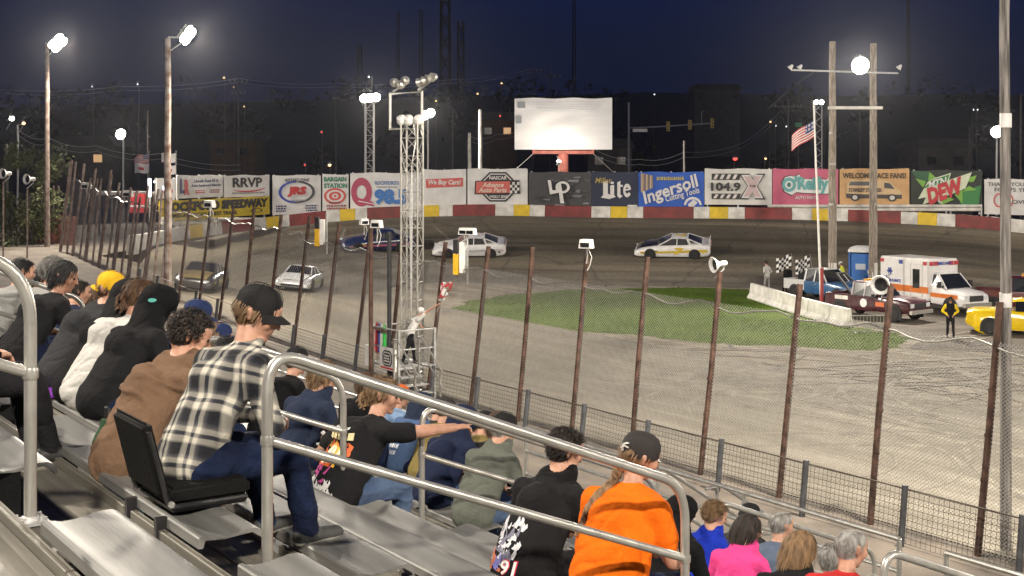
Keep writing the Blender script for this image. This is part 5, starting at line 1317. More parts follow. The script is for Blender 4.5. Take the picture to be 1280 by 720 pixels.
# ---------------------------------------------------------------- what lies beyond the speedway
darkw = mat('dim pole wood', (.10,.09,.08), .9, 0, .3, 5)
def hill():
    xs = list(range(-520, 561, 24)); ys = [150,180,215,255,300,350,410,480,600,850]; vs = []
    r = random.Random(8)
    for y in ys:
        t = min(1, max(0, (y-170)/250)); t = t*t*(3-2*t)
        for x in xs:
            crest = 27+5*mnoise.noise(Vector((x*.006, 1.3, 0)))+3*mnoise.noise(Vector((x*.02, 4, 0)))+.010*x
            vs.append((x*(1+y*.0008), y, -.2+crest*t*(1 if y < 700 else .8)))
    fs = []; n = len(xs)
    for j in range(len(ys)-1):
        for i in range(n-1): q = j*n+i; fs.append((q,q+1,q+n+1,q+n))
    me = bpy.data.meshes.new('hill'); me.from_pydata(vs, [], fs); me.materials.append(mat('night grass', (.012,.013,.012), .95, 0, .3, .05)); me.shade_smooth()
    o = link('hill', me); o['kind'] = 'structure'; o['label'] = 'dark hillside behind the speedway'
    # far wood on the crest and slopes
    vv = []; ff = []
    for k in range(330):
        x = r.uniform(-400, 460); y = r.uniform(215, 420); t = min(1, max(0, (y-170)/250)); t = t*t*(3-2*t); z0 = -.2+t*(24+.010*x); h = r.uniform(5, 11); w = h*r.uniform(.5,.8)
        X = x*(1+y*.0008)
        for q in range(75):
            a = r.uniform(0,6.28); e = r.uniform(-1,1); rad = w*(r.random()**.4)*math.sqrt(1-e*e); c = Vector((X+rad*math.cos(a), y+rad*math.sin(a), z0+h*.55+e*h*.5)); s = r.uniform(.5,1.3); b = len(vv)
            for m in range(3): vv.append(c+Vector((r.uniform(-s,s), r.uniform(-s,s), r.uniform(-s,s))))
            ff.append((b,b+1,b+2))
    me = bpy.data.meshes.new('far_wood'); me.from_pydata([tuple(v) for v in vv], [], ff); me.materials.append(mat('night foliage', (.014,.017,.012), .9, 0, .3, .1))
    tag(link('far_wood', me), 'dark wooded mass along the far hillside', 'trees', kind='stuff')
hill()
def gz(x, y):
    t = min(1, max(0, (y-170)/250)); t = t*t*(3-2*t); return -.2+t*(26+.010*x) if y > 170 else 0
def utility_pole(label, px, top, d, arms=(), r=.14, m=darkw, lean=0, wires=False):
    b = at(px, top, d); zb = gz(b.x, d)-.3; t = thing('utility_pole', label, 'utility pole', (b.x, d, zb), 0, 'utility poles beyond the wall'); h = b.z-zb
    pole_mb(h, r, r*.7, 8, int(px)).build('pole', m, t)
    for k, (dz, w) in enumerate(arms):
        MB().bar((-w/2,0,h-dz),(w/2,0,h-dz), .11, .13).build('crossarm', m, t)
        ins = MB()
        for q in (-.45,-.2,.2,.45): ins.lathe([(.03,0),(.06,.05),(.05,.14),(0,.17)], 6, (w*q,0,h-dz+.07))
        ins.build('insulator', galv_grey, t)
    return t, h
T_ = [('utility pole with crossarm right of the rusty tall pole', 298, 96, 150, ((.6,2.2),(2.0,1.6))), ('thin utility pole with a transformer left of the lattice mast', 420, 112, 165, ((1.2,.8),)),
      ('bare pole holding two flags under the small left floodlight', 185, 138, 108, ()), ('thick pale pole left of the billboard', 600.5, 137, 112, ()), ('shorter pale leaning pole just left of the thick pale pole', 587, 166, 114, ()),
      ('far utility pole above the billboard, left of two', 667, 82, 190, ((.8,2.6),)), ('far utility pole above the billboard, right of two', 687.5, 84, 190, ((1.4,3.4),)), ('thin white pole above the blue cutting tool banner', 855, 176, 112, ()),
      ('far utility pole left of the infield flag', 985.5, 125, 135, ((.7,3.0),)), ('dim utility pole at the far right edge', 1276, 118, 115, ()), ('dim thin pole right of the twin timber poles', 1075, 140, 150, ()), ('dim thin pole over the soft drink banner', 1212, 158, 140, ()), ('dark pole right of the second floodlight by the tower', 566, 136, 130, ())]
for lab, px, top, d, arms in T_:
    pale = 'pale' in lab or 'white' in lab
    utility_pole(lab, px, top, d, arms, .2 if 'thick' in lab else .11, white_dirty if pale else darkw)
def wires():
    for k, (lab, pts) in enumerate((('power line sagging across the left half of the night sky', [(0,112,150),(150,108,150),(298,98,150),(420,104,165),(560,100,180),(667,86,190)]), ('power line crossing behind the billboard', [(744,187,112),(800,199,112),(855,190,112),(930,178,125),(985,128,135)]), ('pair of service wires dropping from the left edge', [(24,163,98),(60,172,100),(120,182,105),(200,192,108),(300,206,112)]), ('power line running from the pale pole past the billboard', [(587,170,114),(620,168,120),(660,156,150)]))):
        P = [at(*p) for p in pts]; t = thing('power_line', lab, 'power line', P[0], 0, 'power lines'); 
        mb = MB(); path = []
        for a, b in zip(P, P[1:]):
            for i in range(8): s = i/8; path.append(a.lerp(b, s)-P[0]-Vector((0,0,4*.35*s*(1-s))))
        path.append(P[-1]-P[0]); mb.tube(path, .022, 4); mb.build('wire', galv_grey, t); mb = MB(); mb.tube([p+Vector((.0,.2,-.45)) for p in path], .018, 4); mb.build('wire', galv_grey, t)
wires()
def mast(label, px, top, d, w=1.2):
    b = at(px, top, d); t = thing('radio_mast', label, 'radio mast', (b.x, d, gz(b.x, d)-.3), 0, 'radio masts on the horizon'); h = b.z-t.location.z; m = mat('mast steel', (.02,.02,.03), .8, 0, .1); mb = MB()
    for q in range(3): a = q*2.094; mb.bar((w*.5*math.cos(a), w*.5*math.sin(a), 0), (w*.4*math.cos(a), w*.4*math.sin(a), h), max(.16, w*.22))
    mb.build('mast_leg', m, t); n = int(h/(w*1.6)); br = MB()
    for k in range(n):
        z0, z1 = h*k/n, h*(k+1)/n
        for q in range(3): a, c = q*2.094, (q+1)*2.094; br.bar((w*.48*math.cos(a), w*.48*math.sin(a), z0), (w*.48*math.cos(c), w*.48*math.sin(c), z1), w*.1)
    br.build('mast_bracing', m, t); return t
for lab, px, top, w in (('thin dark mast left of the tower against the sky', 497.5, 14, 1.2), ('second thin dark mast above the tower frame', 526, 12, 1.5), ('wide dark lattice mast reaching out of the top of the view', 555, -12, 4.6), ('dark mast with a flat top right of the wide lattice mast', 575, 27, 3.0), ('tall dark mast over the billboard', 717, -8, 1.5), ('tall dark mast right of the twin timber poles', 1135, -8, 1.3), ('short dark mast with side arms above the left lattice lights', 449, 56, 2.2)):
    mast(lab, px, top, 460, w)
def street_lamps():
    L = [(115,108,150,lampw,.10,'white street light on the sky line, left of the rusty pole'),(172,105,150,lampw,.10,'white street light on the sky line, just left of the rusty pole'),(280,97,170,lampo,.22,'amber street light left of the crossarm pole'),(292,109,170,lampo,.12,'small amber light on the crossarm pole'),(305,133,175,lampo,.15,'pale light on the orange lit roof'),(402,165,170,lampr,.2,'red light under the thin pole with transformer'),(545,126,170,lampo,.16,'amber light above the two floodlights'),(597,117,190,lampo,.2,'amber street light left of the billboard, lower of two'),(627,104,200,lampo,.18,'amber street light left of the billboard, upper of two'),(625,145,160,lampr,.16,'red light left of the billboard'),(461,96,150,lampw,.12,'white light above the lattice mast'),(412,206,120,lampo,.22,'warm light just above the narrow green lettered banner'),(381,206,130,lampr,.14,'dim red light above the restart banner'),(919,198,125,lampr,.34,'bright red tail light above the radio banner'),(957,198,130,lampo,.16,'amber light above the striped radio banner'),(818,118,230,lampw,.12,'faint white light on the hillside'),(1217,137,180,lampw,.10,'left of a pair of tiny lights at right'),(1222,137,180,lampw,.10,'right of a pair of tiny lights at right'),(963,152,160,lampo,.18,'hanging amber light left of the infield flag'),(970,157,165,lampw,.10,'tiny white light left of the infield flag'),(983,158,165,lampw,.10,'tiny white light by the green street sign'),(692,172,160,lampr,.0,'')]
    for px, py, d, m, r, lab in L:
        r *= .7; m = lampd if m is lampw else m
        if r <= 0: continue
        p = at(px, py, d); zb = gz(p.x, d)-.2; t = thing('street_lamp', lab, 'street lamp', (p.x, d+.5, zb), 0, 'far street lamps'); h = p.z-zb
        MB().tube([(0,0,0),(0,0,h+.25),(0,-.25,h+.35),(0,-.5,h+.3)], .05, 6).build('pole', darkw, t)
        MB().lathe([(.03,.22),(r*1.15,.10),(r*1.2,.04)], 10, (0,-.5,h)).build('lamp_hood', galv_grey, t)
        MB().lathe([(0,r*.7),(r*.8,r*.4),(r,0),(r*.7,-r*.6),(0,-r*.8)], 10, (0,-.5,h-.02)).build('bulb', m, t)
street_lamps()
def traffic_signal():
    d = 140; c = at(786, 180, d); t = thing('traffic_signal', 'traffic signal mast arm with three amber-backed signal heads right of the billboard', 'traffic signal', (c.x, d, 0)); z = lambda y: CZ-(y-205)/F*d; x = lambda p: (p-786)/F*d
    MB().tube([(0,0,0),(0,0,z(128))], .12, 8).build('pole', galv_grey, t); MB().tube([(0,0,z(160)),(x(830),0,z(158)),(x(890),0,z(154))], .08, 8).build('mast_arm', galv_grey, t)
    MB().tube([(x(877),0,z(156)),(x(877),0,z(140)),(x(880),0,z(139))], .05, 6).build('camera_post', galv_grey, t)
    for px in (835, 862, 890):
        y = 158-(px-835)*.07; s = MB().box((x(px),-.12,z(y)), (.36,.28,1.05)).build('signal_head', mat('signal yellow', (.5,.36,.06), .6), t)
        for k, m in enumerate((lampr, black_p, black_p)): MB().lathe([(0,.0),(.1,.0),(.12,.03)], 10, (x(px),-.27,z(y)+.33-.33*k), ax='y').build('signal_lens', black_p if k else mat('signal red dim', (.25,.02,.02), .4), s)
    MB().box((x(800),-.05,z(163)), (1.6,.05,.35)).build('street_sign', galv_grey, t)
traffic_signal()
t = thing('street_sign', 'small green street sign left of the infield flag', 'sign', (at(998,156,134).x, 134, 0)); zz = at(998,156,134).z
MB().box((0,-.08,zz), (.75,.05,.45)).build('sign_panel', pal((.02,.25,.10)), t); MB().tube([(0,0,-.2),(0,0,zz+.2)], .06, 6).build('pole', darkw, t)
def buildings():
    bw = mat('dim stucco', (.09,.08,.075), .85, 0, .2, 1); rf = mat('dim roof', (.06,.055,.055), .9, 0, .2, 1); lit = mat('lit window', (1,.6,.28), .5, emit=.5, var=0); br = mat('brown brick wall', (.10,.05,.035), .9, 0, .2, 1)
    for lab, x0, x1, y0, y1, d, wm in (('orange lit low building above the yellow banner', 262, 318, 176, 205, 180, br), ('brown building with lit windows left of the billboard', 598, 646, 150, 205, 175, br), ('low dark shop behind the billboard column', 735, 790, 185, 214, 150, bw), ('pale house on the dark hillside', 868, 925, 112, 150, 260, bw), ('dim commercial block over the soft drink banner', 1148, 1215, 185, 214, 150, bw), ('low shed with dim lights at the far left', 70, 140, 182, 215, 150, bw)):
        a, b = at(x0, y0, d), at(x1, y1, d); w = b.x-a.x; zb = min(gz(a.x, d), b.z)-.3; h = a.z-zb; t = thing('building', lab, 'building', ((a.x+b.x)/2, d+4, zb), 0, 'far buildings')
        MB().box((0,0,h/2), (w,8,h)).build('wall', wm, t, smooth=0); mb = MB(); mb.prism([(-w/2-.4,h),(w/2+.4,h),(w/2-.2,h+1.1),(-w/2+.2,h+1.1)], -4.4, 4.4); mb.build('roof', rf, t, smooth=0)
        n = max(2, int(w/2.2)); r = random.Random(x0)
        for k in range(n):
            x = -w/2+w*(k+.5)/n; f = MB().box((x,-4.02,h-1.5), (1.2,.1,1.1)).build('window', rf, t, smooth=0); MB().box((x,-4.08,h-1.5), (1.0,.04,.9)).build('pane', lit if r.random() < .3 and 'dark' not in lab else glass_d, f, smooth=0)
buildings()
def flags():
    def flag_obj(label, base, h, w, hh, zt, kind, side=1, pole=white_p, lean=(0,0), pr=.045):
        t = thing('flagpole', label, 'flag', base, 0); top = Vector((lean[0], lean[1], h)); mb = MB(); mb.tube([(0,0,0), top*.5, top], pr, 7, pr*.6); mb.build('pole', pole, t); MB().lathe([(0,-.06),(.06,0),(0,.06)], 8, top).build('finial', galv, t)
        N, M_ = 20, 13
        for name, z0, w, hh, kind in kind:
            P = [[None]*(M_+1) for _ in range(N+1)]; p0 = top*(z0/h)
            for i in range(N+1):
                for j in range(M_+1):
                    s, q = i/N, j/M_; P[i][j] = p0+Vector((side*w*s*(.72 if w > 1.5 else .93), .16*math.sin(s*7+q*1.2)*s, -hh*q-(w*.50*s*(.6+.4*s) if w > 1.5 else w*.3*s*s if kind != 'flat' else .05*s)-.05*math.sin(s*6)))
            fb = {}
            for i in range(N):
                for j in range(M_):
                    if kind in ('us',): c = 'b' if i < N*.4 and j < 7 else ('r' if j % 2 == 0 else 'w')
                    else: c = 'w' if not (6 < i < 14 and 4 < j < 9) else 'r'
                    mb = fb.setdefault(c, MB()); mb.add([P[i][j], P[i+1][j], P[i+1][j+1], P[i][j+1]], [(0,1,2,3)])
            for c, mb in fb.items(): mb.build('flag_field' if c == 'b' else 'flag_stripe', {'r': pal((.5,.05,.06),.8), 'w': pal((.72,.7,.68),.8), 'b': pal((.03,.05,.2),.8)}[c], t)
            if any(x[4] == 'us' for x in [(name, z0, w, hh, kind)]):
                st = MB(); r = random.Random(1)
                for i in range(5):
                    for j in range(4): q = P[1+int(i*1.5)][min(6,1+int(j*1.5))]; st.box(q+Vector((0,-.012,0)), (.05,.004,.05))
                st.build('star', pal((.72,.7,.68),.8), t)['kind'] = 'stuff'
        return t
    d = 64; b = gx(1027, d); tp = at(1017, 128, d)
    t = flag_obj('tilted white flagpole on the infield flying the national flag', b, tp.z, 1.7, 1.1, 0, [('flag', at(1016,150,d).z, 1.52, .85, 'us')], -1, white_p, (tp.x-b.x, 0), .07)
    MB().lathe([(.10,0),(.10,2.2),(0,2.2)], 10).build('red_base', pal((.3,.04,.04)), t)
    d = 107; b = gx(186.5, d)
    flag_obj('striped national flag over a white flag on the bare pole at left', b, at(186,190,d).z, 1.3, .7, 0, [('flag', at(186,192,d).z, 1.35, .72, 'us'), ('flag', at(186,204,d).z, 1.35, .8, 'flat')], -1, darkw)
    b = gx(220, d-20); flag_obj('two pale flags flying beside the rust streaked pole', b, at(220,189,d-20).z, 1.1, .7, 0, [('flag', at(220,191,d-20).z, 1.1, .62, 'flat'), ('flag', at(220,206,d-20).z, .85, .6, 'flat')], -1, galv_grey)
    b = at(1108, 352, 62); b.z = 0; flag_obj('small national flag on the back of the blue toilet row beside the ambulance', b, 2.1, .9, .55, 0, [('flag', 2.05, .95, .6, 'us')], -1, galv_grey, (.15,0), .02)
flags()
# bushy tree at the left edge
def tree(label, base, h, w, seed, n=3600):
    t = thing('tree', label, 'tree', base); r = random.Random(seed); tr = MB()
    tr.tube([(0,0,0),(.1,.05,h*.3),(.0,.1,h*.6)], [.28,.2,.1], 8)
    for k in range(7): a = r.uniform(0,6.28); z0 = h*r.uniform(.2,.5); tr.tube([(0,.05,z0),(w*.25*math.cos(a),w*.25*math.sin(a),z0+h*.18),(w*.42*math.cos(a),w*.42*math.sin(a),z0+h*.3)], [.1,.06,.02], 6)
    tr.build('trunk', wood_dark, t); vv = []; ff = []
    cl = [(Vector((r.gauss(0,.3)*w, r.gauss(0,.3)*w, h*r.uniform(.25,.92))), r.uniform(.5,1.15)) for _ in range(26)]
    for k in range(n):
        c, s = r.choice(cl); e = Vector((r.gauss(0,1), r.gauss(0,1), r.gauss(0,1))).normalized()*s*(r.random()**.35); p = c+e; a = r.uniform(.08,.17); x = Vector((r.uniform(-1,1), r.uniform(-1,1), r.uniform(-1,1))).normalized(); y = x.cross(Vector((r.uniform(-1,1), r.uniform(-1,1), r.uniform(-1,1)))).normalized(); b = len(vv)
        vv += [p-x*a, p+y*a*.45, p+x*a, p-y*a*.45]; ff.append((b,b+1,b+2,b+3))
    me = bpy.data.meshes.new('crown'); me.from_pydata([tuple(v) for v in vv], [], ff); me.materials.append(mat('leaf', (.06,.085,.025), .7, 0, .4, .9, col2=(.12,.13,.05))); link('crown', me, t)
b = gx(36, 80); tree('bushy green tree lit from the stand at the left edge', b, 9.0, 3.6, 4, 5200)
b = gx(-30, 84); tree('second bushy tree cut off by the left edge', b, 8.0, 3.4, 9, 3600)
def paddock():
    # dark open shed with a white fascia and a tow truck by the track gate at the far left
    c = gx(155, 92); t = thing('shed', 'dark open sided shed with a white fascia beyond the far end of the fence', 'shed', (c.x, 92, 1.2)); z = at(0, 242, 92).z-1.2
    MB().box((0,1.5,z), (4.0,3.4,.22)).build('roof', white_dirty, t, smooth=0)
    for x in (-1.8, 1.8):
        for y in (.1, 3.0): MB().bar((x,y,-1.3),(x,y,z), .14).build('post', galv_grey, t)
    # lit tubes by the gate
    for lab, a, b, dd in (('upright white tube light at the end of the wall', (187,223), (187,246), 79), ('slanting white tube light leaning to the rusty pole', (193,226), (207,237), 79)):
        p, q = at(*a, dd), at(*b, dd); t = thing('tube_light', lab, 'tube light', (q.x, q.y, q.z), 0, 'tube lights at the gate'); MB().tube([(0,0,0), p-q], .10, 8).build('tube', mat('tube glow', (.82,.88,1), .5, emit=3.2, var=0), t); MB().tube([(0,.1,-.0-(q.z-2.4)), (0,.1,.1)], .06, 6).build('bracket', galv_grey, t)
    c = at(178, 262, 84); t = thing('crash_barrels', 'red plastic barrels behind the end of the turn wall', 'barrels', (c.x, 84, 2.2))
    for k, px in enumerate((167, 173, 179)):
        MB().lathe([(0,0),(.30,0),(.33,.3),(.31,.6),(.33,.9),(.30,1.25),(0,1.27)], 14, ((px-178)/F*84,0,c.z-2.2-.2)).build('barrel', pal((.42,.03,.04)), t)
        MB().lathe([(.335,.38),(.335,.5)], 14, ((px-178)/F*84,0,c.z-2.4)).build('band', white_p, t)
    # white board fence and red doors left of the fence
    for k, px in enumerate((14, 66, 72)):
        c = gx(px, 83); t = thing('fence_post', ('short rusty pole beside the tree', 'rusty pole left of the catch fence end', 'second rusty pole at the catch fence end')[k], 'pole', c, 0, 'rusty poles at the far left'); MB().tube([(0,0,0),(.05,0,at(0, 232 if k else 250, 83).z)], .07, 8).build('pole', rust_pale, t)
    c = gx(66, 81); t = thing('board_wall', 'dark red board wall behind the far end of the catch fence', 'wall', (c.x, 81, 0)); hgt = at(0, 268, 81).z
    for k in range(9): MB().box((-1.6+.36*k,0,hgt/2), (.34,.05+.01*(k % 2),hgt-.1*(k % 3))).build('board', mat('dark red boards', (.14,.045,.035), .85, 0, .3, 3), t, smooth=0)
paddock()
def infield_barrier():
    pts = [(940,372.5),(963,380),(988,388.5),(1013,396),(1040,403.5),(1062,409)]
    t = thing('infield_barrier', 'low white concrete barrier between the grass and the parked trucks', 'barrier', gx(1000, CZ*F/(392-205)))
    P = [at(x, y, CZ*F/(y-205)) for x, y in pts]
    for a, b in zip(P, P[1:]):
        d = (b-a); L = d.length; d.normalize(); n = Vector((-d.y, d.x, 0)); a = a+d*.03; b = b-d*.03; H = .83; rings = []
        for p in (a, b): rings.append([p-n*.30, p-n*.30+Vector((0,0,.08)), p-n*.16+Vector((0,0,.28)), p-n*.09+Vector((0,0,H)), p+n*.09+Vector((0,0,H)), p+n*.16+Vector((0,0,.28)), p+n*.30+Vector((0,0,.08)), p+n*.30])
        o = MB().loft(rings).build('barrier_section', white_dirty, None, smooth=20); o.parent = t; o.location = -Vector(t.location)
    c = at(1088, 416, CZ*F/(416-205)); t = thing('crowd_barrier', 'small grey crowd barrier at the end of the white concrete barrier', 'barrier', (c.x, c.y, 0)); w = 1.75
    MB().tube([(-w/2,0,.05),(-w/2,0,.75),(w/2,0,.75),(w/2,0,.05)], .025, 6, closed=True).build('barrier_frame', galv, t); mb = MB()
    for i in range(1, 12): mb.tube([(-w/2+w*i/12,0,.05),(-w/2+w*i/12,0,.75)], .012, 5)
    mb.build('barrier_bars', galv, t)
    for s in (-1,1): MB().bar((s*w*.4,-.25,.02),(s*w*.4,.25,.02), .04).build('foot', galv, t)
infield_barrier()
# ---------------------------------------------------------------- vehicles
def body_loft(st, n=4):
    """stations: x, half width, z bottom, z top, top inset, crown"""
    rings = []
    for x, w, zb, zt_, ins, cr in st:
        h = zt_-zb
        h_ = [(-w*.94, zb), (-w, zb+h*.25), (-w*.995, zb+h*.62), (-(w-ins*.35), zt_-h*.12), (-(w-ins), zt_), (-(w-ins)*.5, zt_+cr*.8), (0, zt_+cr)]
        r = h_+[(-y, z) for y, z in h_[-2::-1]]; rings.append([(x, y, z) for y, z in r])
    return MB().loft(rings)
def wheel(parent, p, r=.33, w=.26, rim=rimm, hub=None):
    s = 1 if p[1] > 0 else -1
    t = MB().lathe([(r*.62,-w/2),(r*.93,-w/2),(r,-w*.35),(r,w*.35),(r*.93,w/2),(r*.62,w/2)], 20, p, ax='y').build('tyre', rubber, None); wl = MB()
    wl.lathe([(r*.63,-w*.42),(r*.60,w*.30*s),(r*.50,w*.25*s),(r*.16,w*.18*s),(r*.14,w*.34*s),(0,w*.35*s)], 20, p, ax='y')
    o = wl.build('wheel', rim, parent); t.parent = o
    sp = MB()
    for k in range(5):
        a = 2*PI*k/5; c = Vector(p)+Vector((math.cos(a)*r*.36, w*.30*s, math.sin(a)*r*.36)); sp.box(c, (r*.42, .03, r*.12), Matrix.Rotation(-a, 3, 'Y'))
    sp.build('spokes', black_m if rim is rimm else rimm, o); return o
def arch(parent, p, r, s, m=black_m):
    mb = MB(); a = [PI*i/14 for i in range(15)]; y = p[1]; vs = [(p[0]+math.cos(q)*r, y, p[2]+math.sin(q)*r) for q in a]+[(p[0]-r, y, p[2]-r*.55), (p[0]+r, y, p[2]-r*.55)]
    mb.prism([(v[0], v[2]) for v in vs], y-.02, y+.02); mb.build('wheel_arch', m, parent, smooth=0)
def glass_quad(parent, q, name='window', m=None, th=.02, frame=None):
    a, b, c, d = [Vector(p) for p in q]; n = (b-a).cross(d-a).normalized(); mb = MB(); mb.add([a,b,c,d,a+n*th,b+n*th,c+n*th,d+n*th], [(3,2,1,0),(4,5,6,7),(0,1,5,4),(1,2,6,5),(2,3,7,6),(3,0,4,7)]); return mb.build(name, m or glass_d, parent, smooth=0)
def race_car(label, loc, heading, pitch, roll, col, hood=None, num='7', ncol=(.6,.45,.02), stripe=None, rear=None, roofc=None):
    t = thing('race_car', label, 'race car', loc, 0, 'stock cars racing round the turn'); t.rotation_euler = (roll, pitch, heading)
    pm = mat('car paint %.2f %.2f %.2f' % col, col, .28, 0, .05, 3, coat=.6)
    st = [(-2.42,.90,.36,.80,.10,.01),(-2.30,.95,.20,.90,.06,.01),(-1.75,.98,.15,.93,.08,.01),(-1.0,.98,.14,.90,.10,.02),(.2,.98,.14,.86,.12,.03),(.9,.98,.14,.80,.16,.05),(1.6,.98,.14,.70,.20,.05),(2.15,.95,.14,.58,.22,.05),(2.42,.86,.14,.44,.2,.03),(2.50,.78,.16,.34,.12,.01)]
    body_loft(st).build('body', pm, t, smooth=50)
    # greenhouse
    zb = .86; R_ = [(-.95,.56,1.27),(.0,.58,1.30)]
    rf = MB(); rf.loft([[( -1.0,-.60,1.235),(-1.0,.60,1.235),(-1.0,.45,1.275),(-1.0,-.45,1.275)], [(-.45,-.63,1.27),(-.45,.63,1.27),(-.45,.45,1.325),(-.45,-.45,1.325)], [(.10,-.60,1.245),(.10,.60,1.245),(.10,.45,1.285),(.10,-.45,1.285)]]); rf.build('roof', mat('car paint %.2f %.2f %.2f' % (roofc or col), roofc or col, .28, 0, .05, 3, coat=.6), t)
    glass_quad(t, [(.95,-.70,.83),(.95,.70,.83),(.10,.57,1.25),(.10,-.57,1.25)], 'windscreen'); glass_quad(t, [(-1.85,.62,.93),(-1.85,-.62,.93),(-1.0,-.55,1.24),(-1.0,.55,1.24)], 'rear_window')
    for s in (-1, 1):
        q = [(.82,s*.78,.84),(-1.0,s*.80,.88),(-.92,s*.615,1.23),(.05,s*.615,1.24)]
        glass_quad(t, q if s > 0 else q[::-1], 'side_window', m=mat('window net', (.03,.03,.033), .8))
        pl = MB(); pl.bar((.93,s*.74,.82),(.10,s*.60,1.25), .07); pl.bar((-1.15,s*.82,.88),(-.95,s*.61,1.25), .13, .05); pl.bar((-1.9,s*.74,.92),(-1.0,s*.58,1.25), .10, .05); pl.bar((-.28,s*.80,.88),(-.30,s*.625,1.26), .05); pl.build('pillar', pm, t)['kind'] = 'stuff'
        for x in (-1.42, 1.45):
            arch(t, (x, s*.985, .31), .375, s); wheel(t, (x, s*.90, .31), .315, .27)
        if num: n = MB(); text_mb(n, num, (-.55, .30, .10, .78), 0, .01, .05, .15); m = Matrix.Rotation(0 if s < 0 else PI, 4, 'Z'); o = n.build('number', pal(ncol, .4), t, smooth=0); o.matrix_local = Matrix.Translation((-.2 if s < 0 else -.65, s*1.0, 0)) @ m
        if stripe:
            sm = MB(); sm.prism([(-2.2,.50),(2.0,.34),(2.1,.44),(-2.2,.66)], 0, .012); o = sm.build('side_stripe', pal(stripe, .4), t, smooth=0); o.location = (0, s*.998-(.012 if s > 0 else 0), 0)
        rr_ = random.Random(int(loc[0]*10)+s)
        for q in range(6):
            dx_ = (1.95,1.05,.75,-.75,-1.95,-2.15)[q]; MB().box((dx_, s*(.972 if abs(dx_) < 1.9 else .955), .42+.10*(q % 2)), (rr_.uniform(.14,.30),.03,rr_.uniform(.05,.10))).build('side_decal', pal(rr_.choice([(.5,.04,.05),(.04,.08,.4),(.6,.5,.05),(.05,.05,.06),(.05,.3,.12)]), .4), t, smooth=0)
        hl = MB(); hl.box((2.36,s*.60,.44), (.16,.32,.10), Matrix.Rotation(s*-.35,3,'Z')); hl.build('headlight', mat('lamp decal', (.65,.68,.7), .25, 0, .1, 5, emit=0), t)
        tl = MB(); tl.box((-2.415,s*.66,.66), (.05,.36,.13)); tl.build('tail_light', pal((.4,.03,.03), .3), t)
    if hood:
        hm = MB(); rg = []
        for x, w, z in ((.97,.74,.862),(1.6,.70,.768),(2.1,.66,.655),(2.36,.60,.525)): rg.append(((x,-w,z-.01),(x,w,z-.01)))
        for a, b in zip(rg, rg[1:]):
            ys = [-1,-.5,0,.5,1]; pr = lambda r_, q: (r_[0][0], r_[1][1]*q, r_[0][2]+.042*(1-q*q)+.012)
            for i in range(4): hm.add([pr(a,ys[i]), pr(b,ys[i]), pr(b,ys[i+1]), pr(a,ys[i+1])], [(0,1,2,3)])
        hm.build('hood_panel', mat('car paint %.2f %.2f %.2f' % hood, hood, .3, 0, .05, 3, coat=.5), t)
    MB().box((2.46,0,.25), (.10,1.15,.11)).build('grille', black_m, t); MB().box((2.30,0,.15), (.5,1.7,.05)).build('splitter', black_m, t)
    MB().box((-2.36,0,.985), (.03,1.72,.17), Matrix.Rotation(-.35,3,'Y')).build('spoiler', pal((.05,.05,.055)) if not rear else pal(rear), t)
    if num: n = MB(); text_mb(n, num, (-.3,-.35,.3,.35), 0, .008, .05); o = n.build('roof_number', pal(ncol, .4), t, smooth=0); o.rotation_euler = (-PI/2, 0, PI/2); o.location = (-.45, 0, 1.327)
    return t
def track_z(p):
    # height and slope of the banking below a point
    best = None
    for i in range(len(TP)-1):
        d = (p.x-TP[i].x)**2+(p.y-TP[i].y)**2
        if best is None or d < best[0]: best = (d, i)
    i = best[1]; n = TN[i]; t = ((p.x-TP[i].x)*n.x+(p.y-TP[i].y)*n.y)/14
    if t >= 1: return 0, 0, n, TP[i+1]-TP[i]
    z = .012+TP[i].z*(1-max(0,t))**1.15; return z, -TP[i].z*1.15*(1-max(0,t))**.15/14, n, TP[min(i+1,len(TP)-1)]-TP[max(i-1,0)]
def drop_car(px, py, d0, yaw_off=0, **k):
    # slide along the view ray until it meets the track
    d = d0
    for _ in range(60):
        p = at(px, py, d); z = track_z(p)[0]
        d += (p.z-z)*3.0
        if abs(p.z-z) < .01: break
    p = at(px, py, d); z, sl, n, tg = track_z(p); tg.z = 0; tg.normalize(); tg = -tg        # racing toward the stand
    h = math.atan2(tg.y, tg.x)+yaw_off; fx = Vector((math.cos(h), math.sin(h), 0)); lx = Vector((-math.sin(h), math.cos(h), 0)); g = n*sl
    dx = g.x*fx.x+g.y*fx.y; dy = g.x*lx.x+g.y*lx.y
    print('car', px, [round(v,1) for v in p], 'z', round(z,2), round(math.degrees(h)))
    return race_car(loc=(p.x, p.y, z+.01), heading=h, pitch=-math.atan(dx), roll=math.atan(dy), **k)
drop_car(842, 318, 80, label='white race car with a black hood and yellow number, farthest right on the turn', col=(.72,.71,.69), hood=(.02,.02,.02), num='7', stripe=(.55,.40,.03), ncol=(.62,.45,.03), rear=(.6,.6,.58))
drop_car(588, 317, 80, label='all white race car just right of the lattice tower', col=(.74,.73,.72), num=None, ncol=(.25,.26,.28), stripe=(.45,.45,.46))
drop_car(472, 310, 78, label='dark blue race car half hidden behind the lattice tower', col=(.015,.022,.07), num=None, ncol=(.6,.55,.5), stripe=(.45,.12,.2))
drop_car(374, 361, 65, yaw_off=-.62, label='silver white race car coming toward the stand', col=(.66,.67,.66), hood=(.70,.71,.70), num=None, ncol=(.25,.35,.08), stripe=(.25,.4,.06))
drop_car(252, 360, 62, yaw_off=-.55, label='black and gold race car nearest the far end of the fence', col=(.03,.03,.032), hood=(.16,.12,.04), num=None, ncol=(.5,.38,.1), stripe=(.4,.3,.08), roofc=(.05,.05,.05))
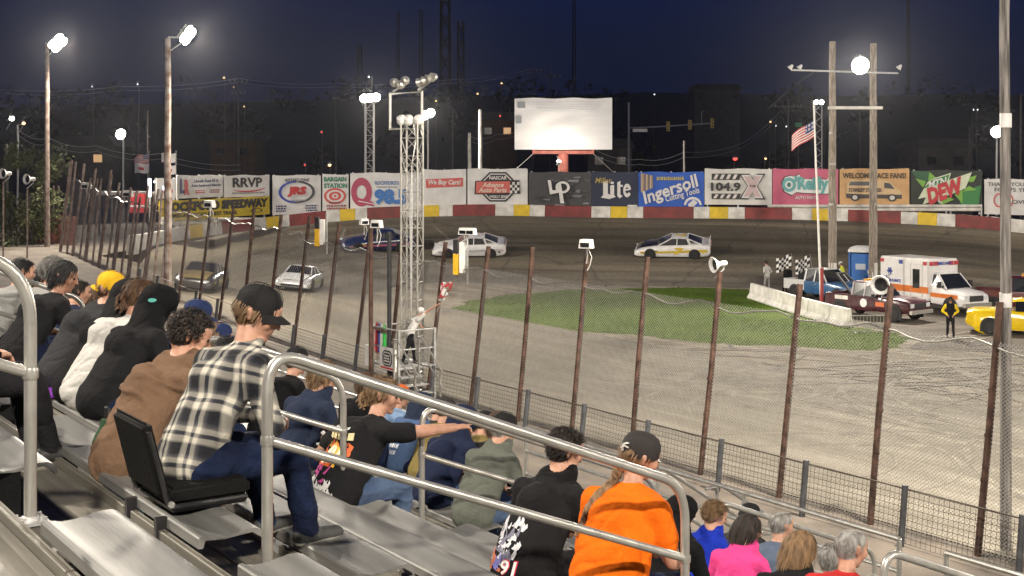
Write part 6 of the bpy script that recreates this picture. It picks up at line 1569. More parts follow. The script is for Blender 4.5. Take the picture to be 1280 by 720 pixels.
# ---- parked on the infield
def pickup(label, loc, rz, col, col2, bed=True, beacons=False, marks=None, name='pickup_truck', letters=None, plow=False, emblem=False):
    t = thing(name, label, 'pickup truck', loc, rz, 'service trucks parked on the infield'); pm = mat('car paint %.2f %.2f %.2f' % col, col, .3, 0, .06, 3, coat=.5); p2 = mat('car paint %.2f %.2f %.2f' % col2, col2, .3, 0, .06, 3, coat=.5)
    body_loft([(.55,.98,.45,1.12,.03,.0),(.9,.99,.42,1.14,.05,.02),(1.9,.98,.42,1.12,.10,.04),(2.5,.96,.45,1.05,.12,.04),(2.72,.92,.52,.96,.1,.02)]).build('hood', pm, t, smooth=45)
    body_loft([(-.95,.99,.42,1.13,.02,0),(-.1,1.0,.40,1.13,.02,0),(.56,.99,.42,1.13,.02,0)]).build('cab_body', pm, t, smooth=45)
    bd = MB(); 
    for s in (-1,1): bd.box((-1.82,s*.95,.86), (1.72,.09,.60))
    bd.box((-2.66,0,.86), (.08,1.98,.60)); bd.box((-1.82,0,.60), (1.7,1.85,.06)); bd.box((-1.0,0,.88), (.06,1.9,.60)); bd.build('bed', p2, t, smooth=0)
    rf = MB(); rf.loft([[(-.95,-.74,1.78),(-.95,.74,1.78),(-.95,.6,1.85),(-.95,-.6,1.85)],[(-.2,-.76,1.82),(-.2,.76,1.82),(-.2,.6,1.89),(-.2,-.6,1.89)],[(.25,-.70,1.79),(.25,.70,1.79),(.25,.55,1.85),(.25,-.55,1.85)]]); rf.build('roof', p2, t)
    glass_quad(t, [(.86,-.86,1.14),(.86,.86,1.14),(.26,.70,1.80),(.26,-.70,1.80)], 'windscreen'); glass_quad(t, [(-.97,.84,1.15),(-.97,-.84,1.15),(-.96,-.70,1.78),(-.96,.70,1.78)], 'rear_window')
    for s in (-1,1):
        q = [(.74,s*.93,1.14),(-.86,s*.93,1.14),(-.86,s*.75,1.77),(.22,s*.73,1.78)]; glass_quad(t, q if s > 0 else q[::-1], 'side_window')
        pl = MB(); pl.bar((.86,s*.92,1.12),(.25,s*.72,1.81), .07); pl.bar((-.92,s*.95,1.12),(-.92,s*.74,1.80), .10); pl.bar((-.15,s*.95,1.12),(-.15,s*.745,1.80), .06); pl.build('pillar', p2, t)['kind'] = 'stuff'
        for x in (-1.75, 1.78): arch(t, (x, s*1.0, .40), .47, s); wheel(t, (x, s*.90, .38), .385, .26)
        MB().box((2.70,s*.70,.84), (.07,.34,.20)).build('headlight', mat('lamp decal', (.65,.68,.7), .25, 0, .1, 5), t); MB().box((.55,s*1.12,1.22), (.1,.2,.16)).build('mirror', black_p, t); MB().box((0,s*1.012,.98), (.16,.02,.04)).build('door_handle', galv, t)
        if letters: n = MB(); text_mb(n, letters, (-.5,.62,.5,.92), 0, .008, .04); o = n.build('lettering', pal((.7,.7,.68)), t, smooth=0); o.matrix_local = Matrix.Translation((-.1, s*1.01, 0)) @ Matrix.Rotation(0 if s < 0 else PI, 4, 'Z')
    if emblem:
        for s in (-1,1):
            MB().lathe([(0,0),(.22,0),(.22,.012),(0,.012)], 18, (-.15,s*1.004,.80), ax='y').build('door_emblem', white_p, t, smooth=0); MB().box((-1.6,s*1.004,.98), (.85,.015,.20)).build('side_stripe', white_dirty, t, smooth=0); MB().box((.9,s*1.0,.80), (.55,.012,.22)).build('side_decal', pal((.6,.15,.05)), t, smooth=0)
    MB().box((2.74,0,.83), (.05,1.0,.24)).build('grille', black_m, t); MB().box((2.80,0,.52), (.16,1.92,.17)).build('bumper', galv, t)
    if beacons:
        MB().box((-.35,0,1.92), (.22,1.1,.09)).build('light_bar', pal((.6,.3,.03), .3), t)
    if plow:
        for s in (-1,1): MB().bar((-1.2,s*.6,1.15),(-2.4,s*.35,2.1), .10).build('tow_boom', black_m, t)
        MB().bar((-2.4,-.4,2.1),(-2.4,.4,2.1), .10).build('tow_crossbar', black_m, t)
    return t
def gpx(px, py): return at(px, py, CZ*F/(py-205))
def ang(dx, dy): return math.atan2(dy, dx)
bp = pickup('blue and white old pickup with a white roof behind the leaning flagpole', gpx(1034,375), ang(.52,-.85), (.04,.12,.26), (.62,.63,.62))
mp = pickup('maroon service truck with round white door emblem and tow frame', gpx(1096,397), ang(.62,-.78), (.05,.009,.016), (.05,.009,.016), beacons=True, emblem=True, plow=True, name='tow_truck')
bp.scale = (.9,.9,.92); mp.scale = (.88,.88,.95)
def ambulance():
    t = thing('ambulance', 'white box ambulance with an orange stripe and red lights', 'ambulance', gpx(1170,389), ang(.47,-.88)); t.scale = (.90,.90,.95); wp = mat('ambulance white', (.72,.71,.70), .35, 0, .05, 3, coat=.4); og = pal((.62,.16,.02), .4); rd = pal((.42,.03,.04), .4); bl = pal((.03,.06,.3), .4)
    bm = bmesh.new(); bmesh.ops.create_cube(bm, size=1); bmesh.ops.scale(bm, vec=(3.7,2.3,2.15), verts=bm.verts); bmesh.ops.bevel(bm, geom=bm.edges, offset=.07, segments=2, affect='EDGES'); me = bpy.data.meshes.new('box_body'); bm.to_mesh(me); bm.free(); me.materials.append(wp); me.shade_smooth(); me.set_sharp_from_angle(angle=R(40)); link('box_body', me, t, (-1.3,0,1.72))
    body_loft([(.52,1.0,.55,1.45,.03,0),(1.1,1.0,.52,1.42,.05,.02),(1.6,1.0,.5,1.30,.1,.04),(2.5,.98,.5,1.22,.12,.04),(2.85,.93,.55,1.10,.12,.02)]).build('hood', wp, t, smooth=45)
    rf = MB(); rf.loft([[(.5,-.85,2.05),(.5,.85,2.05),(.5,.7,2.15),(.5,-.7,2.15)],[(.95,-.80,2.03),(.95,.80,2.03),(.95,.65,2.10),(.95,-.65,2.10)]]); rf.build('cab_roof', wp, t)
    MB().box((.56,0,1.7), (.1,1.7,.7)).build('cab_back', wp, t); glass_quad(t, [(1.62,-.90,1.36),(1.62,.90,1.36),(.96,.78,2.03),(.96,-.78,2.03)], 'windscreen')
    for s in (-1,1):
        q = [(1.5,s*.97,1.42),(.66,s*.99,1.45),(.66,s*.86,2.02),(.92,s*.84,2.02)]; glass_quad(t, q if s > 0 else q[::-1], 'side_window')
        pl = MB(); pl.bar((1.62,s*.95,1.34),(.95,s*.80,2.05), .08); pl.bar((.60,s*.99,1.4),(.60,s*.84,2.05), .10); pl.build('pillar', wp, t)['kind'] = 'stuff'
        MB().box((-1.3,s*1.158,1.18), (3.66,.02,.34)).build('orange_stripe', og, t, smooth=0); MB().box((1.5,s*1.003,.98), (1.9,.02,.22)).build('orange_stripe', og, t, smooth=0)
        for x in (-2.95, .30):
            MB().box((x,s*1.165,2.58), (.26,.04,.18)).build('warning_light', rd, t, smooth=0)
        MB().box((-1.5,s*1.165,2.56), (.26,.04,.20)).build('warning_light', bl, t, smooth=0)
        MB().box((-.35,s*1.162,1.75), (.50,.02,1.0)).build('door_window', glass_d, t, smooth=0); f = MB().tube([(-.75,s*1.165,.8),(.1,s*1.165,.8),(.1,s*1.165,2.5),(-.75,s*1.165,2.5)], .014, 5, closed=True).build('door_seam', galv_grey, t)
        n = MB(); text_mb(n, 'AMBULANCE', (-.6,1.45,.6,1.62), 0, .006, .04); o = n.build('lettering', bl, t, smooth=0); o.matrix_local = Matrix.Translation((-2.1, s*1.165, .0)) @ Matrix.Rotation(0 if s < 0 else PI, 4, 'Z')
        st = MB()
        for q in range(3): st.box((-2.35,s*1.166,2.02), (.42,.01,.11), Matrix.Rotation(q*PI/3,3,'Y'))
        st.build('star_emblem', bl, t, smooth=0)
        for x in (-1.9, 1.95): arch(t, (x, s*(1.15 if x < 0 else 1.0), .45), .5, s); wheel(t, (x, s*(1.0 if x < 0 else .9), .40), .40, .26)
        MB().box((2.82,s*.70,.98), (.08,.32,.2)).build('headlight', mat('lamp decal', (.65,.68,.7), .25, 0, .1, 5), t); MB().box((1.35,s*1.18,1.55), (.12,.24,.3)).build('mirror', black_p, t)
    for y, m in ((-1.0,rd),(-.6,rd),(.6,rd),(1.0,rd)): MB().box((.575,y*.95,2.58), (.04,.30,.20)).build('warning_light', m, t, smooth=0)
    n = MB(); text_mb(n, 'AMBULANCE', (-.55,2.50,.55,2.66), 0, .006, .04); o = n.build('lettering', bl, t, smooth=0); o.matrix_local = Matrix.Translation((.60,0,0)) @ Matrix.Rotation(PI/2, 4, 'Z')
    MB().box((2.87,0,.92), (.05,1.0,.28)).build('grille', black_m, t); MB().box((2.92,0,.6), (.2,2.0,.2)).build('bumper', galv, t)
ambulance()
def yellow_truck():
    t = thing('roadster_truck', 'bright yellow retro roadster with round fenders at the right edge', 'car', gpx(1282,417), ang(.93,-.36)); col = (.72,.50,.01); pm = mat('car paint yellow', col, .25, 0, .04, 3, coat=.7)
    body_loft([(-2.40,.78,.40,.92,.14,.02),(-2.15,.88,.30,1.02,.12,.03),(-1.2,.93,.24,1.05,.10,.03),(-.3,.93,.22,1.03,.08,.02),(.6,.92,.22,1.02,.14,.05),(1.4,.86,.24,.98,.26,.07),(2.1,.72,.28,.86,.28,.06),(2.4,.52,.34,.70,.2,.03)]).build('body', pm, t, smooth=60)
    for s in (-1,1):
        for x, L in ((-1.45,.78),(1.45,.72)):
            rings = []
            for i in range(9):
                a = -1+2*i/8; q = math.sqrt(max(0.02, 1-a*a)); rings.append([(x+a*L, s*(.80+ .22*q*math.cos(b)), .45+.52*q*math.sin(b)+(.05 if b > 0 else 0)) for b in [R(-60+30*k) for k in range(8)]])
            MB().loft(rings, cap=False, close=False).build('fender', pm, t, smooth=70)
            arch(t, (x, s*1.015, .36), .40, s); wheel(t, (x, s*.93, .35), .355, .25, rimm)
        MB().lathe([(0,.0),(.10,.0),(.12,-.06)], 14, (2.16,s*.78,.62), ax='x').build('headlight', mat('lamp lit', (1,.95,.85), .2, emit=1.5, var=0), t)
        q = [(.62,s*.84,1.02),(-.42,s*.84,1.03),(-.38,s*.62,1.44),(.16,s*.60,1.45)]; glass_quad(t, q if s > 0 else q[::-1], 'side_window')
    rf = MB(); rf.loft([[(-.55,-.62,1.42),(-.55,.62,1.42),(-.5,.48,1.49),(-.5,-.48,1.49)],[(-.15,-.64,1.46),(-.15,.64,1.46),(-.15,.48,1.53),(-.15,-.48,1.53)],[(.2,-.60,1.44),(.2,.60,1.44),(.18,.46,1.50),(.18,-.46,1.50)]]); rf.build('roof', pm, t)
    glass_quad(t, [(.78,-.76,1.04),(.78,.76,1.04),(.20,.60,1.45),(.20,-.60,1.45)], 'windscreen'); glass_quad(t, [(-.66,.74,1.04),(-.66,-.74,1.04),(-.54,-.60,1.42),(-.54,.60,1.42)], 'rear_window')
    MB().box((2.40,0,.52), (.05,.7,.07)).build('grille', galv, t); MB().box((-2.42,0,.52), (.08,1.4,.14)).build('bumper', pm, t)
yellow_truck()
def toilet():
    b = gpx(1077,362); t = thing('portable_toilet', 'blue portable toilet with a white domed roof', 'portable toilet', b, -.35); t.scale = (1.15,1.15,1.12); bl = pal((.02,.12,.42), .45)
    for x in (-.55,.55):
        for y in (-.55,.55): MB().bar((x,y,0),(x,y,2.0), .09).build('corner_post', bl, t)
    for k, (c, s) in enumerate((((0,.56,1.02),(1.02,.05,1.9)),((-.56,0,1.02),(.05,1.02,1.9)),((.56,0,1.02),(.05,1.02,1.9)))):
        w = MB(); w.box(c, s); 
        for q in range(5): 
            if s[0] < .2: w.box((c[0]*1.06, -.4+.2*q, 1.0), (.03,.05,1.7))
        w.build('side_panel', bl, t, smooth=0)
    MB().box((0,-.55,1.0), (.92,.05,1.85)).build('door', pal((.03,.15,.48), .45), t, smooth=0); MB().box((0,-.585,1.25), (.5,.012,.30)).build('door_label', pal((.5,.55,.62)), t, smooth=0); MB().box((.36,-.59,1.0), (.05,.03,.18)).build('door_latch', white_p, t)
    rings = [[(x*s, y*s, z) for x, y in ((-.62,-.62),(0,-.66),(.62,-.62),(.66,0),(.62,.62),(0,.66),(-.62,.62),(-.66,0))] for s, z in ((1,2.0),(1,2.1),(.85,2.22),(.5,2.3),(.1,2.33))]
    MB().loft(rings).build('roof', white_p, t); MB().tube([(.4,.45,1.9),(.4,.45,2.5)], .05, 8).build('vent_pipe', white_p, t); MB().box((0,0,.05), (1.2,1.2,.1)).build('skid_base', black_m, t)
toilet()
def dark_car():
    pickup('dark red truck mostly hidden behind the pale timber pole', gpx(1290,392), ang(.9,-.4), (.10,.015,.02), (.10,.015,.02), beacons=True)
dark_car()
# ---------------------------------------------------------------- the crowd
C = {n: cloth('cloth '+n, c) for n, c in dict(black=(.008,.008,.009), black2=(.013,.013,.0145), navy=(.014,.020,.048), navy2=(.020,.028,.055), grey=(.085,.085,.085), charcoal=(.034,.035,.038), white=(.55,.54,.51), teal=(.15,.46,.48), brown=(.16,.098,.062), olive=(.20,.155,.055),
    blue_tee=(.075,.125,.24), light_blue=(.20,.30,.46), sage=(.115,.125,.105), orange=(.78,.145,.006), royal=(.010,.030,.36), pink=(.70,.06,.25), red=(.50,.03,.03), slate=(.10,.13,.19), beige=(.42,.38,.30), grey_lt=(.26,.26,.25), maroon=(.12,.02,.02), yellow=(.75,.55,.02), cream=(.6,.58,.5)).items()}
capm = {n: cloth('cap '+n, c, rough=.8, bump=.15) for n, c in dict(black=(.016,.016,.017), charcoal=(.038,.034,.034), navy=(.020,.032,.095), yellow=(.70,.42,.02), orange=(.62,.13,.02)).items()}
white_print = mat('white print', (.72,.71,.68), .7, var=.05)
def prints(*items):
    """flat prints on the back: (kind, colour, data) in local x,z"""
    def f(t, bvh, ch, mid, hip, d2, HC, HM):
        z0 = mid.z
        for i, (kind, col, *a) in enumerate(items):
            m = pal(col, .75)
            if kind == 'text': mb = flat_text(a[0], (a[1][0], z0+a[1][1], a[1][2], z0+a[1][3]), *(a[2:] if len(a) > 2 else ()))
            elif kind == 'poly': mb = poly_mb([(x, z0+z) for x, z in a[0]])
            elif kind == 'flames':
                x0, zz, x1, z1, n, seed = a; r = random.Random(seed); mb = MB()
                for k in range(n):
                    x = r.uniform(x0, x1); z = r.uniform(zz, z1); w = r.uniform(.010,.028); h = r.uniform(.02,.06); b = r.uniform(-.03,.03)
                    mb.add([(x-w,0,z0+z),(x+w*.6,0,z0+z-.004),(x+w*.9+b*.4,0,z0+z+h*.5),(x+b,0,z0+z+h),(x-w*.2+b*.3,0,z0+z+h*.45)], [(0,1,2,3,4)])
            elif kind == 'lines':
                x0, zz, x1, z1, n = a; r = random.Random(i); mb = MB(); h = (z1-zz)/n
                for q in range(n):
                    x = x0
                    while x < x1: w = r.uniform(.35,.7)*h*.8; za, zb_ = z0+zz+h*q+h*.15, z0+zz+h*q+h*.85; e = .15*h*r.uniform(0,1); mb.add([(x,0,za+e),(x+w,0,za),(x+w*.9,0,zb_),(x+w*.1,0,zb_-e)], [(0,1,2,3)]); x += w+.12*h
            wrap_decal(t, bvh, mb, '', m, 'shirt_print', off=.005+.0016*i)
    return f
def cap_patch(col, shape):
    def f(c, HC, HM, tilt):
        mb = MB()
        for pts in shape:
            P = []
            for x, z in pts:
                y = -.110*math.sqrt(max(0, 1-(x/.09)**2))-.010+max(0, z-.03)*.25; P.append(HC+HM @ (tilt @ Vector((x, y, z+.03))))
            mb.add(P, [tuple(range(len(P)))])
        mb.build('cap_logo', pal(col), c, smooth=0)
    return f
SW = [[(-.012,.0),(.028,.014),(-.004,-.010)]]
BOLT = [[(.02,-.01),(.03,.03),(.05,.045),(.035,.045),(.012,.03),(-.012,.005)],[(.012,.015),(.055,.018),(.05,.026),(.02,.026)],[(-.012,.005),(.035,-.005),(.03,.003),(.0,.012)]]
T = person
# row by row, nearest first
T('person in a black and cream plaid shirt and black cap on the stadium seat', 1, 336, plaid, djeans, lean=14, slump=15, hyaw=-38, hpitch=22, hair=H_LIGHT, style='short', cap=(capm['black'], 'cap', None), u=5.46, dv=.06, drop=-.055, vox=.0115, shoes=shoe_g, sole=True, arms='fore', collar=plaid, legs='out', yaw=-8)
T('person in a crumpled brown jacket with dark curly hair, left of the plaid shirt', 1, 262, C['brown'], khaki, lean=22, slump=16, hyaw=-25, hpitch=24, hair=H_DARK, style='curly', vox=.012, hooddown=True, foldamp=.018, girth=1.08, u=6.2, drop=.06, sc=.96)
T('person in a bright orange shirt with a long braid under a charcoal cap', 4, 815, C['orange'], djeans, lean=8, slump=20, hyaw=-22, hpitch=18, hroll=8, hair=H_LIGHT, style='braid', cap=(capm['charcoal'], 'beanie', cap_patch((.7,.69,.66), BOLT)), u=5.08, vox=.012, girth=1.28, sleeve='short', arms='fore', foldamp=.010, sk=skin)
T('person in a black hoodie with white and red 91 print on its back', 4, 705, C['black2'], blackp, lean=20, slump=16, hyaw=-20, hpitch=20, hair=H_DARK, style='curly', hooddown=C['black'], vox=.012, girth=1.2, u=5.8, drop=.05, sc=.97, arms='fore',
  decal=prints(('flames', (.62,.62,.66), -.17, -.16, .02, .05, 40, 3), ('flames', (.16,.16,.22), -.16, -.15, .0, .02, 20, 5), ('flames', (.55,.16,.08), -.19, -.20, -.06, -.13, 10, 8), ('flames', (.2,.2,.55), -.12, -.20, -.03, -.13, 8, 9), ('text', (.60,.03,.07), '91', (-.052,-.205,.058,-.115), .05, .1), ('text', (.75,.74,.72), '91', (-.05,-.20,.052,-.12), .02, .1), ('lines', (.72,.71,.7), -.07, -.24, .05, -.21, 1)))
T('person in a black tee with a flame print, bun and pointing bare arm', 4, 440, C['black2'], jeans, lean=26, slump=14, hyaw=-45, hpitch=12, hair=H_LIGHT, style='bun', sleeve='short', vox=.0105, girth=1.15, u=8.12, drop=.14, sc=1.1, arms=[((-.27,.12,.28),(-.14,.36,.25)), ((.36,.42,.46),(.44,.66,.455),'point')],
  decal=prints(('flames', (.62,.12,.03), -.14, -.02, .10, .10, 26, 4), ('flames', (.75,.42,.04), -.12, -.01, .08, .09, 22, 6), ('flames', (.75,.70,.55), -.09, .0, .05, .07, 12, 2), ('flames', (.45,.06,.25), -.13, -.10, .0, .0, 8, 12), ('flames', (.6,.6,.6), -.14, -.20, .08, -.11, 34, 15), ('lines', (.72,.62,.35), -.13, .135, .09, .20, 1), ('lines', (.72,.71,.7), -.10, .205, .04, .225, 1), ('lines', (.72,.71,.7), -.15, -.26, .0, -.235, 1)))
T('person in a dark navy hoodie with wavy light brown hair beside the flame tee', 4, 398, C['navy2'], djeans, lean=20, slump=13, hyaw=-25, hpitch=14, hair=H_LIGHT, style='mid', hooddown=True, u=8.95, vox=.0135, drop=.08, girth=1.1)
T('person in black cap and dark jacket behind the wavy haired person', 5, 411, C['black'], djeans, hyaw=-25, cap=(capm['black'], 'cap', None), hair=H_BROWN, u=11.0)
T('person in a grey hoodie with its hood down and a black cap', 6, 646, C['sage'], jeans, lean=20, slump=13, hyaw=-28, hpitch=16, hair=H_GREY, cap=(capm['black'], 'cap', None), hooddown=True, vox=.0135, girth=1.14, drop=.04)
T('person hunched in a navy hoodie with its hood up', 6, 597, C['navy'], jeans, lean=24, slump=16, hyaw=-30, hpitch=22, hair=H_BROWN, hood=C['navy'], vox=.0135, girth=1.16, drop=.04)
T('person in a black jacket with brown hair, right of the raised navy hood', 7, 640, C['black'], djeans, lean=22, hyaw=-30, hair=H_BROWN, style='mid')
T('person in an olive jacket and dark cap behind the narrow handrail', 8, 570, C['olive'], blackp, lean=20, hyaw=-20, cap=(capm['charcoal'], 'cap', None), hair=H_BROWN)
T('person in a blue tee with white lettering and a navy hood', 8, 540, C['blue_tee'], djeans, lean=22, slump=14, hyaw=-25, hood=C['navy2'], sleeve='short', decal=prints(('lines', (.62,.64,.68), -.10, .12, .08, .19, 1), ('lines', (.58,.6,.66), -.15, -.10, .02, .08, 3)))
T('person in a pale blue tee and orange cap near the flag stand', 8, 512, C['light_blue'], djeans, lean=22, hyaw=-20, cap=(capm['orange'], 'cap', None), sleeve='short', hair=H_BROWN)
T('person in a plain charcoal top beside the blue lettered tee', 9, 560, C['charcoal'], djeans, lean=20, hyaw=-30, hair=H_BLACK, cap=(capm['black'], 'cap', None))
T('person with a dark ponytail low on the stand below the fence', 11, 605, C['charcoal'], djeans, lean=20, hyaw=-20, hair=H_DARK, style='mid', sc=.95)
# left part, second row in front of the near rail
T('person in a black hoodie with its hood up and a small teal hood logo', 2, 215, C['black2'], djeans, lean=24, slump=15, hyaw=-28, hpitch=18, hood=C['black'], vox=.0125, girth=1.02, sc=1.1, decal=lambda t, bvh, ch, mid, hip, d2, HC, HM: wrap_decal(t, bvh, poly_mb([(HC.x+.05+.022*math.cos(a), HC.z+.03+.013*math.sin(a)) for a in [R(30*k) for k in range(12)]]), '', pal((.10,.45,.38)), 'hood_logo', off=.004))
T('person in a white jacket with brown hair tied low', 2, 192, C['white'], djeans, lean=24, slump=15, hyaw=-15, hpitch=10, hair=H_BROWN, style='bun', vox=.0125, foldamp=.012, sc=1.12)
T('person in a black jacket with a black hood, left of the white jacket', 2, 176, C['black'], djeans, lean=24, slump=13, hyaw=-20, hood=C['black2'], vox=.013, sc=1.08)
T('person in a grey hoodie and yellow cap', 2, 152, C['charcoal'], djeans, lean=25, slump=12, hyaw=-60, hpitch=8, hair=H_BROWN, cap=(capm['yellow'], 'back', None), hooddown=True, vox=.013, dv=.06, girth=1.14, sc=1.08)
T('person in a teal tee with a printed back between the black hood and brown jacket', 2, 190, C['teal'], djeans, lean=38, slump=22, hyaw=-20, hpitch=40, hair=H_BLACK, sleeve='short', vox=.013, u=7.7, dv=.0, girth=1.12, drop=.04, decal=prints(('flames', (.55,.66,.66), -.12, .02, .10, .12, 18, 4), ('flames', (.72,.74,.72), -.08, .03, .07, .09, 9, 7), ('flames', (.62,.60,.12), -.13, -.08, .02, -.02, 9, 9), ('flames', (.05,.22,.3), -.12, .0, .10, .1, 12, 11), ('lines', (.7,.72,.72), -.09, -.03, .08, .03, 1)))
T('person in a navy hoodie and navy cap with a white tick', 3, 261, C['navy'], djeans, lean=22, slump=14, hyaw=-12, hpitch=16, hair=H_BROWN, cap=(capm['navy'], 'cap', cap_patch((.7,.7,.7), SW)), hooddown=True, vox=.013, drop=.0, sc=1.1)
T('blond person mostly hidden behind the navy cap', 4, 243, C['beige'], djeans, lean=22, hyaw=-20, hair=H_LIGHT, style='mid', u=11.2)
T('dark haired person in a black tee leaning forward at the left', 2, 92, C['black2'], djeans, lean=24, slump=12, hyaw=-42, hpitch=16, hair=H_BLACK, style='mid', sleeve='short', vox=.0125, arms='fore', girth=1.08, sk=skin_d, sc=1.1)
T('person with bushy grey hair and a light grey jacket at far left', 3, 76, C['grey_lt'], djeans, lean=16, slump=12, hyaw=-15, hpitch=8, hair=H_GREY, style='bushy', vox=.014, girth=1.2, sc=1.15)
T('short haired person in a light top right of the bushy grey hair', 4, 84, C['grey_lt'], djeans, lean=18, hyaw=-20, hair=H_BROWN, u=14.2)
T('person in a black jacket at the left edge under the handrail', 3, 2, C['black'], djeans, lean=18, hyaw=-10, hair=H_BLACK, u=14.6)
T('person in a pale grey sweatshirt at the left edge', 2, -6, C['grey_lt'], djeans, lean=14, hyaw=-10, hair=H_BLACK, u=12.4)
T('person in black trousers and worn black shoes cut off by the left edge', 0, -30, C['black'], blackp, lean=2, slump=6, hyaw=-20, hair=H_DARK, u=7.0, vox=.0125, shoes=shoe_d, legs='out', arms='lap', yaw=0, sole=False)
T('distant person in a cream jacket looking up the track, by the far fence', 8, 112, C['cream'], djeans, lean=12, hyaw=-40, hair=H_DARK, vox=.018)
T('distant person raising a pale sleeve beside the cream jacket', 8, 96, C['beige'], djeans, lean=10, hyaw=10, hair=H_BROWN, vox=.018, arms=[((-.25,.15,.5),(-.2,.3,.8)), 'fore'])
# fill of the rows at the left and low on the stand
for i, (k, px, sh, hr, st, cp, hd_, lab) in enumerate(((3,108,'navy',H_DARK,'short',None,None,'person in a navy top with short dark hair in the row beyond the yellow cap'),(4,128,'charcoal',H_BROWN,'mid',None,None,'person in charcoal with chin length brown hair in the row beyond the yellow cap'),(4,30,'maroon',H_BROWN,'short','black',None,'person in a maroon top and black cap at far left'),(5,60,'black',H_BLACK,'short',None,'black','person in a black hooded jacket far along the row at left'),(5,110,'slate',H_GREY,'short',None,None,'grey haired person in slate blue far along the row at left'),(4,288,'grey',H_BROWN,'short','navy',None,'person in a grey top and navy cap beyond the plaid shirt'),(7,470,'black',H_BROWN,'mid',None,None,'person in black with brown hair beyond the flame tee'),(9,618,'olive',H_DARK,'short','black',None,'person in olive and a black cap low on the stand'))):
    T(lab, k, px, C[sh], djeans, lean=18+3*(i % 3), hyaw=-20-6*(i % 3), hair=hr, style=st, cap=(capm[cp], 'cap', None) if cp else None, hood=C[hd_] if hd_ else None, vox=.016)
# lower right
T('person in a royal blue hoodie with short light brown hair', 8, 912, C['royal'], djeans, lean=22, slump=18, hyaw=-35, hpitch=20, hair=H_LIGHT, style='curly', hooddown=True, sc=.90, drop=.10, vox=.014)
T('person in a hot pink hoodie with dark shoulder length hair', 7, 955, C['pink'], djeans, lean=20, slump=16, hyaw=-30, hpitch=16, hair=H_DARK, style='long', hooddown=True, sc=.86, drop=.09, vox=.0135)
T('balding person in a slate blue top beyond the pink hoodie', 9, 994, C['slate'], djeans, lean=16, hyaw=-20, hair=H_GREY, style='balding', sc=.95, drop=.07)
T('person in a black hoodie with long highlighted brown hair', 6, 1027, C['black2'], djeans, lean=22, slump=18, hyaw=-18, hpitch=16, hair=H_LIGHT, style='long', hooddown=True, sc=.90, drop=.12, vox=.0135)
T('grey haired person in a dark coat right of the highlighted hair', 7, 1062, C['charcoal'], djeans, lean=14, hyaw=-20, hair=H_GREY, style='short', sc=.90, drop=.16)
T('balding grey haired person in a red shirt', 6, 1091, C['red'], djeans, lean=20, slump=16, hyaw=-15, hpitch=16, hair=H_GREY, style='balding', sc=.92, drop=.04, vox=.013, girth=1.15)
T('white haired person cut off by the bottom edge right of the red shirt', 6, 1122, C['grey_lt'], djeans, lean=14, hyaw=-20, hair=H_WHITE, style='short', sc=.88, drop=.24)
T('person in black with a raised black sleeve between the orange shirt and blue hoodie', 6, 868, C['black'], blackp, lean=14, slump=10, hyaw=-30, hood=C['black'], sc=.88, drop=.14, vox=.014)
T('person in a dark knit hat low on the stand beyond the pink hoodie', 10, 952, C['charcoal'], djeans, lean=16, hyaw=-20, hair=H_BLACK, cap=(capm['black'], 'beanie', None), sc=.92, drop=.05)
# ---- flagman and officials
c = FSC+Matrix.Rotation(ROT,3,'Z') @ Vector((.35,.25,FSL+.04))
T('flagman in a white shirt leaning out of the flag stand waving a flag', 0, 0, C['white'], blackp, lean=24, slump=8, hyaw=10, hair=H_WHITE, cap=(cloth('cap white', (.6,.59,.57)), 'cap', None), stand=True, base=c, rz=ROT-.25, vox=.018, sleeve='short', arms=[((-.30,.30,1.22),(-.34,.46,1.05)), ((.36,.44,1.62),(.62,.66,1.82))], legs=(.16,-.28), group='track officials')
def waved_flag():
    p = c+Matrix.Rotation(ROT-.25,3,'Z') @ Vector((.70,.74,1.87)); t = thing('racing_flag', 'red and white racing flag waved by the flagman', 'flag', p, ROT-.3); top = Vector((.30,.22,.62)); MB().tube([(-.10,-.10,-.25), top], .014, 6).build('flag_staff', wood, t)
    fb = {}; N, M_ = 14, 12
    P = [[top*(.25+.75*j/M_)+Vector((-.15*i/N-.42*i/N*(.5+.5*j/M_), .12*math.sin(i*.9+j*.5), -.06*i/N+.06*math.sin(i*.7+j))) for j in range(M_+1)] for i in range(N+1)]
    for i in range(N):
        for j in range(M_): k = 'r' if abs((i/N)-(j/M_)) < .13 or abs((i/N)-1+(j/M_)) < .13 else 'w'; fb.setdefault(k, MB()).add([P[i][j],P[i+1][j],P[i+1][j+1],P[i][j+1]], [(0,1,2,3)])
    for k, mb in fb.items(): mb.build('flag_stripe' if k == 'r' else 'flag_field', pal((.55,.05,.06),.8) if k == 'r' else pal((.75,.74,.72),.8), t)
waved_flag()
def official(label, px, py, d, shirt, pants, face, **k):
    b = gx(px, d); return T(label, 0, px, shirt, pants, lean=3, slump=4, stand=True, base=b, rz=face, vox=.02, group='track officials', **k)
vest = cloth('yellow vest', (.55,.60,.05))
official('official in white by the end of the white concrete barrier', 959, 361, 74.5, C['white'], C['grey_lt'], .6, arms='hips', cap=(capm['black'], 'cap', None))
official('official in black with a yellow sleeve standing before the ambulance', 1188, 425, 54.5, C['black2'], blackp, 2.9, arms='hips', slv=C['yellow'], cap=(capm['black'], 'cap', None), decal=None)
official('official in a yellow vest behind the blue and white pickup', 1053, 352, 74, vest, djeans, 1.0, arms='side', cap=(cloth('cap white', (.6,.59,.57)), 'cap', None))
f1 = official('flag helper left of the blue and white pickup holding a checkered flag', 985, 352, 72, C['black'], blackp, 2.5, arms='fore', hair=H_BROWN)
f2 = official('second flag helper behind the blue and white pickup holding a checkered flag', 1003, 352, 71, C['charcoal'], blackp, 2.5, arms='fore', hair=H_BROWN)
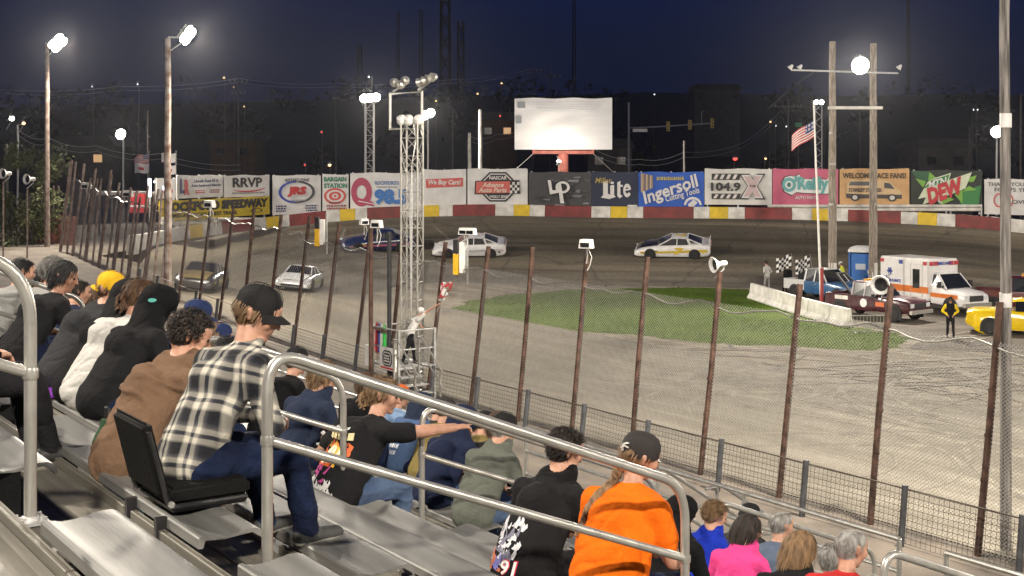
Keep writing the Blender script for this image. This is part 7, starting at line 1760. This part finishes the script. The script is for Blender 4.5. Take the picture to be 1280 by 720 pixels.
for k, (px, d) in enumerate(((985,72),(1008,71))):
    b = gx(px, d)+Vector((0,-.4,0)); t = thing('checkered_flag', ('left', 'right')[k]+' black and white checkered flag held up behind the white barrier', 'flag', b, .2*k, 'checkered flags')
    MB().tube([(.4,0,.9),(.1,0,2.4)], .018, 6).build('flag_staff', wood, t); fb = [MB(), MB()]
    P = [[Vector((.1-.85*i/6, .08*math.sin(i), 2.35-.75*j/5-.28*i/6+.05*math.sin(i*1.3+j))) for j in range(6)] for i in range(7)]
    for i in range(6):
        for j in range(5): fb[(i+j) % 2].add([P[i][j],P[i+1][j],P[i+1][j+1],P[i][j+1]], [(0,1,2,3)])
    fb[0].build('black_squares', black_m, t); fb[1].build('white_squares', white_p, t)
# ---- small things in the stand
def blanket():
    mb = MB(); n, m = 14, 7; v = []
    for i in range(n+1):
        for j in range(m+1):
            x = -.9*i/n; y = -.02+.34*j/m; z = .012+.02*abs(math.sin(i*1.4+j*.7))-(.16*((j-5)/2)**1.2 if j > 5 else 0); v.append((x,y,z))
    f = [(i*(m+1)+j, (i+1)*(m+1)+j, (i+1)*(m+1)+j+1, i*(m+1)+j+1) for i in range(n) for j in range(m)]
    o = MB().add(v, f).build('blanket', cloth('purple fleece', (.16,.03,.30), bump=.5), None, uv(9.7, vr(2), zs(2)+.01), (0,0,ROT), 60); md = o.modifiers.new('s','SOLIDIFY'); md.thickness = .014; tag(o, 'purple fleece blanket on the bench beside the black tee', 'blanket')
blanket()
def bag(label, u, k, col, s=1):
    t = thing('bag', label, 'bag', uv(u, vr(k)+.16, zs(k)+.004), ROT); rings = []
    for i in range(8):
        h = i/7; w = .16*s*(1-.35*h*h)*(.8+.4*math.sin(PI*min(1,h+.25))); rings.append([(w*math.cos(a)*(1+.1*math.sin(3*a+i)), w*.75*math.sin(a), .30*s*h) for a in [2*PI*q/14 for q in range(14)]])
    MB().loft(rings).build('bag_body', cloth('bag '+str(col), col, bump=.4), t, smooth=70); MB().tube([(-.07*s,0,.28*s),(-.05*s,0,.40*s),(.05*s,0,.40*s),(.07*s,0,.28*s)], .012, 6).build('bag_strap', black_m, t)
bag('bright yellow bag on the bench left of the blue hoodie', 6.9, 6, (.75,.55,.02))
bag('red and black plaid bundle left of the blue hoodie', 8.6, 8, (.25,.03,.035), .9)
bag('dark green cushion bag under the brown jacket', 6.55, 1, (.03,.07,.035), .55)
# ---------------------------------------------------------------- thin haze volume, added to give the lamps halos
def haze():
    me = bpy.data.meshes.new('haze'); b = MB().box((0, 370, 42), (1900, 1100, 88)); o = b.build('haze', bpy.data.materials.new('halo haze'), smooth=0); m = o.data.materials[0]; m.use_nodes = True; nt = m.node_tree; nt.nodes.clear()
    out = nt.nodes.new('ShaderNodeOutputMaterial'); v = nt.nodes.new('ShaderNodeVolumePrincipled'); v.inputs['Color'].default_value = (.9,.93,1,1); v.inputs['Density'].default_value = HAZE; v.inputs['Anisotropy'].default_value = .86
    nt.links.new(v.outputs[0], out.inputs['Volume']); tag(o, kind='stuff', label='thin halo haze added over the speedway')
HAZE = .000065
haze()
